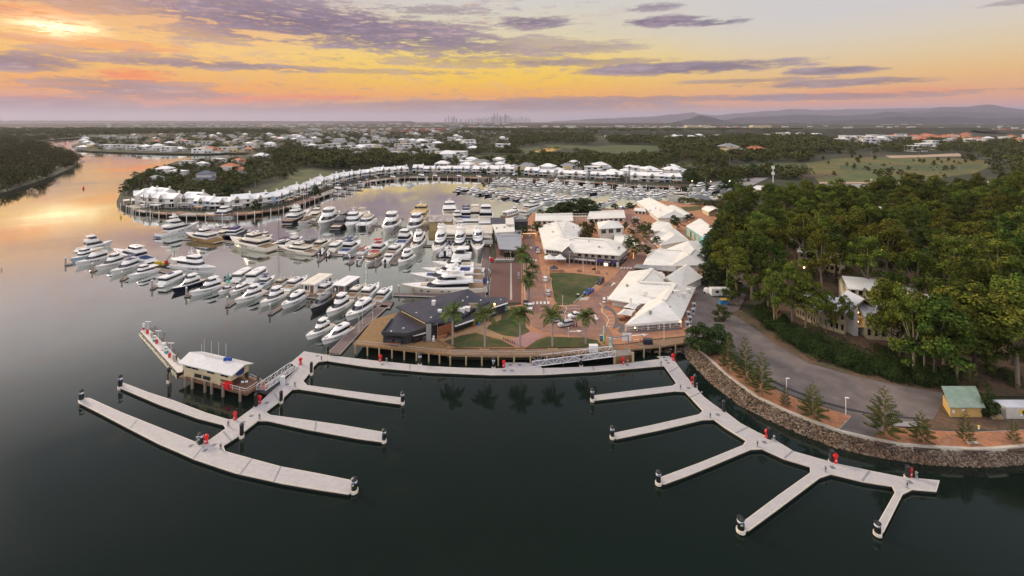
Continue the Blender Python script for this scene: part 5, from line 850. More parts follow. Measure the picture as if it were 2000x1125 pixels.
r_, v_ = gable('market_hall', 'big white gabled hall with ribbed roof at the head of the village', (1243, 393), (1286, 426), (1340, 424), (1275, 391), (1268, 386.5), (1318, 411), 4.8, 8.0, ins=.5, caps=True); [unit(r_, x, y, 7.6, .9, .9, .8, TRIM, 'roof_vent') for x, y in ((1280, 408), (1290, 412), (1270, 412))]
gable('shop_building', 'low white flat awning building left of the market hall', (1238, 411), (1262, 413), (1258, 406), (1240, 406), (1239, 407), (1260, 408), 4.4, 4.9, caps=False, wn=3)
gable('shop_building', 'row of low white skillion roofs right of the market hall', (1300, 405), (1340, 424), (1352, 419), (1316, 400), (1310, 400), (1347, 420), 4.6, 5.4, caps=False)
gable('shop_building', 'white gable roof with a round vent below the market hall', (1268, 452), (1318, 449), (1312, 437), (1272, 437), (1284, 432), (1309, 436), 4.6, 6.4, ins=.7)
gable('shop_building', 'white gabled building with a deep verandah beside the lit street trees', (1270, 466), (1290, 479), (1346, 469), (1318, 446), (1296, 446.5), (1318, 459), 4.5, 6.9, ins=.9)
V = dict(a=(1255, 518, 4.4), b=(1310, 519, 4.4), c=(1385, 517, 4.4), d=(1382, 492, 4.4), e=(1362, 470, 4.4), f=(1296, 488, 4.4), g=(1270, 488, 4.4), r1=(1283, 487, 6.6), r2=(1332, 490, 6.6), r3=(1343, 470, 6.9), p1=(1356, 487, 7.0), p0=(1346, 498, 7.0))
bld('shop_building', 'wide white cross gabled building right of the plaza road below the lit trees', V, [['a', 'b', 'r2', 'r1'], ['g', 'a', 'r1'], ['r1', 'r2', 'f'], ['r2', 'r3', 'f'], ['r2', 'b', 'p0'], ['r2', 'p0', 'p1', 'r3'], ['p0', 'c', 'd', 'p1'], ['r3', 'p1', 'd', 'e'], ['f', 'r3', 'e'], ['g', 'r1', 'f']], ['a', 'b', 'c', 'd', 'e', 'f', 'g'], WALLW, ROOFW, 4.4, gables=[['b', 'c', 'p0']], ins=.6, caps=[('r1', 'r2', .9, .3), ('p0', 'p1', .9, .3)])
gable('shop_building', 'long low dark grey roofed block behind the large white restaurant', (1237, 522), (1320, 530), (1320, 520), (1242, 516), (1242, 517), (1320, 523), 4.4, 4.8, wall=mat('brown_block_wall', (.11, .07, .05), .7), roof=mat('zinc_roof', (.22, .23, .25), .5, c2=(.36, .35, .33), scale=.3), caps=False, wn=7)
# large white restaurant by the service yard
Z = 4.7
V = dict(a=(1186, 584, Z), b=(1242, 593, Z), m=(1262, 592, Z), c=(1221, 634, 4.5), d=(1330, 625, 4.5), e=(1359, 561, Z), f=(1300, 552, Z), g=(1228, 530, Z), r1=(1248, 552, 7.5), r2=(1318, 555, 7.7), r3=(1297, 588, 7.7), s0=(1273, 525, 7.3), n=(1298, 535, Z))
wr, VW = bld('restaurant', 'large white roofed restaurant of crossing gables beside the service yard', V, [['a', 'b', 'm', 'r3', 'r2', 'r1'], ['g', 'a', 'r1', 's0'], ['s0', 'r1', 'f', 'n'], ['r1', 'r2', 'f'], ['m', 'c', 'r3'], ['c', 'd', 'r3'], ['d', 'e', 'r2', 'r3'], ['r2', 'e', 'f'], ['g', 's0', 'n']], ['a', 'b', 'm', 'c', 'd', 'e', 'f', 'n', 'g'], WALLW, ROOFW, 4.5, ins=1.6, cat='restaurant', caps=[('r1', 'r2', 1.3, .35), ('r2', 'r3', 1.3, .35), ('r1', 's0', 1.3, .35)])
unit(wr, 1320, 578, 6.4, 1.5, 1.1, 1.6, TRIM, 'kitchen_flue'); unit(wr, 1336, 580, 5.8, .8, .8, 1.1, TRIM, 'roof_vent'); unit(wr, 1291, 540, 5.8, .8, .8, 1.4, TRIM, 'roof_vent')
posts(wr, G(1222, 649, LZ), G(1330, 641.5, LZ), 6, LZ, 4.4, .13); posts(wr, G(1187, 593, LZ), G(1240, 601, LZ), 5, LZ, 4.5, .12); rail(wr, [G(1222, 649.5, LZ), G(1330, 642, LZ)], LZ, .9, m=TRIM)
vpanel(wr, 'front_valance', (1222, 650), (1330, 642), 3.9, 4.4, TRIM, off=.05, th=.06); vpanel(wr, 'glazed_front', (1232, 639), (1326, 632), LZ + .2, 3.9, GLASS, .0, 1, off=.3)
for x, y in ((1240, 640), (1329, 628)): c = G(x, y, 4.3) - wr.location; mb = MB(); mb.sphere(c, .16); mb.build('wall_lamp', LAMP, wr)
for k in range(9): simple('dining_table', f'{ORD[k]} dining table from the left under the white restaurant verandah', 'table', 1230 + 11 * k, 645.5 - k * .8, [('tabletop', TRIM, (0, 0, .74, .9, .9, .05)), ('leg', CHAR, (0, 0, .36, .1, .1, .72))], group='verandah dining tables')
for k, (x, y) in enumerate([(1340, 612), (1343, 622), (1349, 606), (1351, 595), (1338, 632)]): simple('air_conditioner', f'{ORD[k]} grey plant unit against the yard wall of the white restaurant', 'plant unit', x + 4, y + 8, [('casing', mat('plant_grey', (.5, .5, .5), .5), (0, 0, .9, 1.1, .8, 1.8)), ('grille', CHAR, (0, -.42, 1.1, .7, .04, .7))], group='plant units along the restaurant wall')
gable('restaurant_annex', 'white gabled annex behind the large white restaurant', (1296, 544), (1330, 562), (1373, 541), (1342, 515), (1300, 541), (1341, 518), 5.2, 7.6, caps=False, ins=.5)
for w_, nm, pts, lb in [(0, 'shade_sail', [(1217, 600), (1240, 605), (1251, 594), (1233, 590), (1233, 595)], 'upper white peaked shade canopy in the paved court'), (1, 'shade_sail', [(1204, 614), (1233, 617), (1241, 606), (1218, 603), (1222, 607)], 'lower white peaked shade canopy in the paved court')]:
    pk = (1233, 591, 6.4) if w_ == 0 else (1222, 604, 6.4); t = thing('shade_canopy', lb, 'canopy', G(pts[4][0], pts[4][1] + 20, LZ), group='white shade canopies'); Q = [G(x, y, 4.8) - t.location for x, y in pts[:4]]; K = G(*pk) - t.location; mb = MB(); rings = []
    for f in (0, .35, .65, .88, 1): rings.append([K.lerp(q, f) - Vector((0, 0, .9 * math.sin(f * math.pi) * .45)) for q in [Q[0], Q[0].lerp(Q[1], .5).lerp(K, .1), Q[1], Q[1].lerp(Q[2], .5).lerp(K, .1), Q[2], Q[2].lerp(Q[3], .5).lerp(K, .1), Q[3], Q[3].lerp(Q[0], .5).lerp(K, .1)]])
    mb.loft(rings, caps=False); mb.build('fabric', TRIM, t); mb = MB(); [mb.tube((q.x, q.y, 0), (q.x, q.y, q.z), .06, 5) for q in Q]; mb.build('post', STEEL, t)
def marquee(label, px, py, w, m, peaks=1, h=2.6, pk=1.6):
    t = thing('gazebo', label, 'gazebo', G(px, py, LZ)); mb = MB()
    for k in range(peaks):
        cx = (k - (peaks - 1) / 2) * w; rings = [[(cx + math.copysign(1, a) * w / 2 * f if a else cx, b * w / 2 * f, h + pk * (1 - f) ** 1.6) for a, b in ((-1, -1), (1, -1), (1, 1), (-1, 1))] for f in (.02, .25, .5, .75, 1)]; mb.loft(rings, caps=False)
    mb.build('fabric_roof', m, t); mb = MB()
    for k in range(peaks + 1):
        for s in (-1, 1): x = (k - peaks / 2) * w * .97; mb.tube((x, s * w * .48, 0), (x, s * w * .48, h), .07, 5)
    mb.build('frame', STEEL, t)
    return t
marquee('white twin peaked marquee in front of the L-shaped building', 1084, 516, 4.3, TRIM, 2); marquee('low navy gazebo at the upper edge of the lawn', 1082, 531, 3.0, NAVY, 1, 1.6, 1.1)
for r_, lst in ((b1, [(1080, 455, 8.4), (1115, 470, 8.8), (1150, 474, 8.8), (1170, 484, 8.0), (1072, 440, 8.4), (1120, 446, 8.0)]), (wr, [(1225, 560, 6.2), (1260, 575, 6.2), (1232, 590, 5.4), (1270, 612, 6.0), (1345, 570, 5.4), (1308, 605, 5.8)])):
    for k, (x, y, z) in enumerate(lst): unit(r_, x, y, z, (.7, 1.3, .5)[k % 3], (.7, 1.0, .5)[k % 3], (.6, .8, .9)[k % 3], (WALLG, TRIM, STEEL)[k % 3], ('roof_vent', 'air_conditioner', 'roof_flue')[k % 3])
# turquoise walled building at the forest edge
r_, v_ = gable('shop_building', 'turquoise walled building with white roof at the forest edge', (1340, 441), (1374, 463), (1400, 452), (1372, 428), (1366, 426.5), (1392, 444), 7.2, 9.2, wall=WALLT, caps=False, ins=.3)
for k in range(3): vpanel(r_, 'beige_panel', (1341, 461), (1373, 482), 3.0, 6.2, mat('beige_panel', (.45, .42, .3), .7), .15 + k * .27, .30 + k * .27, off=.35)
gable('boat_shed', 'dark grey roofed shed behind the hedge at the right end of the marina', (1354, 382), (1381, 393), (1398, 392), (1375, 381), (1362, 380.5), (1390, 391), 5.0, 6.0, roof=mat('slate_blue_roof', (.10, .11, .14), .5), wall=WALLG, caps=False)
gable('shop_building', 'small cream gabled building half hidden by the forest edge', (1370, 408), (1384, 414), (1404, 409), (1392, 402), (1378, 402), (1398, 407), 5.0, 7.4, wall=WALLC, caps=False)
gable('shop_building', 'pale flat roofed building above the forest edge', (1466, 369), (1488, 371), (1492, 363), (1478, 362), (1472, 365), (1490, 366), 5.5, 5.8, caps=False, wall=WALLC)
# waterfront buildings over the basin
r_, v_ = gable('boat_shed', 'brown rusted roof shed over the water beside the cream passenger vessel', (838, 433), (882, 433), (886, 420), (836, 419), (837, 422), (886, 422), 5.2, 6.4, wall=mat('ochre_wall', (.42, .32, .14), .7), roof=ROOFR, caps=False, zb=.3)
def flatb(name, label, px, zt, wall, roof, zb=.3, cat='building', group=None, wn=None):
    P = [G(x, y, zt) for x, y in px]; o3 = sum(P, Vector()) / len(P); o3.z = zb; t = thing(name, label, cat, o3, group=group); Q = [p - o3 for p in P]; mb = MB(); mb.prism(shrink(Q, .35), 0, zt - zb - .3); mb.build('wall', wall, t); mb = MB(); mb.prism(Q, zt - zb - .3, zt - zb); mb.build('roof', roof, t)
    return t
wf = flatb('restaurant', 'long white flat roofed waterfront restaurant behind the three superyachts', [(860, 439), (962, 439), (962, 455), (850, 457)], 5.6, WALLW, mat('stained_white_roof', (.66, .62, .54), .7, var=.2, scale=.3, c2=(.58, .54, .47)), cat='restaurant')
part_prism(wf, 'awning_roof', [(863, 449), (940, 448), (936, 458), (858, 457)], 6.0, 5.75, mat('canvas_roof', (.70, .67, .60), .8, var=.15, scale=.8)); part_prism(wf, 'front_awning', [(853, 458), (950, 458), (962, 464), (850, 464)], 4.6, 4.35, mat('stained_white_roof', (.66, .62, .54), .7))
for k in range(16): wallpart(wf, 'window', (856 + k * 6.5, 475.5), (860.5 + k * 6.5, 475.5), 2.4, 3.9, GLASS, .1)
wallpart(wf, 'glazed_wall', (852, 476), (962, 476.5), 2.2, 4.1, WALLW, .05); part_prism(wf, 'base_deck', [(848, 478), (964, 479), (962, 440), (856, 440)], 1.6, 1.3, DECKM)
for k in range(10): c = G(853 + k * 12, 480, 1.3) - wf.location; mb = MB(); mb.lathe(c.x, c.y + .6, [(.2, -1.8), (.2, 1.0)], 6); mb.build('post', OLDP, wf)
flatb('restaurant_annex', 'dark roofed low annex between restaurant roof and village street', [(958, 425), (987, 425), (987, 438), (958, 438)], 5.4, WALLD, ROOFD); flatb('shop_building', 'small dark roofed shop with a white shutter beside the street end', [(1004, 428), (1030, 428), (1032, 433), (1005, 433)], 6.4, WALLD, ROOFD, zb=LZ)
flatb('stair_tower', 'plain white square tower rising from the waterfront roofs', [(987, 426), (1003, 425), (1004, 438), (988, 438)], 7.6, WALLW, WALLW)
b_ = flatb('shop_building', 'white flat roofed plant level above the slate blue roof', [(961, 438), (1003, 437), (1006, 452), (968, 454)], 6.4, WALLW, ROOFW); [unit(b_, x, y, 6.4, .7, 2.6, .15, WALLG, 'roof_louvre') for x, y in ((970, 446), (985, 444), (996, 442))]
gb = flatb('restaurant', 'slate blue metal roofed restaurant above the brown stage, with a glazed front', [(968, 456), (1018, 448), (1018, 489), (975, 486)], 5.2, mat('maroon_wall', (.13, .055, .04), .7), ROOFG, zb=LZ, cat='restaurant')
part_prism(gb, 'roof_parapet', [(1016.5, 446), (1018.5, 446), (1018.5, 488), (1016.5, 488)], 5.7, 5.2, ROOFG); [unit(gb, x, y, 5.2, 2.2, .9, .5, mat('plant_grey', (.5, .5, .5), .5), 'roof_plant') for x, y in ((982, 461), (992, 461), (1003, 461))]
for k in range(4): wallpart(gb, 'glazing', (985 + k * 6, 501.6), (990 + k * 6, 502), LZ + .2, LZ + 2.7, GLASS, .6)
deckthing('red brown deck in front of the slate blue restaurant', [(966, 476), (1018, 478), (1018, 506), (971, 506)], DECKB, LZ + .09, name='restaurant_deck')
t = thing('folded_stage_frame', 'grey metal stage frame lying along the upper edge of the brown stage', 'stage frame', G(985, 511, LZ + .2)); mb = MB(); mb.box(0, 0, .8, 8, 1.2, .2); [mb.tube((x, -.5, 0), (x + 1, .5, 1.6), .06, 4) for x in range(-4, 4)]; [mb.tube((x, -.5, 1.6), (x + 1, .5, 0), .06, 4) for x in range(-4, 4)]; mb.build('frame', STEEL, t); mb = MB(); mb.box(-5.2, 0, .8, 1.3, 1.2, 1.4); mb.build('red_case', RED, t)
# fuel office on posts
V = dict(a=(363, 712, 7.0), b=(452, 731, 7.0), e=(464, 716, 7.0), d=(374, 695, 7.0), r0=(366, 692, 8.4), r1=(472, 715, 8.4))
root = thing('fuel_office', 'cream two storey fuel office with pale tiled roof on posts beside the fuel dock', 'building', G(412, 748, 1.4)); o3 = root.location
fl = [G(357, 736, 1.6), G(450, 760, 1.6), G(468, 742, 1.6), G(372, 719, 1.6)]; up = [G(363, 715, 6.6), G(452, 735, 6.6), G(472, 722, 6.6), G(378, 702, 6.6)]
base = [G(359, 735, 1.7), G(430, 753, 1.7)]; d = base[1] - base[0]; u = d.normalized(); wv = Vector((-u.y, u.x, 0)); Lg = d.length; WD = 4.2
def fo(x, y, z): return base[0] + u * x + wv * y + Vector((0, 0, z - 1.7)) - o3
def fbox(x0, x1, y0, y1, z0, z1, nm, m): mb = MB(); mb.prism([fo(x0, y0, 0), fo(x1, y0, 0), fo(x1, y1, 0), fo(x0, y1, 0)], z0 - o3.z, z1 - o3.z); mb.build(nm, m, root)
fbox(0, Lg, 0, WD, 1.8, 3.3, 'lower_wall', WALLC); fbox(-.15, Lg * 1.30, -.12, WD + .1, 3.3, 5.0, 'upper_wall', WALLC); fbox(-.8, Lg * 1.75, -.6, WD + .6, 1.4, 1.78, 'deck', mat('fuel_deck_timber', (.19, .095, .055), .8, var=.3, scale=1.5))
mb = MB(); e0, e1 = -.9, Lg * 1.38; rz_ = 6.1; mb.add([fo(e0, -.7, 4.95), fo(e1, -.7, 4.95), fo(e1 + .5, WD / 2, rz_), fo(e0 - .2, WD / 2, rz_), fo(e1, WD + .7, 4.95), fo(e0, WD + .7, 4.95)] + [fo(e0, -.7, 4.75), fo(e1, -.7, 4.75), fo(e1 + .5, WD / 2, rz_ - .2), fo(e0 - .2, WD / 2, rz_ - .2), fo(e1, WD + .7, 4.75), fo(e0, WD + .7, 4.75)], [(0, 1, 2, 3), (3, 2, 4, 5), (6, 9, 8, 7), (9, 11, 10, 8), (0, 6, 7, 1), (1, 7, 8, 2), (2, 8, 10, 4), (5, 11, 9, 3), (3, 9, 6, 0), (4, 10, 11, 5)]); mb.build('roof', mat('pale_grey_tile', (.56, .57, .58), .6, var=.2, scale=1.2), root)
mb = MB(); mb.poly([fo(Lg * 1.30, -.1, 4.95), fo(Lg * 1.30, WD + .1, 4.95), fo(Lg * 1.30, WD / 2, 6.0)]); mb.poly([fo(-.16, -.1, 4.95), fo(-.16, WD / 2, 6.0), fo(-.16, WD + .1, 4.95)]); mb.build('gable_end', WALLC, root)
for x, z0 in ((.12, 4.0), (.19, 4.0), (.30, 4.0), (.38, 4.0), (.72, 4.0), (.82, 4.0), (1.08, 4.0), (1.18, 4.0), (.36, 2.35), (.46, 2.35), (.60, 2.35), (.70, 2.35)):
    mb = MB(); mb.prism([fo(Lg * x - .5, -.2, 0), fo(Lg * x + .45, -.2, 0), fo(Lg * x + .45, -.1, 0), fo(Lg * x - .5, -.1, 0)], z0 - o3.z, z0 + .72 - o3.z); mb.build('window', GLASS, root)
mb = MB(); mb.poly([fo(Lg * 1.31, .9, 4.1), fo(Lg * 1.31 + .5, 1.4, 3.9), fo(Lg * 1.31 + .5, WD - 1.6, 3.9), fo(Lg * 1.31, WD - 1.1, 4.8), fo(Lg * 1.31, 1.2, 4.9)]); mb.build('blue_window_awning', BLUEC, root)
for x in (-.3, .14, .33, .68, .86, 1.16, 1.60): c = fo(Lg * x, -.75, 0); mb = MB(); mb.lathe(c.x, c.y, [(.3, -2.6), (.3, .9), (.1, 1.05)], 8); mb.build('post', mat('grey_timber_pile', (.25, .21, .16), .8, var=.3), root)
for x, y in ((1.25, WD), (1.68, WD * .7)): c = fo(Lg * x, y, 0); mb = MB(); mb.lathe(c.x, c.y, [(.3, -2.6), (.3, 2.6), (.1, 2.8)], 8); mb.build('post', mat('dark_timber_pile', (.10, .07, .05), .8), root)
rp = [fo(Lg * 1.02, -.5, 1.8) + o3, fo(Lg * 1.73, -.5, 1.8) + o3, fo(Lg * 1.73, 2.4, 1.8) + o3]; rail(root, rp, 1.8, 1.0, m=TRIM, step=1.6); rail(root, [fo(Lg * 1.35, WD, 1.8) + o3, fo(Lg * 1.73, WD * .8, 1.8) + o3], 1.8, 1.0, m=TRIM)
mb = MB(); [mb.tube(fo(Lg * 1.3, y, 1.8), fo(Lg * 1.3, y, 3.3), .1, 5) for y in (.1, WD - .1)]; mb.tube(fo(Lg * 1.02, .1, 1.8), fo(Lg * 1.3, .1, 3.2), .07, 5); mb.tube(fo(Lg * 1.3, .1, 1.8), fo(Lg * 1.3, WD, 3.2), .07, 5); mb.build('bracing', CHAR, root)
mb = MB(); mb.tube(fo(Lg * .3, WD * .6, 6), fo(Lg * .3, WD * .6, 6.6), .03, 4); [mb.tube(fo(Lg * a, WD * .55, 6.0), fo(Lg * a, WD * .55, 9.7), .03, 4) for a in (.3, .5, .7, .9)]; mb.tube(fo(Lg * .28, WD * .55, 6.6), fo(Lg * .95, WD * .55, 6.5), .12, 5); mb.build('roof_rail_sign', WHITE, root)
c = fo(Lg * .95, WD * .55, 6.0); mb = MB(); mb.box(c.x, c.y, c.z + .3, 1.6, .6, .7); mb.build('blue_roof_sign', mat('blue_mark', (.01, .06, .3), .4), root); mb = MB(); mb.tube(fo(Lg * .25, WD * .5, 6), fo(Lg * .25, WD * .5, 8.6), .03, 4); mb.build('antenna', WHITE, root)
simple('red_canopy_crate', 'red sheeted stack under the raised end of the fuel office', 'crate stack', 444, 757, [('body', RED, (0, 0, .5, 2.2, 1.2, 1.0)), ('lid', mat('bright_red', (.7, .03, .02), .5), (.2, .1, 1.1, 1.8, 1.0, .25))], z=1.8, rz=-.5)
simple('notice_board', 'small board with two white notices on the timber landing', 'notice board', 478, 756, [('board', NAVY, (0, 0, 1.2, 1.7, .08, .6)), ('notice', WHITE, (-.4, -.06, 1.2, .6, .03, .4), (.4, -.06, 1.22, .6, .03, .4)), ('post', STEEL, (-.7, 0, .6, .08, .08, 1.2), (.7, 0, .6, .08, .08, 1.2))], z=1.8, rz=.15)
# things standing on the fuel dock
for x, y, lb in [(289, 649, 'at the outer end'), (309, 668, 'in the middle'), (334, 693, 'nearest the office')]:
    simple('light_gantry', 'white T-shaped lamp mast on the fuel dock ' + lb, 'lamp mast', x, y, [('mast', TRIM, ('tube', (0, 0, 0), (0, 0, 3.0), .07, 5)), ('crossbar', TRIM, (0, 0, 3.0, 1.6, .2, .12))], z=DZ, group='T-shaped lamp masts')
for x, y, lb in [(302, 667, 'outer'), (325, 690, 'inner')]: simple('fuel_pump', f'{lb} white and turquoise fuel pump on the fuel dock', 'fuel pump', x, y, [('cabinet', WHITE, (0, 0, 1.1, .6, .5, 1.0)), ('turquoise_base', TEAL, (0, 0, .35, .64, .54, .6)), ('display', CHAR, (0, -.27, 1.3, .4, .03, .3))], z=DZ, group='fuel pumps')
for x, y, lb in [(288, 652, 'at the outer end of the dock'), (306, 671, 'beside the outer pump'), (331, 698, 'beside the inner pump')]: simple('extinguisher_box', 'red extinguisher box ' + lb, 'extinguisher box', x, y, [('box', RED, (0, 0, .5, .45, .4, 1.0)), ('lid', RED, (0, 0, 1.02, .5, .45, .06))], z=DZ, group='red extinguisher boxes')
for x, y, lb in [(299, 661, 'outer'), (342, 706, 'inner')]: simple('dispenser', f'{lb} beige hose dispenser on the fuel dock', 'dispenser', x, y, [('cabinet', mat('beige_steel', (.42, .36, .30), .5), (0, 0, .8, .6, .45, 1.6)), ('hose', BLACK, ('tube', (.3, 0, .4), (.4, 0, 1.5), .06, 5))], z=DZ, group='hose dispensers')
simple('marker_post', 'white post with a red lifebuoy at the outer tip of the fuel dock', 'marker post', 281, 648, [('post', TRIM, (0, 0, 1.2, .5, .4, 2.4)), ('lifebuoy', RED, ('tube', (.2, -.25, 1.0), (.2, -.35, 1.0), .36, 10))], z=DZ); simple('white_tank', 'white storage cabinet midway along the fuel dock', 'cabinet', 320, 683, [('body', TRIM, (0, 0, .9, .9, .8, 1.8)), ('base', KERB, (0, 0, .06, 1.1, 1.0, .12))], z=DZ)
for x, y, lb in [(295, 659, 'first'), (302, 656, 'second'), (315, 680, 'third'), (319, 669, 'fourth'), (338, 703, 'fifth'), (346, 711, 'sixth')]: simple('hose_davit', f'{lb} slim dark hose davit from the outer end of the fuel dock', 'davit', x, y, [('pole', CHAR, ('tube', (0, 0, 0), (0, 0, 2.6), .05, 5)), ('arm', CHAR, ('tube', (0, 0, 2.6), (.4, 0, 2.6), .04, 4), ('tube', (.4, 0, 2.6), (.4, 0, 1.4), .04, 4))], z=DZ, group='hose davits')
# ---- apartments among the gum trees
ROOFA = mat('pale_blue_grey_roof', (.50, .52, .57), .5, var=.15)
def apt(label, a, b, depth, zt, zr, bays, roof=ROOFA, group='apartment blocks among the gum trees'):
    A, B = L(*a), L(*b); d = B - A; u = d.normalized(); w = Vector((-u.y, u.x, 0)); ln = d.length; t = thing('apartment_block', label, 'building', A, math.atan2(d.y, d.x), group); mb = MB(); mb.box(ln / 2, depth / 2 + .8, (zt - LZ) / 2, ln, depth, zt - LZ); mb.build('wall', mat('pale_cream_wall', (.76, .70, .54), .7, var=.1), t)
    mb = MB(); h0, h1 = zt - LZ, zr - LZ; mb.add([(-.6, -.2, h0), (ln + .6, -.2, h0), (ln + .6, depth / 2 + .8, h1), (-.6, depth / 2 + .8, h1), (ln + .6, depth + 1.6, h0), (-.6, depth + 1.6, h0)], [(0, 1, 2, 3), (3, 2, 4, 5)]); mb.add([(-.6, -.2, h0 - .25), (ln + .6, -.2, h0 - .25), (ln + .6, -.2, h0), (-.6, -.2, h0)], [(0, 1, 2, 3)]); mb.build('roof', roof, t); mb = MB(); mb.poly([(0, .8, h0), (0, depth + .8, h0), (0, depth / 2 + .8, h1)]); mb.poly([(ln, .8, h0), (ln, depth / 2 + .8, h1), (ln, depth + .8, h0)]); mb.build('gable_end', WALLC, t)
    nf = max(1, round((zt - LZ) / 3))
    for i in range(bays):
        for f in range(nf):
            x = ln * (i + .5) / bays; z = .3 + f * (zt - LZ) / nf; mb = MB(); mb.box(x, .74, z + 1.05, ln / bays * .62, .14, 1.9); mb.build('window', GLASS, t)
            mb = MB(); mb.box(x, .1, z - .15, ln / bays * .92, 1.3, .16); mb.box(x, -.5, z + .45, ln / bays * .92, .06, .9); mb.build('balcony', WALLC, t)
    for i in range(bays + 1): mb = MB(); mb.box(ln * i / bays, -.1, (zt - LZ) / 2, .35, .35, zt - LZ - .3); mb.build('pillar', WALLC, t)
    return t
apt('left apartment block with arched cream balconies behind the first gum trunks', (1557, 618), (1600, 640), 7, 6.8, 9, 4); apt('middle apartment block with cream balconies beside the stair gable', (1598, 638), (1650, 654), 7, 8.0, 10.4, 5); apt('right apartment block with dark windows right of the stair gable', (1692, 662), (1762, 668), 7, 8.2, 10.6, 5); apt('pale roofed apartment wing set back in the trees', (1660, 600), (1720, 606), 8, 8, 10.4, 4, ROOFW)
t = thing('stair_gable', 'tall white gabled stair hall with lit landings between the apartment blocks', 'building', L(1682, 655), sc=(.85, .85, .72)); mb = MB(); mb.box(-2.4, 1.5, 5.6, 1.2, 5, 11.2); mb.box(2.6, 1.5, 5.6, 1.8, 5, 11.2); mb.box(0, 4.2, 5.6, 4, .4, 11.2); mb.build('wall', WALLW, t)
mb = MB(); mb.add([(-3.6, -1.4, 11), (0, -1.4, 14.4), (3.8, -1.4, 11), (-3.6, 6, 11), (0, 6, 14.4), (3.8, 6, 11)], [(0, 1, 4, 3), (1, 2, 5, 4)]); mb.build('roof', ROOFA, t); mb = MB(); mb.tube((-3.4, -1.3, 10.9), (0, -1.3, 14.2), .16, 5); mb.tube((3.6, -1.3, 10.9), (0, -1.3, 14.2), .16, 5); mb.build('barge_board', WALLC, t)
for z in (3.6, 7.0): mb = MB(); mb.box(0, .6, z, 4.2, 3.4, .3); mb.build('landing', WALLC, t); mb = MB(); mb.sphere((-1.5, -.6, z + 1.9), .22); mb.build('landing_lamp', LAMP, t)
for x in (-1.9, 1.8): mb = MB(); mb.box(x, -.9, 5.4, .3, .3, 10.8); mb.build('pillar', TRIM, t)
for i, (a, b) in enumerate([((1700, 430), (1740, 434)), ((1560, 520), (1600, 528)), ((1570, 470), (1600, 474)), ((1752, 620), (1800, 626)), ((1820, 640), (1860, 646)), ((1610, 530), (1640, 536))]): apt(f'{ORD[i]} pale roof glimpsed deep inside the gum forest', a, b, 8, 8.0, 10, 3, ROOFW)
# shed, container, car park structures on the right
t = thing('garden_shed', 'yellow walled shed with a faded green roof beside the car park', 'shed', L(1880, 812)); s_ = 1 / (575 / 57.8); mb = MB(); mb.prism([(-3.1, -.7), (3.1, -.7), (5.2, 3.2), (-.9, 3.2)], 0, 2.2); mb.build('wall', mat('yellow_wall', (.58, .38, .13), .7, var=.12), t); mb = MB(); mb.add([(-3.6, -1.1, 2.3), (3.4, -1.1, 2.3), (5.6, 3.0, 4.1), (-1.4, 3.0, 4.1), (6.1, 3.9, 3.6), (-.9, 3.9, 3.6), (-3.6, -1.1, 2.15), (3.4, -1.1, 2.15)], [(0, 1, 2, 3), (3, 2, 4, 5), (6, 7, 1, 0)]); mb.build('roof', mat('faded_green_roof', (.21, .30, .23), .7, var=.2, scale=.4, c2=(.27, .34, .27)), t); mb = MB(); mb.box(-2.5, -.74, 1.3, .5, .06, .6); mb.box(-.6, -.74, 1.6, .6, .06, .4); mb.build('vent_panel', TRIM, t)
simple('shipping_container', 'white corrugated container with a yellow sun emblem at the right edge', 'container', 1990, 812, [('body', mat('container_white', (.60, .58, .52), .6, var=.12), *[(0, 0, 1.15, 7.6, 2.4, 2.3)], *[(-3.7 + k * .35, -1.22, 1.15, .16, .06, 2.1) for k in range(22)]), ('roof', mat('container_roof', (.52, .56, .64), .5), (0, 0, 2.35, 7.7, 2.5, .1), *[(-3.7 + k * .3, 0, 2.42, .12, 2.4, .05) for k in range(25)]), ('sun_emblem', mat('yellow_mark', (.75, .52, .02), .5), ('tube', (-.6, -1.24, 1.45), (-.6, -1.29, 1.45), .62, 16)), ('emblem_triangle', WALLD, (-.55, -1.31, 1.5, .35, .03, .6), (-.35, -1.31, 1.35, .4, .03, .3)), ('emblem_base', WHITE, (-.6, -1.3, .95, 1.3, .04, .3)), ('emblem_mark', BLUEM, (-.6, -1.33, 1.02, .12, .04, .3))])
tag(MB().tube(L(1928, 809) + Vector((0, 0, .8)), L(2010, 820) + Vector((0, 0, .8)), .12, 6).build('timber_rail', mat('pale_rail', (.62, .52, .42), .7)), 'pale timber rail running in front of the white container', 'rail')
mb = MB(); [mb.tube(L(1936 + k * 3, 818 - (k % 3)) + Vector((0, 0, .3 + .2 * (k % 2))), L(1941 + k * 3, 821 - (k % 2) * 2) + Vector((0, 0, .3 + .2 * (k % 2))), .28, 7) for k in range(7)]; tag(mb.build('log_stack', mat('sawn_log', (.40, .30, .18), .8, var=.3)), 'heap of cut logs below the pale timber rail', 'log pile')
simple('cable_drum', 'small yellow capped bollard in the litter yard', 'bollard', 1912, 840, [('post', TRIM, (0, 0, .35, .2, .2, .7)), ('cap', mat('yellow_mark', (.75, .52, .02), .5), (0, 0, .75, .35, .3, .15))])
simple('stone_bench', 'grey stone bench on the mulch between the young pines', 'bench', 1900, 869, [('seat', KERB, (0, 0, .4, 1.8, .6, .15)), ('leg', KERB, (-.7, 0, .18, .2, .5, .36), (.7, 0, .18, .2, .5, .36))])
tag(MB().tube(G(1848, 895, .9), G(1908, 905, .4), .07, 5).build('white_pipe', WHITE), 'white pipe lying on the rock bank', 'pipe')
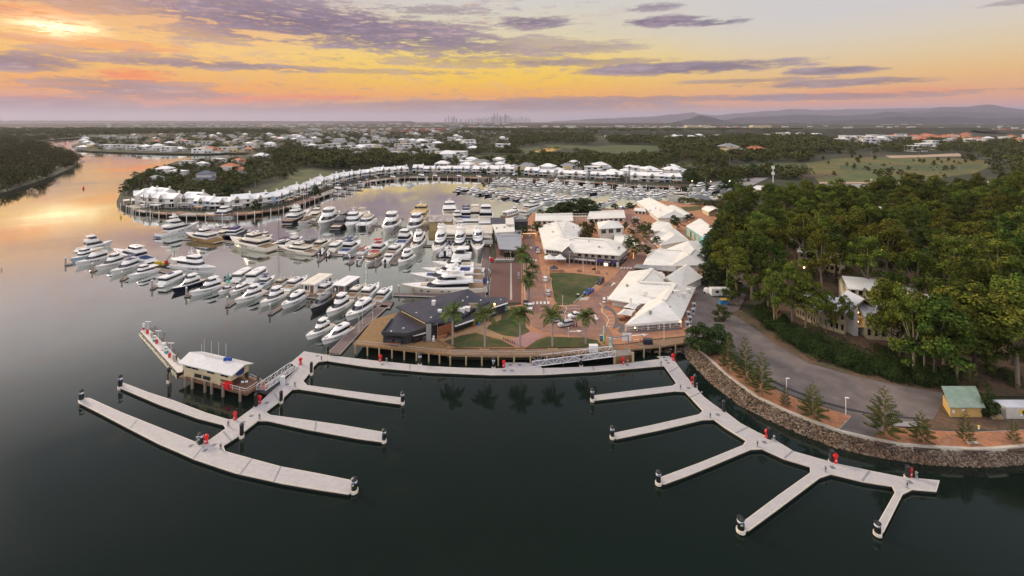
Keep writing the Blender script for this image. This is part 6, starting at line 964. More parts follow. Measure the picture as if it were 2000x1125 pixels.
# ---- townhouses round the bay
def townhouse_defs(v):
    D = []; w = 12.4; wl = WALLW if v != 2 else mat('pale_blue_wall', (.35, .48, .58), .7); mb = MB(); mb.box(0, 5, 2.9, w, 9.0, 5.8); mb.build if 0 else None; D.append(['wall', mb.mesh('wall', wl), []])
    mb = MB(); rf = [(-w / 2 - .1, -.1, 5.7), (w / 2 + .1, -.1, 5.7), (w / 2 + .1, 5, 8.5), (-w / 2 - .1, 5, 8.5), (w / 2 + .1, 10, 5.7), (-w / 2 - .1, 10, 5.7)]; mb.add(rf, [(0, 1, 2, 3), (3, 2, 4, 5), (0, 3, 5), (1, 4, 2)]); mb.add([(-w / 2, -.1, 5.5), (w / 2, -.1, 5.5), (w / 2, -.1, 5.7), (-w / 2, -.1, 5.7)], [(0, 1, 2, 3)])
    D.append(['roof', mb.mesh('roof', ROOFS), []]); gx = (-2.6, 1.8, 0)[v % 3]; mb = MB(); mb.add([(gx - 2.0, -.5, 5.4), (gx, -.5, 8.1), (gx + 2.0, -.5, 5.4), (gx, 4.4, 8.1), (gx - 2, 1, 5.4), (gx + 2, 1, 5.4)], [(0, 1, 3, 4), (1, 2, 5, 3)]); D.append(['gablet_roof', mb.mesh('gablet_roof', ROOFS), []]); mb = MB(); mb.prism([(gx - 1.7, -.4), (gx + 1.7, -.4), (gx + 1.7, .6), (gx - 1.7, .6)], 0, 5.5); mb.poly([(gx - 1.8, -.38, 5.5), (gx + 1.8, -.38, 5.5), (gx, -.38, 7.9)]); D.append(['bay_wall', mb.mesh('bay_wall', mat('taupe_wall', (.42, .38, .31), .7)), []])
    for x, z, s, h in ((gx, 3.4, 2.4, 1.9), (gx, .5, 2.6, 2.2), (-4.6 if gx > -2 else 4.4, 3.7, 2.0, 1.2), (4.5 if gx < 1.8 else -1.4, 3.7, 2.4, 1.2), (-4.4 if gx > -2 else 4.4, .3, 3.2, 2.3), (4.4 if gx < 1.8 else -1.2, .3, 3.0, 2.3)):
        mb = MB(); mb.box(x, -.42 if x == gx else .46, z + h / 2, s, .1, h); D.append(['window', mb.mesh('window', GLASS), []])
    mb = MB(); mb.box(0, -.5, 2.85, w * .98, 2.0, .2); [mb.box(x, -1.4, 1.4, .22, .22, 2.8) for x in (-6, -2, 2, 6)]; mb.box(0, -1.45, 3.4, w * .98, .06, .08); D.append(['balcony', mb.mesh('balcony', TRIM), []])
    mb = MB(); mb.box(5.4, 5.5, 8.4, .9, .9, 2.6); mb.box(5.4, 5.5, 9.7, 1.1, 1.1, .15); D.append(['chimney', mb.mesh('chimney', TRIM), []])
    if v != 1: mb = MB(); px_ = (-2.5, 0, 2.2, 3.2)[v]; mb.box(px_, -4.2, 2.5, 6.5, 3.6, .18); [mb.box(px_ + a, -5.7, 1.25, .2, .2, 2.5) for a in (-3, 0, 3)]; D.append(['pergola', mb.mesh('pergola', (TRIM, TRIM, mat('tan_awning', (.5, .36, .24), .8), GREYC)[v]), []])
    if v % 2: mb = MB(); mb.add([(1.0 - gx * .8, 1.4, 6.5), (4.2 - gx * .8, 1.4, 6.5), (4.2 - gx * .8, 3.6, 7.75), (1.0 - gx * .8, 3.6, 7.75)], [(0, 1, 2, 3)]); D.append(['solar_panel', mb.mesh('solar_panel', PANEL), []])
    return D
TD = [townhouse_defs(v) for v in range(4)]
def polyw(px): 
    P = [L(*p) for p in px]; acc = [0]
    for i in range(len(P) - 1): acc.append(acc[-1] + (P[i + 1] - P[i]).length)
    return P, acc
def along(P, acc, s):
    i = 0
    while i < len(P) - 2 and s > acc[i + 1]: i += 1
    t = (s - acc[i]) / (acc[i + 1] - acc[i]); return P[i].lerp(P[i + 1], t), (P[i + 1] - P[i]).normalized()
cnt = 0
for nm, px in [('west quay', [(342, 407), (400, 409), (460, 408), (505, 404), (545, 397), (585, 385), (620, 373), (650, 363), (680, 354.5), (715, 346.5), (760, 342.5), (800, 340)]), ('far quay', [(804, 338.5), (860, 338.5), (915, 339.3)]), ('far quay', [(920, 339.5), (1003, 342)]), ('cream block row', [(1022, 344), (1080, 346.5)]), ('cream block row', [(1088, 347), (1146, 350)]), ('cream block row', [(1150, 350.5), (1216, 353.5)]), ('cream block row', [(1230, 354), (1280, 356), (1332, 357)])]:
    P, acc = polyw(px); k = max(1, int(acc[-1] / 12.4)); sc_ = acc[-1] / (k * 12.4)
    for i in range(k):
        p, d = along(P, acc, acc[-1] * (i + .5) / k); p = p + Vector((-d.y, d.x, 0)) * random.uniform(-1.5, 3.5); v = (cnt * 7 + 3) % 4 if cnt % 9 != 6 else 2; cnt += 1
        wl = {0: 'with a gable near its left end', 1: 'with roof solar panels', 2: 'with pale blue walls', 3: 'with roof solar panels and centred gable'}[v]
        t = thing('townhouse', f'white waterside townhouse {wl}, {(ORD + ["thirty-" + q for q in ORD[:9]] + ["fortieth"] + ["forty-" + q for q in ORD[:9]] + ["fiftieth"] + ["fifty-" + q for q in ORD[:9]] + ["sixtieth"] + ["sixty-" + q for q in ORD[:9]])[cnt - 1]} along the quay', 'townhouse', (p.x, p.y, LZ), math.atan2(d.y, d.x), 'townhouses round the bay', (sc_ * random.uniform(.9, 1.0), random.uniform(.9, 1.25), random.uniform(.84, 1.16))); parts([tuple(q) for q in TD[v]], t)
for i, (x, y, rz, v) in enumerate([(262, 398, .9, 0), (280, 402, .6, 1), (300, 404, .25, 3), (322, 406, .1, 0), (285, 392, .7, 3), (306, 394, .4, 1)]):
    p = L(x, y); t = thing('townhouse', f'{ORD[i]} white villa on the crowded tip of the townhouse point', 'townhouse', p, -rz, 'villas on the tip of the point', (1, 1, 1.1)); parts([tuple(q) for q in TD[v]], t)
# quay decks in front of them
QD = mat('quay_timber', (.24, .105, .07), .8, var=.3, scale=1.2, c2=(.20, .14, .11))
quay = [(236, 399), (250, 406), (270, 411), (300, 416), (350, 420), (420, 421), (480, 418.5), (545, 410), (582, 399), (622, 386), (662, 371), (692, 361.5), (722, 354.5), (762, 349.5), (800, 347), (860, 346.3), (920, 347.4), (980, 349), (1040, 350.5), (1100, 353), (1160, 357), (1240, 362.5), (1330, 366)]
qh = []
for i in range(len(quay) - 1): qh += [quay[i], ((quay[i][0] + quay[i + 1][0]) / 2, (quay[i][1] + quay[i + 1][1]) / 2)]
qh.append(quay[-1])
QM = [QD, mat('grey_quay', (.33, .30, .27), .8, var=.25), QD, mat('pale_quay', (.46, .40, .33), .8, var=.25), mat('tan_quay', (.36, .22, .14), .8, var=.25)]
for i in range(len(qh) - 1):
    zq = LZ - .1 + random.uniform(-.35, .25); a, b = G(*qh[i], zq), G(*qh[i + 1], zq); d = (b - a).normalized(); q = Vector((-d.y, d.x, 0)); w_ = 7.5; o_ = q * random.uniform(-1.2, 1.0); a = a + o_; b = b + o_; t = thing('quay_deck', f'{(ORD + ["thirty-" + z for z in ORD[:9]] + ["fortieth"] + ["forty-" + z for z in ORD[:9]])[i]} stretch of timber quay counted from the west tip', 'quay', a, group='timber quays below the townhouses'); mb = MB(); mb.prism([Vector(), b - a, b - a + q * w_, q * w_], -.6, .16 - .004 * (i % 2)); mb.build('decking', QM[(i * 3 + i // 4) % 5], t)
    kq = max(2, int((b - a).length / 7))
    for j in range(kq): p = (b - a) * (j / kq); mb = MB(); mb.lathe(p.x - q.x * .4, p.y - q.y * .4, [(.27, -3.2), (.27, 1.5), (.05, 1.7)], 6); mb.build('quay_pile', TRIM if j % 2 else OLDP, t)
for i, (x, y, ln_) in enumerate([(650, 377, 38), (640, 381, 36), (672, 370, 36), (690, 364, 34), (706, 358.5, 30), (1044, 354, 22), (1098, 358, 26), (1166, 364, 30), (1260, 371, 34), (1300, 372, 30), (960, 351, 20), (885, 349, 16)]):
    a, b = G(x - 6, y - 1, .7), G(x + ln_, y + 1, .7); d = (b - a); t = thing('private_jetty', f'{ORD[i]} small private jetty below the townhouses', 'jetty', a, group='small private jetties'); u = d.normalized(); q = Vector((-u.y, u.x, 0)) * .9; mb = MB(); mb.prism([q, d + q, d - q, -q], -.5, 0); mb.build('planking', DOCKM, t)
    for j in range(4): p = d * (j / 3); mb = MB(); mb.lathe(p.x, p.y - 1.2, [(.25, -2), (.25, 1.9), (.03, 2.2)], 6); mb.build('post', TRIM, t)
# ---- suburban houses
def house_defs(v, wall, roof):
    D = []; mb = MB()
    if v == 0: mb.box(0, 0, 1.6, 14, 10, 3.2)
    elif v == 1: mb.box(0, 0, 1.6, 15, 9, 3.2); mb.box(-2, 1, 4.6, 9, 7, 2.8)
    elif v == 2: mb.box(0, 0, 3.0, 16, 10, 6.0); mb.box(5, -4, 1.5, 7, 5, 3)
    elif v == 3: mb.box(-3, 0, 2.9, 9, 12, 5.8); mb.box(5, 1, 1.6, 9, 9, 3.2)
    D.append(('wall', mb.mesh('wall', wall))); mb = MB()
    def hip(cx, cy, z, sx, sy, h): a, b = sx / 2 + .5, sy / 2 + .5; r = max(.2, a - b); mb.add([(cx - a, cy - b, z), (cx + a, cy - b, z), (cx + a, cy + b, z), (cx - a, cy + b, z), (cx - r, cy, z + h), (cx + r, cy, z + h)], [(0, 1, 5, 4), (1, 2, 5), (2, 3, 4, 5), (3, 0, 4)])
    if v == 0: hip(0, 0, 3.2, 14, 10, 2.6)
    elif v == 1: hip(0, 0, 3.2, 15, 9, 1.2); hip(-2, 1, 6.0, 9, 7, 2.0)
    elif v == 2: mb.box(0, 0, 6.15, 16.8, 10.8, .35); mb.box(5, -4, 3.15, 7.6, 5.6, .3)
    elif v == 3: hip(-3, 0, 5.8, 12, 9, 2.2); hip(5, 1, 3.2, 9, 9, 1.8)
    D.append(('roof', mb.mesh('roof', roof)))
    for x, z, s in ((-4, 1.0, 2.4), (.5, 1.0, 3.0), (4.5, .9, 2.4)) + (((-3.6, 4.0, 2.6), (2.2, 4.0, 3.2)) if v == 2 else ()):
        yb = {0: -5.05, 1: -4.55, 2: -5.05, 3: -6.05}[v]
        if v == 3: x -= 1.5
        if v == 3 and x > 1: continue
        if v == 2 and z < 2 and x > 1: continue
        mb = MB(); mb.box(x, yb, z + .6, s, .1, 1.3); D.append(('window', mb.mesh('window', GLASS)))
    return D
HC = [('white hip roofed house', 0, WALLW, ROOFS), ('white two storey house with grey roof', 1, WALLW, mat('mid_grey_tile', (.26, .27, .29), .6, var=.2)), ('white flat roofed modern house', 2, TRIM, ROOFS), ('house with a terracotta roof', 0, WALLC, ROOFT), ('house with a navy roof', 1, WALLW, ROOFB), ('white villa with a pale roof', 3, TRIM, ROOFS), ('cream house with grey roof', 3, WALLC, mat('mid_grey_tile', (.26, .27, .29), .6)), ('villa with an orange tiled roof', 3, WALLW, ROOFT), ('white flat roofed house with dark glass', 2, WALLW, mat('pale_concrete_roof', (.5, .5, .5), .7))]
HD = [house_defs(v, w, r) for _, v, w, r in HC]
HOUSES = []
def house(i, px, py, where, group, s=1.0, rz=None, z=LZ, label=None):
    p = L(px, py); HOUSES.append((px, py)); t = thing('house', label or f'{HC[i][0]} {where}', 'house', p, random.uniform(-.5, .5) if rz is None else rz, group, (s, s, s)); parts(HD[i], t)
for a in [(4, 408, 357, 1.45, 'large blue roofed villa with a white chimney on the wooded point', .2), (7, 457, 338, 1.4, 'orange roofed villa standing above the blue roofed one', .1), (7, 470, 322, 1.1, 'salmon coloured house higher up the wooded point', -.2), (1, 308, 362, 1.15, 'grey hipped house with pale walls at the west side of the wooded point', .1), (2, 348, 345, 1.0, 'white cube house near the canal on the wooded point', .0), (5, 400, 327, .95, 'white villa behind the point beside the canal', .1), (8, 366, 323, 1.0, 'white flat roofed house on the canal edge', .1), (2, 428, 318, 1.0, 'white house with grey decks on the canal edge', -.1), (5, 330, 341, 1.2, 'pale villa among palms at the canal side', .2), (0, 512, 309, 1.5, 'grey roofed canal house near the neck of the point', .1), (5, 882, 315, 2.0, 'white arched clubhouse behind the far townhouses', 0), (6, 1430, 301, 2.4, 'long red roofed pavilion in the trees', .1), (3, 1475, 300, 2.4, 'red roofed pavilion wing in the trees', 0)]: house(a[0], a[1], a[2], '', 'individual villas', a[3], a[5], label=a[4])
def scatter(poly, n_, ymin, ymax, pw=1.5):
    out = []; xs = [p[0] for p in poly]; g = 0
    while len(out) < n_ and g < n_ * 300:
        g += 1; x = random.uniform(min(xs), max(xs)); u = random.random(); a, b = (ymin - Y0) ** -pw, (ymax - Y0) ** -pw; y = Y0 + (a + (b - a) * u) ** (-1 / pw)
        if not inside(x, y, poly): continue
        m = (y - Y0) / H
        if any(abs(x - q[0]) < 11 * m and abs(y - q[1]) < 3.4 * m * (y - Y0) / F + .55 for q in out): continue
        out.append((x, y))
    return out
def hset(poly, n_, where, group, pick, s=1.2, pw=.5):
    ys = [p[1] for p in poly]
    for k, (x, y) in enumerate(scatter(poly, n_, min(ys), max(ys), pw)): house(random.choice(pick), x, y, where, group, s * random.uniform(.85, 1.2))
hset([(152, 291), (140, 284), (170, 272), (420, 262), (560, 262), (700, 266), (700, 285), (560, 292), (400, 299), (240, 297)], 62, 'in the waterside suburb across the canal', 'houses of the waterside suburb', [0, 2, 8, 5, 8, 3, 6, 1, 6], 1.4)
for k, (x, y, i) in enumerate([(186, 290, 6), (212, 291, 2), (235, 291, 8), (262, 292, 2), (290, 294, 5), (330, 296, 2), (352, 295, 0), (392, 299, 2), (418, 299, 7), (440, 297, 8), (466, 297, 6), (486, 296, 3)]): house(i, x, y, f'{ORD[k]} from the west on the far canal bank', 'houses on the far canal bank', 1.5, .0)
hset([(560, 264), (860, 258), (860, 285), (840, 310), (720, 312), (600, 308), (500, 300), (600, 290)], 74, 'in the leafy suburb behind the bay', 'houses of the leafy suburb', [0, 2, 5, 8, 1, 4, 6, 8, 1], 1.5)
hset([(800, 270), (1000, 268), (1000, 300), (870, 312), (800, 312)], 16, 'among the trees near the golf course', 'houses near the golf course', [0, 5, 2, 8, 4], 1.6)
hset([(860, 318), (1060, 320), (1340, 338), (1340, 348), (1060, 338), (860, 330)], 34, 'in the second row behind the far townhouses', 'houses behind the far townhouses', [5, 0, 5, 2, 6], 1.15, .3)
hset([(1480, 262), (1600, 264), (1600, 274), (1500, 272)], 14, 'in the white estate beyond the golf course', 'houses of the white estate', [2, 2, 5, 8, 0], 1.9); hset([(1640, 270), (1770, 268), (1750, 282), (1640, 284)], 16, 'of the white estate in front of the pine wood', 'houses of the white estate', [2, 2, 2, 5], 1.9)
hset([(1740, 268), (1900, 263), (1925, 270), (1880, 274), (1760, 278)], 22, 'of the orange roofed estate', 'orange roofed houses', [3, 7, 3, 7], 1.8); hset([(1880, 272), (2000, 266), (2100, 268), (1900, 283)], 16, 'on the right edge estate', 'houses of the white estate', [2, 2, 5, 3], 1.8); hset([(1750, 284), (1860, 280), (1850, 296), (1760, 296)], 7, 'beside the driving range', 'houses beside the driving range', [6, 2, 5], 1.6); hset([(1300, 268), (1400, 268), (1390, 276), (1310, 276)], 12, 'in the grey roofed estate beyond the fairways', 'houses beyond the fairways', [1, 5, 2], 1.7)
# far suburbs, too many to count
mb = MB(); cols = [WALLW, ROOFS, TRIM, ROOFT, WALLC, WALLG]
def speck(m, lst): mb = MB(); [mb.box(*b) for b in lst]; o = mb.build('distant_suburb', m); o['kind'] = 'stuff'
def specks(poly, n_, pw=.2, wide=1.0):
    ys = [p[1] for p in poly]; out = []
    for x, y in scatter(poly, n_, min(ys), max(ys), pw): p = L(x, y); r = p.y / 1500; out.append((p.x, p.y, LZ + 2.5 + r, random.uniform(9, 26) * wide * max(1, r * .7), random.uniform(8, 14), 5 + 2 * r * random.uniform(.5, 1.3), random.uniform(-.3, .3)))
    return out
def box7(mb, b): mb.box(b[0], b[1], b[2], b[3], b[4], b[5], b[6])
white = []; red = []; grey = []
for poly, n_, w_ in [([(190, 244), (1000, 241.5), (1000, 249), (600, 252), (190, 250)], 240, 1), ([(600, 250), (1000, 248), (1000, 262), (600, 264)], 110, 1), ([(920, 247), (1450, 246), (1450, 253), (920, 253)], 130, 1.5), ([(1450, 243), (2100, 241), (2100, 252), (1450, 251)], 130, 1.3), ([(1050, 252), (1300, 252), (1300, 258), (1050, 258)], 40, 1.3), ([(1000, 256), (1500, 258), (1500, 268), (1180, 270), (1000, 262)], 60, 1.2), ([(1500, 254), (2100, 252), (2100, 262), (1980, 258), (1700, 264), (1500, 262)], 70, 1.3), ([(1340, 246), (1420, 246), (1420, 252), (1340, 252)], 18, 2)]:
    for b in specks(poly, n_, .2, w_): (white if random.random() < .62 else (red if random.random() < .35 else grey)).append(b)
for b in specks([(760, 250), (870, 248), (870, 260), (760, 262)], 40, .2, 1.2): red.append(b)
for m, l in ((WALLW, white), (mat('faded_red_roof', (.38, .17, .11), .8), red), (WALLG, grey)):
    mb = MB(); [box7(mb, b) for b in l]; o = mb.build('distant_suburb', m); o['kind'] = 'stuff'
for x, w_, lb in [(1350, 22, 'cream'), (1375, 18, 'cream'), (1485, 36, 'yellow'), (885, 16, 'grey under construction')]: p = L(x, 251); mb = MB(); mb.box(p.x, p.y, 16, w_ * p.y / F, 60, 28 if 'grey' in lb else 20); t = thing('apartment_block', f'distant {lb} block on the plain near photo column {["", "", "", ""][0]}'.replace(' near photo column ', '') + f' {"left" if x < 1360 else "right"} of its neighbour', 'building', (0, 0, 0), group='distant blocks'); mb.build('wall', WALLC if 'grey' not in lb else WALLG, t); mb = MB(); mb.box(p.x, p.y, 31 if 'grey' in lb else 27, w_ * p.y / F, 62, 1.6); mb.build('roof', TRIM, t)
# skyline
TW = mat('tower_glass_blue', (.30, .30, .36), .5, var=.1); TW2 = mat('tower_pale', (.42, .38, .38), .6, var=.1)
sky_ = [(870, 8, 2.5), (876, 13, 2.5), (883, 9, 3), (887, 11, 4), (892, 7, 3), (916, 6, 3), (922, 6, 3), (929, 7, 3), (934, 8, 3), (938, 6, 3), (942, 8, 2.5), (947, 10, 2.5), (951, 7, 3), (955, 10, 2.5), (960, 10, 3), (963, 12, 3), (965.5, 19, 3), (969, 11, 3), (972, 20, 2.2), (975, 9, 3), (978, 13, 3.4), (981, 9, 3), (985, 14, 3), (987.5, 21, 2.2), (989.5, 14, 3), (994, 13, 4), (998, 8, 3), (1003, 7, 3), (1008, 7, 2.5), (1014, 8, 3), (1018, 11, 2), (1023, 7, 3), (1028, 8, 3), (1034, 6, 4), (900, 5, 3), (910, 5, 3)]
for i, (x, h, w_) in enumerate(sky_):
    yd = 13500 + (i * 37 % 9) * 160; px_ = yd / F; hh = h * .8 * px_ + 60 - LZ; mb = MB(); t = thing('skyscraper', f'hazy tower on the horizon skyline, number {i + 1} in the row' if False else ('pale ' if i % 2 else 'blue grey ') + f'distant tower, one of the far city skyline', 'tower', ((x - 1000) * px_, yd, LZ), group='towers of the distant city'); w_ *= .75; mb.box(0, 0, hh / 2, w_ * px_, w_ * px_, hh); mb.box(0, 0, hh + 6, w_ * px_ * .5, w_ * px_ * .5, 12); mb.build('shaft', TW2 if i % 2 else TW, t)
# ================================================================ HILLS
def hill(seq, dist, depth, m, seed):
    """a ridge of real height standing at its own distance; seq = (px, rows above the horizon)"""
    rr = random.Random(seed); mb = MB(); prof = []
    for i in range(len(seq) - 1):
        (x0, h0), (x1, h1) = seq[i], seq[i + 1]; k = max(2, int(abs(x1 - x0) / 6))
        for j in range(k): t = j / k; prof.append((x0 + (x1 - x0) * t, h0 + (h1 - h0) * (t * t * (3 - 2 * t)) + rr.uniform(-.35, .35)))
    prof.append(seq[-1]); s = dist / F; rows = []
    for f, k in ((-1.0, 0.0), (-.62, .42), (-.3, .8), (0, 1.0), (.5, .6), (1, 0)):
        rows.append([((x - 1000) * s, dist + f * depth, max(-5, (h * s + H) * k * (1 + (rr.uniform(-.12, .06) if 0 < k < 1 else 0)))) for x, h in prof])
    k = len(prof); mb.v = [p for r in rows for p in r]; mb.f = [(j * k + i, j * k + i + 1, (j + 1) * k + i + 1, (j + 1) * k + i) for j in range(5) for i in range(k - 1)]; o = mb.build('hills', m, smooth=True); o['kind'] = 'structure'
HILLM = mat('forested_hill', (.03, .042, .05), .95, var=.4, scale=.004)
hill([(1080, .5), (1190, 6), (1260, 9), (1320, 14), (1355, 18), (1362, 14), (1400, 12), (1440, 16), (1500, 20), (1550, 24), (1600, 22), (1680, 24), (1780, 26), (1850, 25), (1960, 20), (2300, 22)], 27000, 2500, HILLM, 1)
hill([(1580, 2), (1660, 12), (1740, 18), (1800, 22), (1840, 28), (1880, 28), (1935, 33), (1960, 28), (2000, 18), (2100, 14), (2300, 18)], 19000, 2200, HILLM, 2)
hill([(1400, .5), (1450, 8), (1500, 10), (1560, 13), (1640, 11), (1700, 14), (1735, 19), (1780, 16), (1850, 20), (1920, 18), (2000, 16), (2300, 18)], 14500, 1600, HILLM, 3)
hill([(1320, -2), (1345, 5), (1368, 12), (1385, 9), (1410, 3), (1430, -2)], 10500, 900, HILLM, 4)
hill([(1550, -3), (1700, 4), (1750, 9), (1800, 8), (1860, 10), (1920, 6), (2050, 8), (2300, 4)], 9500, 1000, HILLM, 5)
hill([(-900, 1), (-200, 1.6), (100, 1.4), (300, 1.2), (600, .6), (800, .3)], 16000, 1500, HILLM, 6)
# ================================================================ VEGETATION
def leafm(name, c, c2, rnd=.22): return mat(name, tuple(v * 1.28 for v in c), .95, var=.25, scale=.45, c2=tuple(v * 1.28 for v in c2), rnd=rnd, spec=.06, isl=.5)
GUM = leafm('gum_leaves', (.066, .092, .014), (.112, .118, .020), .34); GUMD = leafm('dark_gum_leaves', (.036, .056, .010), (.066, .080, .014), .34); FIG = leafm('fig_leaves', (.026, .046, .016), (.040, .062, .020)); BUSH = leafm('broadleaf', (.046, .062, .020), (.075, .080, .026)); PALMM = leafm('palm_leaves', (.060, .092, .026), (.100, .118, .038), .15); PINEM = leafm('pine_needles', (.050, .072, .018), (.085, .095, .025), .15); MANG = leafm('mangrove_leaves', (.060, .068, .026), (.085, .080, .035), .2); DRYP = leafm('dry_palm_leaves', (.14, .125, .045), (.10, .10, .04)); WOODF = leafm('far_wood_leaves', (.052, .066, .022), (.092, .088, .034), 0)
BARK = mat('gum_bark', (.30, .24, .18), .85, var=.4, scale=.8); BARKD = mat('dark_bark', (.085, .062, .045), .9, var=.4, scale=.9); PBARK = mat('palm_trunk', (.34, .29, .26), .8, var=.2, scale=.8)
def leafcloud(clumps, per, size, rng, flat=.5, up=.15):
    """leaf faces spread over and inside every clump; returns (verts, faces) arrays"""
    V = []; n_ = 0
    for (cx, cy, cz, rx, ry, rz_) in clumps:
        k = int(per * rx * ry / 4); d = rng.normal(size=(k, 3)); d /= np.linalg.norm(d, axis=1)[:, None]; d[:, 2] = np.where(d[:, 2] < -flat, -d[:, 2] * .6, d[:, 2]); r = rng.uniform(.72, 1.04, k) ** .6
        p = d * r[:, None] * np.array([rx, ry, rz_]) + np.array([cx, cy, cz]); nrm = d + rng.normal(size=(k, 3)) * .36; nrm[:, 2] += up; nrm /= np.linalg.norm(nrm, axis=1)[:, None]
        t = rng.normal(size=(k, 3)); u = np.cross(nrm, t); u /= np.linalg.norm(u, axis=1)[:, None] + 1e-9; w = np.cross(nrm, u); s = (size * rng.uniform(.6, 1.25, k))[:, None]
        V.append(np.stack([p + u * s, p + w * s * .55, p - u * s, p - w * s * .55], 1).reshape(-1, 3))
    return np.concatenate(V)
def npmesh(name, V, m, quads=True):
    k = len(V) // 4; me = bpy.data.meshes.new(name); me.vertices.add(len(V)); me.vertices.foreach_set('co', np.ascontiguousarray(V, dtype=np.float32).ravel()); me.loops.add(4 * k); me.loops.foreach_set('vertex_index', np.arange(4 * k, dtype=np.int32)); me.polygons.add(k); me.polygons.foreach_set('loop_start', np.arange(0, 4 * k, 4, dtype=np.int32))
    try: me.polygons.foreach_set('loop_total', np.full(k, 4, dtype=np.int32))
    except Exception: pass
    me.materials.append(m); me.update(calc_edges=True); me.validate(); return me
def gum_proto(seed, Ht, leaf, bark, spread=.32, base=.42, nclump=34, per=300, size=.30, nl=8):
    rg = np.random.default_rng(seed); rr = random.Random(seed); tb = MB(); lb = MB() if bark is FAIRY else tb; cl = []; fork = Ht * base
    lean = Vector((rr.uniform(-.05, .05), rr.uniform(-.05, .05), 1)); p1 = lean * fork; tb.tube((0, 0, -.3), p1, Ht * .017, 7, Ht * .011)
    ends = [(p1 + Vector((rr.uniform(-.05, .05) * Ht, rr.uniform(-.05, .05) * Ht, (Ht - fork) * .76)), 1.0)]
    for i in range(nl):
        a = i * 6.283 / nl * 1.6 + rr.uniform(-.4, .4); e = (i + .5) / nl; ra = Ht * spread * (.80 - .42 * e) * rr.uniform(.85, 1.1); ends.append((p1 + Vector((math.cos(a) * ra, math.sin(a) * ra, (Ht - fork) * (.02 + .66 * e))), rr.uniform(.75, 1.1)))
    for q, k in ends:
        lb.tube(p1 - lean * rr.uniform(0, fork * .2), q, Ht * .008, 5, Ht * .004); lb.tube(q, q + Vector((rr.uniform(-.06, .06) * Ht, rr.uniform(-.06, .06) * Ht, Ht * .07)), Ht * .004, 4, Ht * .002)
        for j in range(max(3, nclump // nl)):
            s = Ht * spread * rr.uniform(.21, .33) * k; o = Vector((rr.gauss(0, .85), rr.gauss(0, .85), rr.gauss(.1, .9))) * Ht * spread * .24; cl.append((q.x + o.x, q.y + o.y, min(Ht - s * .6, q.z + o.z), s, s, s * rr.uniform(.8, 1.0)))
    return [('trunk', tb.mesh('trunk', bark)), ('crown', npmesh('crown', leafcloud(cl, per, size, rg), leaf))] + ([('limbs', lb.mesh('limbs', BARKD))] if lb is not tb else [])
GP = [gum_proto(s, h, lf, bk, sp, ba, nc) for s, h, lf, bk, sp, ba, nc in [(1, 20, GUM, BARK, .27, .40, 42), (2, 22, GUMD, BARK, .24, .36, 42), (3, 18, GUM, BARKD, .30, .34, 42), (4, 21, GUM, BARK, .25, .44, 36), (5, 17, GUMD, BARKD, .31, .30, 44), (6, 23, GUM, BARK, .22, .36, 40)]]
GH = [20, 22, 18, 21, 17, 23]
def round_proto(seed, Ht, leaf, bark, spread, base, nc, per, size): return gum_proto(seed, Ht, leaf, bark, spread, base, nc, per, size)
BP = [gum_proto(11, 10, BUSH, BARKD, .46, .14, 34, 300, .30), gum_proto(12, 11, FIG, BARKD, .46, .10, 40, 320, .30), gum_proto(13, 9, BUSH, BARKD, .42, .16, 32, 300, .3), gum_proto(14, 12, GUMD, BARK, .36, .2, 34, 260, .34), gum_proto(15, 10, leafm('rusty_leaves', (.10, .065, .022), (.075, .065, .025)), BARKD, .44, .12, 32, 280, .3)]
def palm_defs(Ht, nf, fl, seed, leaf=PALMM, tr=.2, droop=1.0):
    rr = random.Random(seed); tb = MB(); tb.lathe(0, 0, [(tr * 1.4, -.2), (tr * 1.1, .5), (tr, Ht * .5), (tr * .8, Ht)], 8); V = []
    for i in range(nf):
        a = 6.283 * i / nf + rr.uniform(-.2, .2); e0 = rr.choice([1.2, .75, .45, .15]) + rr.uniform(-.1, .1); p = np.array([0, 0, Ht - .1]); d = np.array([math.cos(a) * math.cos(e0), math.sin(a) * math.cos(e0), math.sin(e0)]); side = np.array([-math.sin(a), math.cos(a), 0]); k = 9; st_ = fl / k
        for j in range(k):
            q = p + d * st_; w = .75 * fl * .28 * math.sin(math.pi * (.18 + .8 * (j + .5) / k)) ; 
            for sg in (-1, 1):
                o = side * sg * w + np.array([0, 0, -.38 * w]) + d * w * .35; V += [p, p + (q - p) * .75, p + (q - p) * .75 + o, p + o * .95 + d * .04]
                o = side * sg * w * .8 + np.array([0, 0, .12 * w]) + d * w * .5; V += [p, p + (q - p) * .5, p + (q - p) * .5 + o, p + o * .95 + d * .03]
            p = q; d = d + np.array([0, 0, -.30 * droop * (.5 + j / k)]); d /= np.linalg.norm(d)
    return [('trunk', tb.mesh('trunk', PBARK)), ('crown', npmesh('crown', np.array(V), leaf))]
PP = [palm_defs(7.6, 15, 3.6, 21), palm_defs(7.6, 13, 3.8, 22), palm_defs(8, 16, 2.6, 23, PALMM, .18), palm_defs(9, 14, 2.0, 24, DRYP, .22, 1.6)]
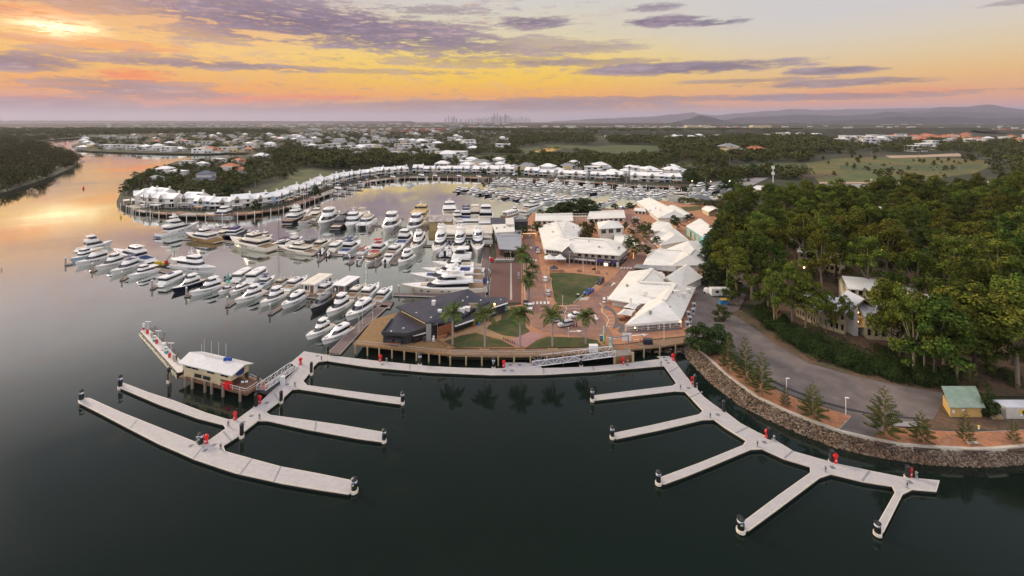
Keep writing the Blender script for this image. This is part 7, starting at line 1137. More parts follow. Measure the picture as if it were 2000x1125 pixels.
def pine_defs(Ht, seed, sp=.36, nw=11):
    rr = random.Random(seed); rg = np.random.default_rng(seed); tb = MB(); tb.tube((0, 0, -.2), (0, 0, Ht), Ht * .016, 7, .03); V = []
    for w in range(nw):
        f = w / (nw - 1); z = Ht * (.16 + .82 * f); ln_ = Ht * sp * (1 - f) ** .75 * rr.uniform(.9, 1.1) + .25; nb = 6
        for b in range(nb):
            a = 6.283 * (b / nb) + w * .5 + rr.uniform(-.15, .15); u = np.array([math.cos(a), math.sin(a), 0]); sd = np.array([-math.sin(a), math.cos(a), 0]); tb.tube((0, 0, z), (u[0] * ln_ * .9, u[1] * ln_ * .9, z + ln_ * .12), .03, 3, .012)
            for j in range(7):
                t = .22 + .78 * (j + .5) / 7; c = u * ln_ * t + np.array([0, 0, z + ln_ * .14 * t * t]); L_ = ln_ * .24 * (1.15 - .5 * t)
                for sg in (-1, 1):
                    for up_ in (.15, .6):
                        dv = (sd * sg * .8 + u * .6 + np.array([0, 0, up_])) * L_; q = u * .16 * ln_ * .5 + np.array([0, 0, .05]); V += [c - q * .3, c + dv * .95 - q * .25, c + dv, c + q * .9]
    return [('trunk', tb.mesh('trunk', mat('pine_trunk', (.22, .15, .09), .85))), ('crown', npmesh('crown', np.array(V), PINEM))]
NP = [pine_defs(10, 31, .34, 11), pine_defs(9.5, 32, .38, 10), pine_defs(5, 33, .22, 10)]
def plant(defs, name, label, cat, px, py, s, group=None, rz=None, z=LZ, w=None, loc=None):
    p = loc if loc is not None else L(px, py); w = s if w is None else w
    t = thing(name, label, cat, (p.x, p.y, z - .05), random.random() * 6.28 if rz is None else rz, group, (w, w, s)); parts(defs, t); return t
# royal palms on the lawns
for i, (bx, by, ty, lb) in enumerate([(884, 675, 597, 'leftmost of the five royal palms, in front of the cedar wall'), (947, 679, 602, 'royal palm second from the cedar wall, left of the sandy path'), (1016, 679, 600, 'middle one of the five royal palms, beside the pink path'), (1079, 678, 603, 'royal palm in front of the silver four wheel drive'), (1144, 673, 606, 'rightmost of the five royal palms, near the pylon sign')]):
    h = rise(by, ty); plant(PP[i % 2], 'royal_palm', lb, 'palm tree', bx, by, h / 9.0, 'royal palms along the boardwalk', w=h / 8.3)
    c = L(bx, by); simple('tree_surround', f'{ORD[i]} square sandstone tree surround from the left', 'tree surround', bx, by, [('rim', mat('sandstone', (.52, .38, .2), .8), (0, -1.1, .06, 2.4, .2, .12), (0, 1.1, .06, 2.4, .2, .12), (-1.1, 0, .06, .2, 2.0, .12), (1.1, 0, .06, .2, 2.0, .12)), ('mulch', MULCH, (0, 0, .03, 2.0, 2.0, .05))], group='square tree surrounds')
for i, (bx, by, ty) in enumerate([(1020, 545, 482), (1028, 556, 500), (1034, 590, 528), (1032, 592, 545), (1040, 560, 512), (1025, 530, 495)]): plant(PP[i % 2], 'royal_palm', f'{ORD[i]} royal palm in the clump between the brown stage and the street', 'palm tree', bx, by, rise(by, ty) / 9.2, 'street palms', w=rise(by, ty) / 9.2)
# Norfolk pines by the sea wall
for i, (bx, by, ty, k, lb) in enumerate([(1422, 728, 650, 0, 'farthest young pine on the mulch bank, close to the spreading tree'), (1456, 751, 652, 0, 'tall young pine second along the mulch bank'), (1488, 776, 680, 1, 'broad young pine third along the mulch bank'), (1534, 797, 752, 2, 'small dense pine beside the white lamp post'), (1588, 822, 745, 1, 'broad young pine at the corner of the first mulch bed'), (1727, 857, 752, 0, 'tall pine standing beside the driveway'), (1800, 866, 800, 1, 'short broad pine on the second mulch bed'), (1886, 870, 797, 0, 'thin half bare pine by the stone bench'), (1980, 869, 819, 2, 'small dense pine at the right edge')]):
    h = rise(by, ty); hh = (10, 9.5, 5)[k]; plant(NP[k], 'norfolk_pine', lb, 'pine tree', bx, by, h / hh, 'young pines along the sea wall', w=h / hh * (.60 if i == 7 else (.70 if i < 3 else .92)))
    if i in (5, 6, 7, 8): simple('planting_bed', f'{ORD[i - 5]} low square mulch bed under a pine, counted from the driveway', 'planting bed', bx + (8 if i == 7 else 2), by + 3, [('soil', DIRT, (0, 0, .04, 4.2, 2.4, .08)), ('edge', BARKD, (0, -1.2, .08, 4.2, .12, .16))], group='square pine beds')
# spreading trees and street trees
for bx, by, ty, w_, k, lb in [(1374, 690, 632, 1.25, 1, 'left part of the spreading green tree beside the boardwalk end'), (1400, 684, 632, 1.2, 1, 'right part of the spreading green tree beside the boardwalk end'), (1412, 630, 592, .85, 0, 'flat topped tree in the round kerb of the service yard'), (1391, 552, 508, 1.5, 1, 'dark round tree behind the caravan'), (1410, 562, 505, 1.2, 1, 'dark tree at the back corner of the service yard'), (1386, 520, 478, 1.2, 1, 'dark tree close to the annex gable'), (1398, 495, 450, 1.2, 1, 'dark tree beside the turquoise building'), (1432, 596, 535, .9, 3, 'loose grey green tree over the blue skip bin'), (1402, 470, 428, 1.2, 1, 'dark tree behind the turquoise building'), (1932, 816, 762, .62, 1, 'dark round tree between the shed and the container'), (1926, 812, 770, .45, 2, 'leafy shrub tree against the green roofed shed'), (1075, 424, 404, 1.0, 1, 'leftmost dark fig tree behind the gabled buildings'), (1092, 421, 396, 1.15, 1, 'second dark fig tree behind the gabled buildings'), (1112, 418, 392, 1.2, 1, 'third dark fig tree behind the gabled buildings'), (1132, 417, 387, 1.2, 1, 'fourth dark fig tree behind the gabled buildings'), (1152, 417, 388, 1.2, 1, 'fifth dark fig tree behind the gabled buildings'), (1056, 426, 407, .8, 0, 'lighter tree at the street end beside the three deck yacht'), (1201, 408, 397, .9, 1, 'small round tree on the marina edge by the parked cars'), (1231, 407, 395, 1.0, 1, 'round tree left of the market hall'), (1142, 465, 430, .75, 0, 'leafy tree in the courtyard behind the L-shaped building'), (1146, 470, 446, .95, 0, 'low spreading tree behind the L-shaped roof'), (1156, 455, 428, .6, 1, 'small courtyard tree with warm lights')]:
    h = rise(by, ty); hh = (10, 11, 9, 12, 10)[k]; plant(BP[k], 'broadleaf_tree', lb, 'tree', bx, by, h / hh, 'individual broadleaf trees', w=h / hh * w_ * (1.8 if by < 430 and k == 1 else 1.1))
LT = []
for lf, sd_ in ((BUSH, 41), (FIG, 42)): LT.append(gum_proto(sd_, 8, lf, FAIRY, .38, .32, 30, 330, .26, 7))
for i, (bx, by, ty, lb) in enumerate([(1047, 463, 433, 'at the left corner of the L-shaped building'), (1020, 466, 440, 'opposite the L-shaped building'), (1237, 506, 460, 'at the right end of the L-shaped building'), (1264, 503, 478, 'at the edge of the wide cross gabled building'), (1260, 468, 433, 'in the middle of the village street'), (1234, 462, 446, 'in front of the annex roof'), (1240, 445, 425, 'near the top of the village street'), (1222, 452, 433, 'beside the small hipped building'), (1284, 484, 460, 'in front of the deep verandah'), (1319, 449, 420, 'right of the round vent gable'), (1252, 458, 436, 'behind the middle street tree'), (1346, 436, 416, 'between market hall and turquoise building')]):
    h = rise(by, ty); plant(LT[i % 2], 'street_tree', 'street tree wrapped in glowing fairy lights ' + lb, 'street tree', bx, by, h / 8.2, 'fairy lit street trees', w=h / 8.2 * 1.3)
tag(MB().tube(L(1022, 462) + Vector((0, 0, 3.2)), L(1046, 462) + Vector((0, 0, 3.2)), .07, 4).build('light_string', mat('string_bulbs', (1, .6, .3), .5, emit=(1, .5, .15), es=3)), 'upper string of warm bulbs over the narrow street', 'light string'); tag(MB().tube(L(1021, 468) + Vector((0, 0, 3.0)), L(1047, 468) + Vector((0, 0, 3.0)), .07, 4).build('light_string', MATS['string_bulbs']), 'lower string of warm bulbs over the narrow street', 'light string')
# the gum forest
def avoid(x, y, boxes): return any(a < x < c and b < y < d for a, b, c, d in boxes)
forest = [(1400, 430), (1440, 402), (1500, 398), (1600, 398), (1700, 396), (1840, 392), (2010, 388), (2120, 420), (2330, 640), (2250, 760), (1990, 742), (1900, 742), (1850, 728), (1760, 700), (1700, 680), (1668, 690), (1600, 668), (1540, 640), (1470, 606), (1440, 600), (1404, 560), (1385, 500)]
pts = []; g = 0
clear = [(1548, 596, 1610, 644), (1590, 600, 1775, 690), (1860, 745, 1990, 820), (1612, 388, 1640, 400)]
while len(pts) < 272 and g < 60000:
    g += 1; u = random.random(); a, b = (388 - Y0) ** -2.0, (752 - Y0) ** -2.0; y = Y0 + (a + (b - a) * u) ** -.5; x = random.uniform(1380, 2330)
    if not inside(x, y, forest) or avoid(x, y, clear): continue
    p = L(x, y)
    if any((p.x - q.x) ** 2 + (p.y - q.y) ** 2 < (7.4 if random.random() < .7 else 5.6) ** 2 for q, _, _ in pts): continue
    pts.append((p, x, y))
pts.sort(key=lambda q: q[2])
for i, (p, x, y) in enumerate(pts):
    k = random.randrange(6); h = random.uniform(13, 24) if y < 520 else random.uniform(16, 26)
    if x < 1480 and y < 520: h *= .78
    t = plant(GP[k], 'gum_tree', 'tall gum tree standing among the close packed crowns of the forest right of the village', 'tree', 0, 0, h / GH[k], 'gum trees of the dense forest', w=h / GH[k] * random.uniform(.9, 1.35), loc=p)
for bx, by, ty, k, w_, lb in [(1513, 642, 520, 3, .8, 'gum with a long bare trunk at the left edge of the thicket'), (1574, 646, 528, 0, 1.15, 'big gum with a thick grey trunk in front of the left apartment block'), (1613, 652, 560, 3, .75, 'slim gum in front of the middle apartment block'), (1650, 662, 570, 3, .6, 'slender gum left of the stair gable'), (1628, 658, 585, 2, .45, 'leaning small gum before the middle apartments'), (1700, 650, 560, 5, .7, 'gum just right of the stair gable'), (1740, 690, 545, 0, 1.0, 'large gum screening the right apartment block'), (1784, 735, 560, 5, .95, 'gum with pale trunk above the far end of the road'), (1806, 733, 590, 1, .9, 'dark gum with an orange streaked trunk by the road end'), (1868, 745, 580, 0, 1.0, 'gum standing behind the green roofed shed'), (1950, 730, 570, 5, 1.0, 'gum with bare lower trunk above the litter bank'), (1758, 706, 540, 2, 1.05, 'wide gum between the right apartments and the road'), (1826, 742, 560, 4, 1.1, 'wide leafy gum above the end of the thicket'), (1905, 738, 540, 2, 1.15, 'broad gum behind the gap between shed and container'), (1988, 760, 560, 0, 1.2, 'gum at the right edge above the container'), (1548, 640, 500, 5, .9, 'tall gum left of the left apartment block')]:
    h = rise(by, ty); plant(GP[k], 'gum_tree', lb, 'tree', bx, by, h / GH[k], 'gum trees with trunks in clear view', w=h / GH[k] * w_)
# dead tree
tb = MB(); rr = random.Random(9); tb.tube((0, 0, 0), (0, 0, 7), .22, 6, .12)
for i in range(16): a = rr.random() * 6.3; z = 2.6 + 4 * rr.random(); q = Vector((math.cos(a) * 1.8, math.sin(a) * 1.8, z + 2.2)); tb.tube((0, 0, z), q, .07, 4, .03); tb.tube(q, q + Vector((rr.uniform(-.8, .8), rr.uniform(-.8, .8), 1.2)), .03, 3, .01)
t = thing('dead_tree', 'brown leafless tree at the left edge of the thicket above the road', 'tree', L(1517, 641)); tb.build('trunk', mat('dead_wood', (.28, .15, .07), .9), t)
# thicket between road and apartments: ground cover nobody could count
rg = np.random.default_rng(77); cl = []
edge = [(1462, 618), (1490, 642), (1530, 672), (1580, 700), (1640, 722), (1700, 738), (1770, 752), (1846, 764)]; inner = [(1500, 600), (1540, 640), (1580, 662), (1640, 680), (1690, 700), (1740, 712), (1800, 722), (1880, 740)]
EP, ea = polyw(edge); IP, ia = polyw(inner)
for k in range(380):
    f = rg.random(); p, _ = along(EP, ea, ea[-1] * f); q, _ = along(IP, ia, ia[-1] * f); c = p.lerp(q, rg.uniform(.06, 1)); r = rg.uniform(1.0, 1.9); cl.append((c.x, c.y, LZ + rg.uniform(.4, 2.0), r, r, r * .85))
for k in range(230):
    x, y = rg.uniform(1480, 2080), rg.uniform(520, 765)
    if avoid(x, y, [(1545, 590, 1775, 690), (1835, 742, 2100, 830)]) or y > 600 + (x - 1480) * .42: continue
    c = L(x, y); r = rg.uniform(.9, 2.2); cl.append((c.x, c.y, LZ + r * .4, r, r, r * .8))
o = link('undergrowth', npmesh('undergrowth', leafcloud(cl, 380, .17, rg), leafm('thicket_leaves', (.022, .040, .012), (.036, .056, .016), 0))); o['kind'] = 'stuff'
cl = [(L(x, y).x, L(x, y).y, LZ + .6, r, r, r * .8) for x, y, r in [(1640, 672, 1.6), (1648, 674, 1.4), (1712, 684, 1.5), (1720, 688, 1.6), (1590, 650, 2.2), (1976, 752, 1.4), (1985, 758, 1.2), (1964, 738, 1.6), (1890, 640 + 110, 1.8), (1920, 760, 1.4)]]
for i, c in enumerate(cl): t = thing('garden_shrub', f'{["low", "rounded", "leafy", "dense", "broad", "spiky", "small", "loose", "dark", "clipped"][i]} green shrub in the forest garden edge', 'shrub', (c[0], c[1], LZ)); link('foliage', npmesh('foliage', leafcloud([(0, 0, c[5] * .7, c[3], c[4], c[5])], 420, .16, rg), BUSH), t)
for i, (x, y) in enumerate([(895, 650), (905, 645), (914, 641), (868, 661), (876, 658), (958, 622), (964, 618)]): t = thing('garden_shrub', f'{ORD[i]} low dark shrub along the front wall of the dark restaurant', 'shrub', L(x, y), group='shrubs by the dark restaurant'); link('foliage', npmesh('foliage', leafcloud([(0, 0, .5, .9, .7, .7)], 800, .13, rg), leafm('dark_shrub', (.04, .035, .015), (.03, .04, .015), 0)), t)
t = thing('hedge', 'clipped green hedge beside the dark grey shed', 'hedge', L(1356, 399)); link('foliage', npmesh('foliage', leafcloud([(-6 + k * 4.5, 4 - k * 4, 2, 4, 4, 2.6) for k in range(7)], 220, .35, rg), BUSH), t)
# mid distance trees
SPOT = []
def tset(poly, n_, names, where, group, hmin, hmax, pw=.8, gap=.55, wmul=1.0):
    ys = [p[1] for p in poly]; xs = [p[0] for p in poly]; g = 0; k = 0
    while k < n_ and g < n_ * 80:
        g += 1; x = random.uniform(min(xs), max(xs)); u = random.random(); a, b = (min(ys) - Y0) ** -pw, (max(ys) - Y0) ** -pw; y = Y0 + (a + (b - a) * u) ** (-1 / pw)
        if not inside(x, y, poly): continue
        m = (y - Y0) / H
        if 'driving range' not in where and any(inside(x, y, f) or inside(x, y - 4, f) for f in FWAY): continue
        if any(abs(x - q[0]) < 7 * gap * m and abs(y - q[1]) < 4 * gap * m * (y - Y0) / F + .3 for q in SPOT): continue
        if any(abs(x - q[0]) < 8 * m and -.6 < y - q[1] < 9 * m * (y - Y0) / F + 1.2 for q in HOUSES): continue
        SPOT.append((x, y)); k += 1; pr, hh, nm, lb = random.choice(names); h = random.uniform(hmin, hmax); plant(pr, nm, f'{lb} {where}', 'palm tree' if 'palm' in nm else 'tree', x, y, h / hh, group, w=h / hh * random.uniform(.95, 1.35) * wmul)
B0 = [(BP[0], 10, 'broadleaf_tree', 'bushy mid green tree'), (BP[1], 11, 'broadleaf_tree', 'dark dense tree'), (BP[3], 12, 'broadleaf_tree', 'loose grey green tree'), (BP[2], 9, 'broadleaf_tree', 'bushy mid green tree')]; B1 = [(BP[1], 11, 'broadleaf_tree', 'dark dense tree')]; P0 = [(PP[2], 9.4, 'fan_palm', 'slender palm')]; PD = [(PP[3], 10, 'fan_palm', 'fan palm with a dry skirt')]; B4 = [(BP[4], 10, 'broadleaf_tree', 'rust tinged bushy tree')]
tset([(262, 352), (300, 338), (340, 326), (380, 322), (480, 318), (570, 312), (600, 330), (560, 352), (500, 368), (430, 392), (380, 396), (330, 392), (300, 372)], 56, B0 + B0 + B4 + P0, 'on the wooded point behind the townhouses', 'trees of the wooded point', 6, 11, .5, .6)
tset([(370, 388), (430, 386), (480, 376), (475, 392), (420, 400), (375, 400)], 12, B4 + B0, 'on the slope above the townhouses', 'trees of the slope', 4, 6, .3)
tset([(244, 366), (262, 348), (300, 338), (330, 330), (345, 340), (300, 356), (240, 384)], 24, P0 + B0[:1], 'fringing the canal side of the point', 'trees fringing the canal', 7, 10, .3, .5)
tset([(520, 306), (620, 300), (720, 308), (800, 312), (800, 326), (740, 330), (660, 334), (600, 326), (560, 318)], 28, B1 + B1 + B0, 'in the dark belt behind the bay', 'trees of the dark belt', 11, 17, .4, .5)
tset([(800, 300), (870, 292), (1000, 296), (1010, 300), (900, 306), (1020, 316), (1060, 330), (860, 326), (800, 326)], 26, B0 + B1, 'between the far townhouses and the golf course', 'trees by the golf course', 8, 15, .4, .6)
tset([(1010, 314), (1120, 306), (1160, 316), (1180, 330), (1330, 338), (1340, 346), (1200, 342), (1060, 332)], 26, B0 + B1 + P0, 'behind the cream townhouses', 'trees behind the cream townhouses', 7, 13, .4, .6)
tset([(1120, 300), (1160, 310), (1250, 306), (1400, 296), (1520, 292), (1590, 308), (1560, 318), (1400, 322), (1380, 330), (1300, 332), (1200, 328)], 44, B0 + B0 + B1 + PD, 'in the park belt across the fairways', 'trees of the park belt', 10, 18, .4, .6)
tset([(1340, 346), (1400, 334), (1480, 336), (1560, 340), (1560, 352), (1470, 350), (1440, 378), (1400, 372), (1345, 364)], 30, B0 + P0 + P0 + B1, 'around the right end of the marina', 'trees at the marina end', 7, 14, .4, .55)
tset([(1560, 336), (1700, 330), (1920, 330), (1930, 352), (1800, 352), (1600, 354)], 26, P0 + B0[2:3] + B0[:1], 'dotted along the driving range edge', 'trees of the driving range edge', 5, 9, .3, 1.0, .8)
tset([(1600, 309), (1900, 309), (1920, 326), (1700, 332), (1600, 330)], 30, B0[2:3] + B0[3:4] + P0, 'scattered on the driving range', 'trees on the driving range', 4, 8, .3, 1.0, .8)
tset([(1860, 320), (1920, 300), (2120, 300), (2120, 372), (1960, 368), (1880, 350)], 24, B0 + B1 + P0, 'on the rise at the right of the driving range', 'trees right of the driving range', 9, 16, .4, .6)
tset([(1580, 288), (1900, 290), (1900, 302), (1720, 303), (1600, 308)], 20, B0 + P0 + PD, 'beyond the driving range', 'trees beyond the driving range', 7, 12, .3, .6)
tset([(1170, 332), (1200, 330), (1340, 346), (1340, 352), (1240, 350), (1170, 344)], 12, P0 + PD, 'beside the cream townhouse blocks', 'palms beside the townhouse blocks', 8, 11, .3, .8)
for i, (x, y) in enumerate([(500, 410), (560, 402), (612, 386), (618, 384), (705, 350), (722, 346), (755, 343), (776, 341), (1000, 343), (1012, 345), (1072, 352), (1160, 354), (1215, 356), (1224, 357), (870, 344), (945, 344)]): plant(PP[2] if i % 3 else BP[1], 'garden_palm' if i % 3 else 'garden_tree', f'{ORD[i]} small {"palm" if i % 3 else "dark tree"} in the townhouse gardens counted from the west', 'palm tree' if i % 3 else 'tree', x, y - 1, random.uniform(.5, .8), 'garden trees of the townhouses')
# woods that read as one mass
def woodmass(name, regions, m, per, size, seed, low=.35):
    rg = np.random.default_rng(seed); V = []; tp = []
    for k in range(6):
        cl = [(rg.normal() * .34, rg.normal() * .34, rg.uniform(low, .95), .42, .42, .30) for _ in range(7)]; tp.append(leafcloud(cl, per / .0441, size, rg, .4))
    for poly, n_, hmin, hmax, pw, w in regions:
        ys = [p[1] for p in poly]; xs = [p[0] for p in poly]; k = 0; g = 0
        while k < n_ and g < n_ * 60:
            g += 1; x = rg.uniform(min(xs), max(xs)); u = rg.random(); a, b = (min(ys) - Y0) ** -pw, (max(ys) - Y0) ** -pw; y = Y0 + (a + (b - a) * u) ** (-1 / pw)
            if not inside(x, y, poly): continue
            mm = (y - Y0) / H
            if y > 258 and any(inside(x, y, f) or inside(x, y - 3.5, f) for f in FWAY): continue
            if any(abs(x - q[0]) < 13 * mm and -.5 < y - q[1] < 16 * mm * (y - Y0) / F + 2.4 for q in HOUSES): continue
            k += 1; p = L(x, y); h = rg.uniform(hmin, hmax); a = rg.random() * 6.28; c, s = math.cos(a), math.sin(a); T = tp[rg.integers(6)]; ww = h * w * rg.uniform(.8, 1.3)
            V.append(np.stack([(T[:, 0] * c - T[:, 1] * s) * ww + p.x, (T[:, 0] * s + T[:, 1] * c) * ww + p.y, T[:, 2] * h + LZ], 1))
    o = link(name, npmesh(name, np.concatenate(V), m)); o['kind'] = 'stuff'; return o
woodmass('mangrove_wood', [([(-300, 280), (66, 278), (111, 292), (148, 304.5), (153.5, 316), (141, 329), (101, 345.5), (50, 362.5), (0, 378), (-300, 442)], 1700, 7, 11, .9, .8), ([(-300, 262), (150, 266), (180, 267), (100, 273), (64, 278), (-300, 284)], 900, 7, 10, .5, 1.1)], MANG, 24, .10, 1, .08)
woodmass('distant_wood', [([(-300, 252), (190, 251), (430, 253), (560, 254), (560, 262), (420, 262), (180, 265), (-300, 262)], 1500, 9, 14, .2, 1.7), ([(150, 272), (420, 262), (700, 262), (700, 292), (480, 300), (300, 297), (170, 294)], 700, 5, 9, .4, 1.0), ([(560, 260), (900, 256), (1010, 262), (1010, 300), (800, 318), (640, 312), (560, 300)], 1250, 5, 10, .4, 1.0),
    ([(500, 306), (620, 300), (800, 310), (800, 328), (700, 332), (620, 330), (560, 318)], 240, 9, 15, .4, .9), ([(262, 352), (300, 338), (340, 326), (400, 316), (560, 312), (600, 324), (560, 345), (500, 362), (430, 386), (380, 394), (320, 394), (280, 380)], 420, 3, 7, .5, 1.1), ([(800, 300), (1010, 300), (1180, 316), (1340, 338), (1340, 347), (1060, 338), (860, 328), (800, 326)], 420, 5, 11, .4, .9),
    ([(1000, 258), (1160, 258), (1160, 284), (1060, 282), (1000, 292)], 450, 9, 15, .3, 1.1), ([(1180, 272), (1600, 272), (1600, 300), (1300, 300), (1288, 284), (1200, 284)], 900, 10, 17, .4, 1.1), ([(1120, 302), (1280, 304), (1400, 298), (1590, 300), (1580, 318), (1420, 318), (1380, 330), (1200, 328)], 360, 7, 13, .4, 1.0), ([(1345, 346), (1400, 335), (1560, 336), (1560, 352), (1470, 346), (1400, 354), (1350, 362)], 120, 5, 10, .4, 1.0), ([(1600, 274), (2200, 272), (2200, 300), (1900, 300), (1600, 300)], 600, 7, 13, .3, 1.0), ([(900, 254), (1480, 254), (1600, 256), (1600, 262), (1300, 262), (900, 258)], 800, 12, 18, .2, 1.8), ([(1900, 300), (2250, 300), (2300, 380), (2120, 420), (2000, 376)], 200, 9, 16, .5, .9), ([(1420, 270), (1600, 268), (1620, 284), (1420, 284)], 240, 12, 18, .3, 1.1)], WOODF, 15, .125, 2)
# belts of far woodland with real depth
def belt(seq, depth, h, seed, m):
    rr = random.Random(seed); mb = MB(); P = [L(*q) for q in seq]; n0 = 0; rows = []
    dist = sum((P[i + 1] - P[i]).length for i in range(len(P) - 1)); k = max(20, int(dist / (8 + P[0].y / 220))); acc = [0]
    for i in range(len(P) - 1): acc.append(acc[-1] + (P[i + 1] - P[i]).length)
    for r in range(5):
        row = []
        for j in range(k + 1): p, d = along(P, acc, dist * j / k); row.append((p.x + rr.uniform(-4, 4), p.y + depth * r / 4, LZ + (0 if r == 0 else h * rr.uniform(.55, 1.08) * (.75 if r == 4 else 1))))
        rows.append(row)
    mb.v = [p for r in rows for p in r]; K = k + 1; mb.f = [(r * K + j, r * K + j + 1, (r + 1) * K + j + 1, (r + 1) * K + j) for r in range(4) for j in range(k)]; o = mb.build('far_woodland', m); o['kind'] = 'stuff'
BELT = mat('far_woodland_leaves', (.040, .048, .026), .95, var=.5, scale=.02, c2=(.055, .052, .03)); PINEW = mat('pine_plantation', (.030, .040, .020), .95, var=.5, scale=.05, c2=(.052, .045, .03))
for i, (seq, dp, h) in enumerate([([(-400, 248.2), (170, 247.2), (420, 246)], 900, 13), ([(-400, 244.4), (300, 242.6)], 1500, 16), ([(180, 253), (600, 252), (900, 251)], 500, 13), ([(600, 246), (1010, 244.6)], 900, 14), ([(700, 241.5), (1500, 241)], 2500, 16), ([(900, 247.2), (1500, 246.5)], 800, 16), ([(1000, 243.6), (1700, 243)], 1500, 18), ([(1400, 248.4), (2200, 246.6)], 700, 17), ([(1500, 245), (2400, 243)], 1200, 18), ([(1180, 256.5), (1500, 256)], 260, 19), ([(200, 242), (760, 241)], 2500, 12), ([(1040, 262), (1180, 263)], 160, 16)]): belt(seq, dp, h, i, BELT)
for seq, dp, h in [([(1180, 267), (1300, 266.5), (1500, 264.5)], 240, 21), ([(1480, 262), (1600, 267.5), (1720, 266.5), (1850, 262), (1966, 259.5)], 380, 24), ([(1966, 262), (2200, 262)], 200, 15)]: belt(seq, dp, h, int(h), PINEW)
# ================================================================ VEHICLES
def car_defs(kind, paint):
    D = []; Ln, W_, hz = {'sedan': (4.6, 1.8, 1.45), 'suv': (4.8, 1.9, 1.8), 'ute': (5.2, 1.9, 1.8), 'van': (5.0, 1.95, 2.0)}[kind]; s, w = tier(-Ln / 2, Ln / 2, W_ / 2, .35, .95 if kind == 'sedan' else 1.05, rf=.12, rb=.08, ins=.06, r=.10, wa=1, wb=0); D.append(('body', s.mesh('body', paint)))
    x0, x1 = {'sedan': (-1.7, 1.0), 'suv': (-2.3, .9), 'ute': (-.6, 1.3), 'van': (-2.4, 1.7)}[kind]; s, w = tier(x0, x1, W_ / 2 - .1, .93 if kind == 'sedan' else 1.03, hz, rf=.75, rb=.45 if kind == 'sedan' else .15, ins=.2, r=.12, wa=.12, wb=.82); D.append(('cabin', s.mesh('cabin', paint), [('window', w.mesh('window', GLASS))]))
    for sx in (-Ln * .31, Ln * .31):
        for sy in (-1, 1): mb = MB(); mb.tube((sx, sy * (W_ / 2 - .22), .34), (sx, sy * (W_ / 2 + .02), .34), .34, 12); r_ = MB(); r_.tube((sx, sy * (W_ / 2 + .02), .34), (sx, sy * (W_ / 2 + .035), .34), .2, 8); D.append(('wheel', mb.mesh('wheel', BLACK), [('rim', r_.mesh('rim', STEEL))]))
    for sy in (-.6, .6):
        mb = MB(); mb.box(Ln / 2 - .02, sy, .75, .08, .35, .16); D.append(('headlight', mb.mesh('headlight', mat('lamp_lens', (.8, .8, .8), .15, var=0)))); mb = MB(); mb.box(-Ln / 2 + .02, sy, .8, .08, .3, .2); D.append(('tail_light', mb.mesh('tail_light', RED)))
    if kind == 'ute': mb = MB(); mb.box(-1.65, 0, 1.09, 1.7, 1.5, .05); D.append(('tray', mb.mesh('tray', BLACK)))
    return D
def paint(n_, c): return mat('paint_' + n_, c, .25, metal=.0, var=.04, spec=.7)
pw_, ps_, pb_, pk_ = paint('white', (.75, .75, .74)), paint('silver', (.45, .45, .46)), paint('blue', (.015, .07, .30)), paint('black', (.03, .032, .04))
CD = {}
for lb, kd, pt, cx, cy, dx_, dy_ in [('white pickup parked by the zebra crossing at the stage corner', 'ute', pw_, 1035, 605, 2, -9), ('silver four wheel drive facing left beside two standing people', 'suv', ps_, 1104, 638, -15, 3), ('pale car half hidden behind the silver four wheel drive', 'sedan', ps_, 1085, 630, -12, 1), ('white tray truck parked behind the silver four wheel drive', 'ute', pw_, 1124, 621, -12, 2), ('white hatchback parked left of the lawn, farther from the crossing', 'sedan', pw_, 1065, 549, 1, -8), ('silver sedan parked left of the lawn, nearer the crossing', 'sedan', ps_, 1071, 576, 1, -8), ('bright blue pickup parked on the right edge of the lawn', 'ute', pb_, 1150, 574, -9, 6), ('black station wagon parked above the blue pickup', 'suv', pk_, 1172, 554, -6, 5), ('blue car in the street left of the L-shaped building', 'sedan', pb_, 1049, 488, 0, -5), ('silver car close behind the blue car in the street', 'sedan', ps_, 1051, 494, 0, 5), ('blue car between the two long gabled buildings', 'sedan', pb_, 1124, 418, 0, 3), ('white car between the two long gabled buildings', 'sedan', pw_, 1139, 418, 0, 3), ('white sedan at the top of the village street', 'sedan', pw_, 1242, 429, 5, 1), ('white golf buggy sized van by the white restaurant corner', 'van', pw_, 1180, 591, 0, 5), ('dark blue car by the marina edge left of the market hall', 'sedan', pb_, 1216, 408, 4, 1), ('silver car beside the dark blue car on the marina edge', 'sedan', ps_, 1208, 408.5, 4, 1)]:
    if (kd, pt.name) not in CD: CD[(kd, pt.name)] = car_defs(kd, pt)
    a, b = L(cx - dx_, cy - dy_), L(cx + dx_, cy + dy_); d = b - a; p = L(cx, cy); s_ = .95 if 'buggy' not in lb else .55; t = thing('parked_car', lb, 'car', (p.x, p.y, LEVEL[0] + .02), math.atan2(d.y, d.x), 'cars parked around the plaza', (s_, s_, s_ * .85)); parts(CD[(kd, pt.name)], t)
t = thing('caravan', 'white caravan parked under the trees at the back of the service yard', 'caravan', L(1406, 578)); mb = MB(); mb.box(0, 0, 1.55, 6.4, 2.3, 2.2); mb.box(1.2, 0, 2.7, 3, 1.6, .15); mb.build('body', WHITE, t)
for x in (-1.4, 1.4): mb = MB(); mb.box(x, -1.18, 1.8, 1.0, .06, .7); mb.build('window', GLASS, t)
for x in (-.5, .5): mb = MB(); mb.tube((x, -1.2, .35), (x, -.9, .35), .35, 10); mb.build('wheel', BLACK, t)
simple('skip_bin', 'blue skip bin with a yellow lid in the service yard', 'skip bin', 1413, 594, [('body', mat('bin_blue', (.03, .20, .42), .5), (0, 0, .7, 2.4, 1.4, 1.4)), ('lid', mat('bin_yellow', (.65, .38, .03), .5), (.6, .2, 1.48, 2.8, 1.5, .12))])
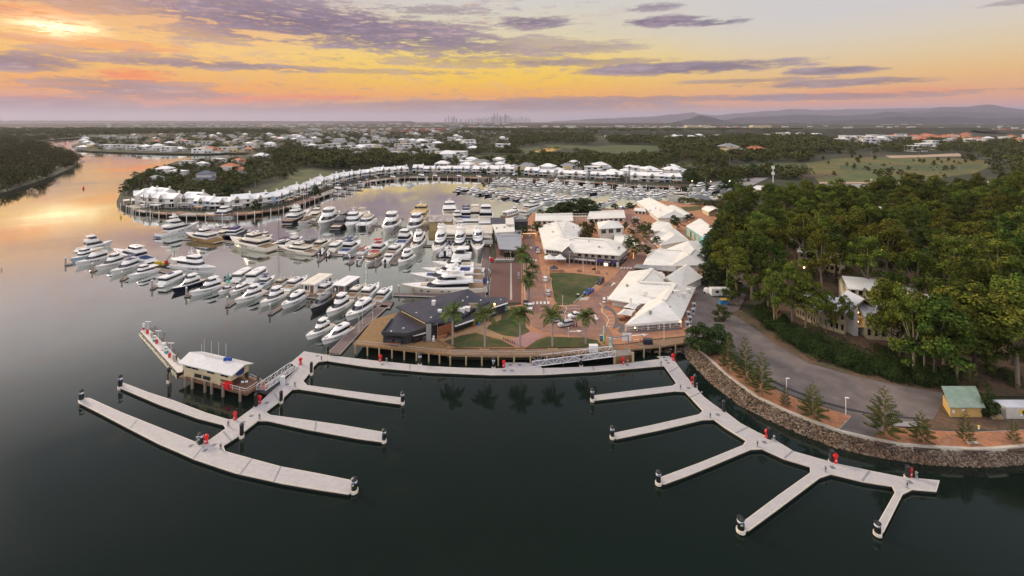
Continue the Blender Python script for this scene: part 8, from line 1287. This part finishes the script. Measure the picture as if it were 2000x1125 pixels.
simple('tarp_heap', 'white tarpaulin heap beside the caravan', 'heap', 1381, 572, [('sheet', TRIM, ('ball', (0, 0, .5), 1.4, 8, 4)), ('timber', BARKD, (0, -.8, .3, 2.8, .4, .6))])
# ================================================================ STREET FURNITURE AND PEOPLE
for i, (x, y, ty, lb) in enumerate([(1652, 812, 777, 'at the corner of the first mulch bed'), (1536, 788, 739, 'behind the small dense pine'), (1406, 690, 658, 'beside the spreading tree'), (1346, 668, 636, 'at the end of the boardwalk rail')]):
    h = rise(y, ty); simple('lamp_post', 'white lamp post ' + lb, 'lamp post', x, y, [('pole', TRIM, ('tube', (0, 0, 0), (0, 0, h), .09, 6)), ('lamp_head', TRIM, (.25, 0, h, .7, .3, .12))], group='white lamp posts')
for i, (x, y, ty, lb) in enumerate([(1099, 598, 578, 'at the lower tip of the lawn'), (1077, 564, 543, 'on the left edge of the lawn'), (1072, 535, 522, 'at the upper left corner of the lawn'), (1110, 662, 640, 'below the silver four wheel drive'), (1297, 664, 631, 'in front of the white restaurant verandah'), (1112, 521, 497, 'in front of the L-shaped building entry'), (1139, 533, 503, 'before the white awning'), (1165, 535, 505, 'before the purple shopfront'), (708, 634, 585, 'half way down the purple walkway'), (701, 650, 620, 'near the foot of the purple walkway'), (728, 606, 580, 'at the head of the purple walkway'), (728, 636, 610, 'right rail of the purple walkway'), (1038, 470, 440, 'in the narrow street')]):
    z = .6 if x < 740 else LZ; h = rise(y, ty, z); simple('light_pole', 'slim pale light pole ' + lb, 'light pole', x, y, [('pole', TRIM if i < 12 else STEEL, ('tube', (0, 0, 0), (0, 0, h), .07, 6)), ('base', KERB, (0, 0, .12, .35, .35, .24)), ('lamp', TRIM, ('ball', (0, 0, h), .14, 8, 4))], z=z, group='slim light poles')
for x, y, lb in [(1097, 532, 'left bench facing the lawn'), (1132, 532, 'middle bench facing the lawn'), (1167, 535, 'right bench facing the lawn')]: simple('park_bench', 'brown ' + lb, 'bench', x, y, [('seat', TEAK, (0, 0, .45, 1.9, .5, .08)), ('backrest', TEAK, (0, .26, .75, 1.9, .06, .45)), ('leg', CHAR, (-.8, 0, .2, .1, .45, .4)), ('leg', CHAR, (.8, 0, .2, .1, .45, .4))], group='benches facing the lawn')
simple('litter_bin', 'pair of red and yellow lidded bins on the plaza', 'bin', 1160, 528, [('body', CHAR, (-.4, 0, .5, .65, .65, 1.0), (.4, 0, .5, .65, .65, 1.0)), ('red_lid', RED, (.4, 0, 1.05, .7, .7, .12)), ('yellow_lid', mat('bin_yellow', (.65, .38, .03), .5), (-.4, 0, 1.05, .7, .7, .12))])
simple('litter_bin', 'grey drum bin at the upper right corner of the lawn', 'bin', 1183, 537, [('drum', STEEL, ('tube', (0, 0, 0), (0, 0, 1.0), .4, 10)), ('plinth', CHAR, (.5, 0, .4, .3, .3, .8))])
simple('litter_bin', 'dark bin with a hood at the lower right edge of the lawn', 'bin', 1129, 581, [('drum', CHAR, ('tube', (0, 0, 0), (0, 0, .9), .35, 10)), ('hood', TRIM, (0, 0, 1.1, .7, .7, .1))])
simple('kiosk', 'small black kiosk box at the lower corner of the brown stage', 'kiosk', 1027, 597, [('body', CHAR, (0, 0, .8, 1.6, 1.0, 1.6)), ('panel', TRIM, (0, -.52, .9, 1.2, .04, .4))])
simple('banner_sign', 'tall turquoise and white banner standing on the brown stage', 'sign', 1013, 546, [('panel', TRIM, (0, 0, 1.5, .6, .15, 2.4)), ('turquoise_mark', TEAL, (0, -.09, 1.2, .5, .03, .7), (0, -.09, 2.3, .3, .03, .3)), ('orange_mark', mat('orange_plastic', (.75, .14, .02), .5), (0, -.09, .5, .4, .03, .3))], z=LZ + .12)
simple('info_sign', 'white and mint map sign by the zebra crossing near the purple shop', 'sign', 1206, 524, [('panel', mat('mint_panel', (.45, .62, .58), .5), (0, 0, 1.3, .8, .15, 2.2)), ('header', TRIM, (0, -.09, 2.1, .7, .03, .5))])
simple('pylon_sign', 'tall pale green pylon with a yellow fin by the right palm', 'sign', 1179, 673, [('pylon', mat('mint_pylon', (.42, .66, .52), .5), (0, 0, 2.4, .3, .25, 4.8)), ('yellow_fin', mat('olive_yellow', (.40, .33, .02), .5), (.35, 0, 1.7, .3, .2, 3.0)), ('pylon_base', mat('green_base', (.06, .30, .08), .5), (0, 0, .4, .34, .3, .8))])
simple('map_board', 'low blue map board left of the tall green pylon', 'sign', 1175, 668, [('board', CHAR, (0, 0, 1.0, .8, .12, 1.4)), ('map', TEAL, (0, -.07, 1.1, .6, .03, .8)), ('cap', TRIM, (0, 0, 1.75, 1.0, .3, .1))])
simple('flag_pole', 'green and yellow slim pole standing at the end of the pale strip', 'pole', 997, 512, [('pole', mat('lime_pole', (.42, .50, .10), .5), ('tube', (0, 0, 0), (0, 0, 4.6), .08, 6)), ('pole_base', CHAR, (0, 0, .1, .4, .4, .2))])
for i in range(9): simple('bollard', f'{ORD[i]} dark bollard in the line along the street, counted from the far end', 'bollard', 1050 + i * .75, 500 + i * 4.6, [('post', CHAR, ('tube', (0, 0, 0), (0, 0, .9), .1, 6)), ('cap', BARKD, ('ball', (0, 0, .92), .13, 6, 4))], group='street bollards')
for i in range(6): simple('bollard', f'{ORD[i]} low dark bollard beside the pink path', 'bollard', 984 + i * 4.2, 665 + i * 1.9, [('post', CHAR, ('tube', (0, 0, 0), (0, 0, .8), .12, 6)), ('cap', BARKD, ('ball', (0, 0, .82), .14, 6, 4))], group='path bollards')
for i, (x, y) in enumerate([(1204, 626), (1216, 623)]): simple('picnic_table', f'{["left", "right"][i]} timber picnic table under the lower shade canopy', 'picnic table', x + 10, y, [('tabletop', TIMB, (0, 0, .74, 1.8, .8, .07)), ('bench_seat', TIMB, (0, -.7, .44, 1.8, .28, .06), (0, .7, .44, 1.8, .28, .06)), ('leg', BARKD, (-.7, 0, .36, .08, 1.4, .7), (.7, 0, .36, .08, 1.4, .7))], group='picnic tables')
t = thing('white_statue', 'small white statue beside the restaurant entrance', 'statue', L(847, 666)); mb = MB(); mb.sphere((0, 0, .5), .38, 8, 6, 1.3); mb.sphere((0, -.05, 1.2), .28, 8, 6); mb.tube((-.2, 0, .8), (-.45, -.2, .5), .1, 5); mb.build('figure', WHITE, t); mb = MB(); mb.box(0, 0, .05, .8, .6, .1); mb.build('base', WHITE, t)
simple('playground_bins', 'blue box by the front wall of the dark restaurant', 'box', 936, 637, [('body', mat('bright_blue', (.02, .25, .7), .5), (0, 0, .5, .8, .6, 1.0)), ('lid', NAVY, (0, 0, 1.04, .85, .65, .08))]); simple('red_crate', 'red box left of the blue one by the dark restaurant', 'box', 926, 639, [('body', RED, (0, 0, .45, .7, .6, .9)), ('lid', CHAR, (0, 0, .94, .75, .65, .08))])
# navigation marks
simple('channel_marker', 'yellow channel buoy on the river near the townhouse point', 'buoy', 236, 425, [('float', mat('buoy_yellow', (.55, .45, .02), .5), ('tube', (0, 0, -.4), (0, 0, 1.0), .5, 8)), ('topmark', mat('buoy_yellow', (.55, .45, .02), .5), ('tube', (0, 0, 1), (0, 0, 2.6), .25, 6, .05))], z=0); simple('channel_marker', 'red channel buoy alone in the wide river', 'buoy', 163, 369, [('float', RED, ('tube', (0, 0, -.4), (0, 0, 1.2), .7, 8)), ('topmark', RED, ('tube', (0, 0, 1.2), (0, 0, 3.0), .4, 6, .05))], z=0); simple('channel_marker', 'dark channel buoy at the left edge of the river', 'buoy', 3, 528, [('float', BEIGE, ('tube', (0, 0, -.4), (0, 0, .5), .25, 8)), ('topmark', CHAR, ('tube', (0, 0, .5), (0, 0, 1.0), .1, 6))], z=0); simple('channel_marker', 'small far red buoy near the mangrove bend', 'buoy', 128, 281, [('float', RED, ('tube', (0, 0, -.4), (0, 0, 2.2), 1.2, 8)), ('topmark', RED, ('tube', (0, 0, 2), (0, 0, 5), .7, 6, .1))], z=0)
boat('trawler', (156, 270), (172, 270), 'red hulled vessel far up the river', hull=mat('red_hull', (.40, .04, .03), .4), group='vessels up the river', sz=1.5, beam=12); boat('yacht', (151, 292), (145, 292.4), 'grey vessel moored at the end of the far point', group='vessels up the river', sz=.45, beam=9)
simple('work_barge', 'cluttered work barge with yellow and red gear at a dock of the outer row', 'barge', 325, 520, [('hull', CHAR, (0, 0, .4, 9, 4, 1.0)), ('wheelhouse', TRIM, (2.4, 0, 2.0, 2, 2, 2.2)), ('yellow_gear', mat('gear_yellow', (.55, .38, .03), .6), (-3, .5, 1.6, 2.2, 1.4, 1.4), (-1, -.6, 1.4, 1.2, 1, 1)), ('red_gear', RED, (-.2, .6, 1.6, 1.4, 1, 1.2)), ('crane', CHAR, ('tube', (2.6, 0, 3), (2.8, 0, 6), .1, 5), ('tube', (-1, 0, 1), (1.5, 1, 4.4), .12, 5))], z=.1, rz=.5)
t = thing('teal_buoy', 'teal cone shaped buoy beside the boxy cruisers', 'buoy', G(446, 552, 0)); mb = MB(); mb.lathe(0, 0, [(.9, -.3), (1.0, .4), (.3, .9), (.25, 3.0), (.05, 3.2)], 8); mb.build('float', mat('teal_buoy_paint', (.03, .38, .32), .5), t); mb = MB(); mb.sphere((0, 0, 3.3), .25, 6, 4); mb.build('topmark', TEAL, t)
# cell tower and car park poles
t = thing('phone_mast', 'white phone mast with twin antenna clusters behind the forest', 'mast', L(1510, 360)); mb = MB(); mb.tube((0, 0, 0), (0, 0, 17), .5, 8, .35); mb.build('pole', TRIM, t)
for z in (10, 15.5):
    for a in range(4): mb = MB(); mb.box(1.1 * math.cos(a * 1.57), 1.1 * math.sin(a * 1.57), z, .5, .5, 2.4); mb.build('antenna', WHITE, t)
for i, (x, y, ty) in enumerate([(1702, 362, 350), (1716, 361, 351), (1878, 366, 356), (1893, 367, 359), (1917, 370, 352), (1931, 370, 355), (1986, 376, 363)]): h = rise(y, ty); simple('car_park_pole', f'{ORD[i]} pale pole from the left in the far car parks', 'light pole', x, y, [('pole', TRIM, ('tube', (0, 0, 0), (0, 0, h), .35, 5)), ('lamp', LAMP if i == 6 else TRIM, (0, 0, h, 1.6, .8, .6))], group='far car park poles')
for i, (x, y) in enumerate([(1413, 492), (1446, 503), (1723, 506), (1570, 544), (1388, 363), (1352, 362), (1425, 362), (1880, 450)]): t = thing('path_lamp', f'{ORD[i]} small glowing lamp among the trees counted from the village', 'lamp', L(x, y + 14 if i in (0, 1, 2, 3, 7) else y), group='glowing lamps among the trees'); h = 4.0 if i > 3 else 6.5; mb = MB(); mb.tube((0, 0, 0), (0, 0, h), .08, 5); mb.build('pole', CHAR, t); mb = MB(); mb.sphere((0, 0, h), .32, 8, 5); mb.build('globe', LAMP, t)
# people: one continuous body each, clothes over it
def person(label, px, py, z, rz, shirt, trousers, hair, seated=False):
    t = thing('person', label, 'person', G(px, py, z), rz, 'people'); me = bpy.data.meshes.new('body')
    kn = (.5, .5) if not seated else (.48, .48)
    J = [((0, 0, .95), .15), ((0, 0, 1.18), .14), ((0, 0, 1.40), .17), ((0, 0, 1.52), .065), ((0, .01, 1.62), .105), ((0, .0, 1.73), .085), ((.11, 0, .90), .10), ((.12, -.02, .50), .07), ((.12, .02, .10), .05), ((.13, -.14, .05), .045), ((-.11, 0, .90), .10), ((-.13, .03, .50), .07), ((-.13, .06, .10), .05), ((-.14, -.08, .05), .045), ((.20, 0, 1.42), .065), ((.25, .02, 1.15), .05), ((.24, -.10, .93), .038), ((-.20, 0, 1.42), .065), ((-.26, .03, 1.15), .05), ((-.24, -.08, .93), .038), ((.24, -.13, .84), .03), ((-.24, -.11, .84), .03)]
    E_ = [(0, 1), (1, 2), (2, 3), (3, 4), (4, 5), (0, 6), (6, 7), (7, 8), (8, 9), (0, 10), (10, 11), (11, 12), (12, 13), (2, 14), (14, 15), (15, 16), (2, 17), (17, 18), (18, 19), (16, 20), (19, 21)]
    me.from_pydata([j[0] for j in J], E_, []); me.materials.append(mat('skin', (.45, .26, .18), .6, var=.05)); o = link('body', me, t); md = o.modifiers.new('skin', 'SKIN'); o.modifiers.new('sub', 'SUBSURF').levels = 1; o.modifiers['sub'].render_levels = 1
    for i, (_, r) in enumerate(J): me.skin_vertices[0].data[i].radius = (r, r * .8)
    me.skin_vertices[0].data[0].use_root = True
    mb = MB(); mb.loft([[(math.cos(a) * rx, math.sin(a) * ry, zz) for a in [k * .785 for k in range(8)]] for zz, rx, ry in ((.88, .20, .15), (1.15, .185, .14), (1.40, .225, .15), (1.50, .10, .09))]); [mb.tube((s * .19, 0, 1.43), (s * .255, .02, 1.13), .085, 7, .07) for s in (1, -1)]; mb.build('shirt', shirt, t, True)
    mb = MB(); mb.tube((.10, 0, .94), (.12, -.02, .50), .125, 8, .095); mb.tube((.12, -.02, .52), (.12, .02, .08), .095, 8, .075); mb.tube((-.10, 0, .94), (-.13, .03, .50), .125, 8, .095); mb.tube((-.13, .03, .52), (-.13, .06, .08), .095, 8, .075); mb.box(0, 0, .90, .38, .26, .16); mb.build('trousers', trousers, t, True)
    mb = MB(); mb.sphere((0, .025, 1.70), .125, 10, 7, .95); mb.build('hair', hair, t, True); mb = MB(); [mb.sphere((s * .035, -.098, 1.645), .014, 6, 4) for s in (1, -1)]; mb.sphere((0, -.115, 1.61), .02, 6, 4); mb.box(0, -.098, 1.565, .05, .012, .012); mb.build('face', mat('face_features', (.2, .1, .08), .6), t)
HB = mat('brown_hair', (.04, .025, .015), .7); dk = mat('dark_cloth', (.03, .032, .045), .8)
person('person in dark clothes at the rear of the silver four wheel drive, nearer it', 1121, 639, LEVEL[0], 1.2, dk, dk, HB); person('person in dark clothes standing one step right of the other by the silver car', 1126, 638.5, LEVEL[0], -1.4, mat('navy_cloth', (.03, .04, .09), .8), dk, HB); person('person in a red top standing at the serving counter of the dark restaurant', 779, 673, LZ + .05, 2.6, mat('red_cloth', (.4, .03, .03), .8), dk, HB); person('person in dark clothes near the folding doors of the dark restaurant', 829, 669, LZ + .05, .4, dk, mat('denim', (.05, .07, .14), .8), HB)
# ================================================================ AIR
HZ = 0.000031
hm = bpy.data.materials.new('haze'); hm.use_nodes = True; hn = NT(hm.node_tree); hm.node_tree.nodes.clear(); pv = hn.new('ShaderNodeVolumePrincipled'); pv.inputs['Color'].default_value = (.70, .66, .82, 1); pv.inputs['Density'].default_value = HZ; pv.inputs['Anisotropy'].default_value = .2
hn.l.new(pv.outputs[0], hn.new('ShaderNodeOutputMaterial').inputs['Volume'])
mb = MB(); mb.prism([(-65000, -600), (65000, -600), (65000, 61000), (-65000, 61000)], -3.2, 900); o = mb.build('haze', hm); o['kind'] = 'stuff'; o.display_type = 'WIRE'
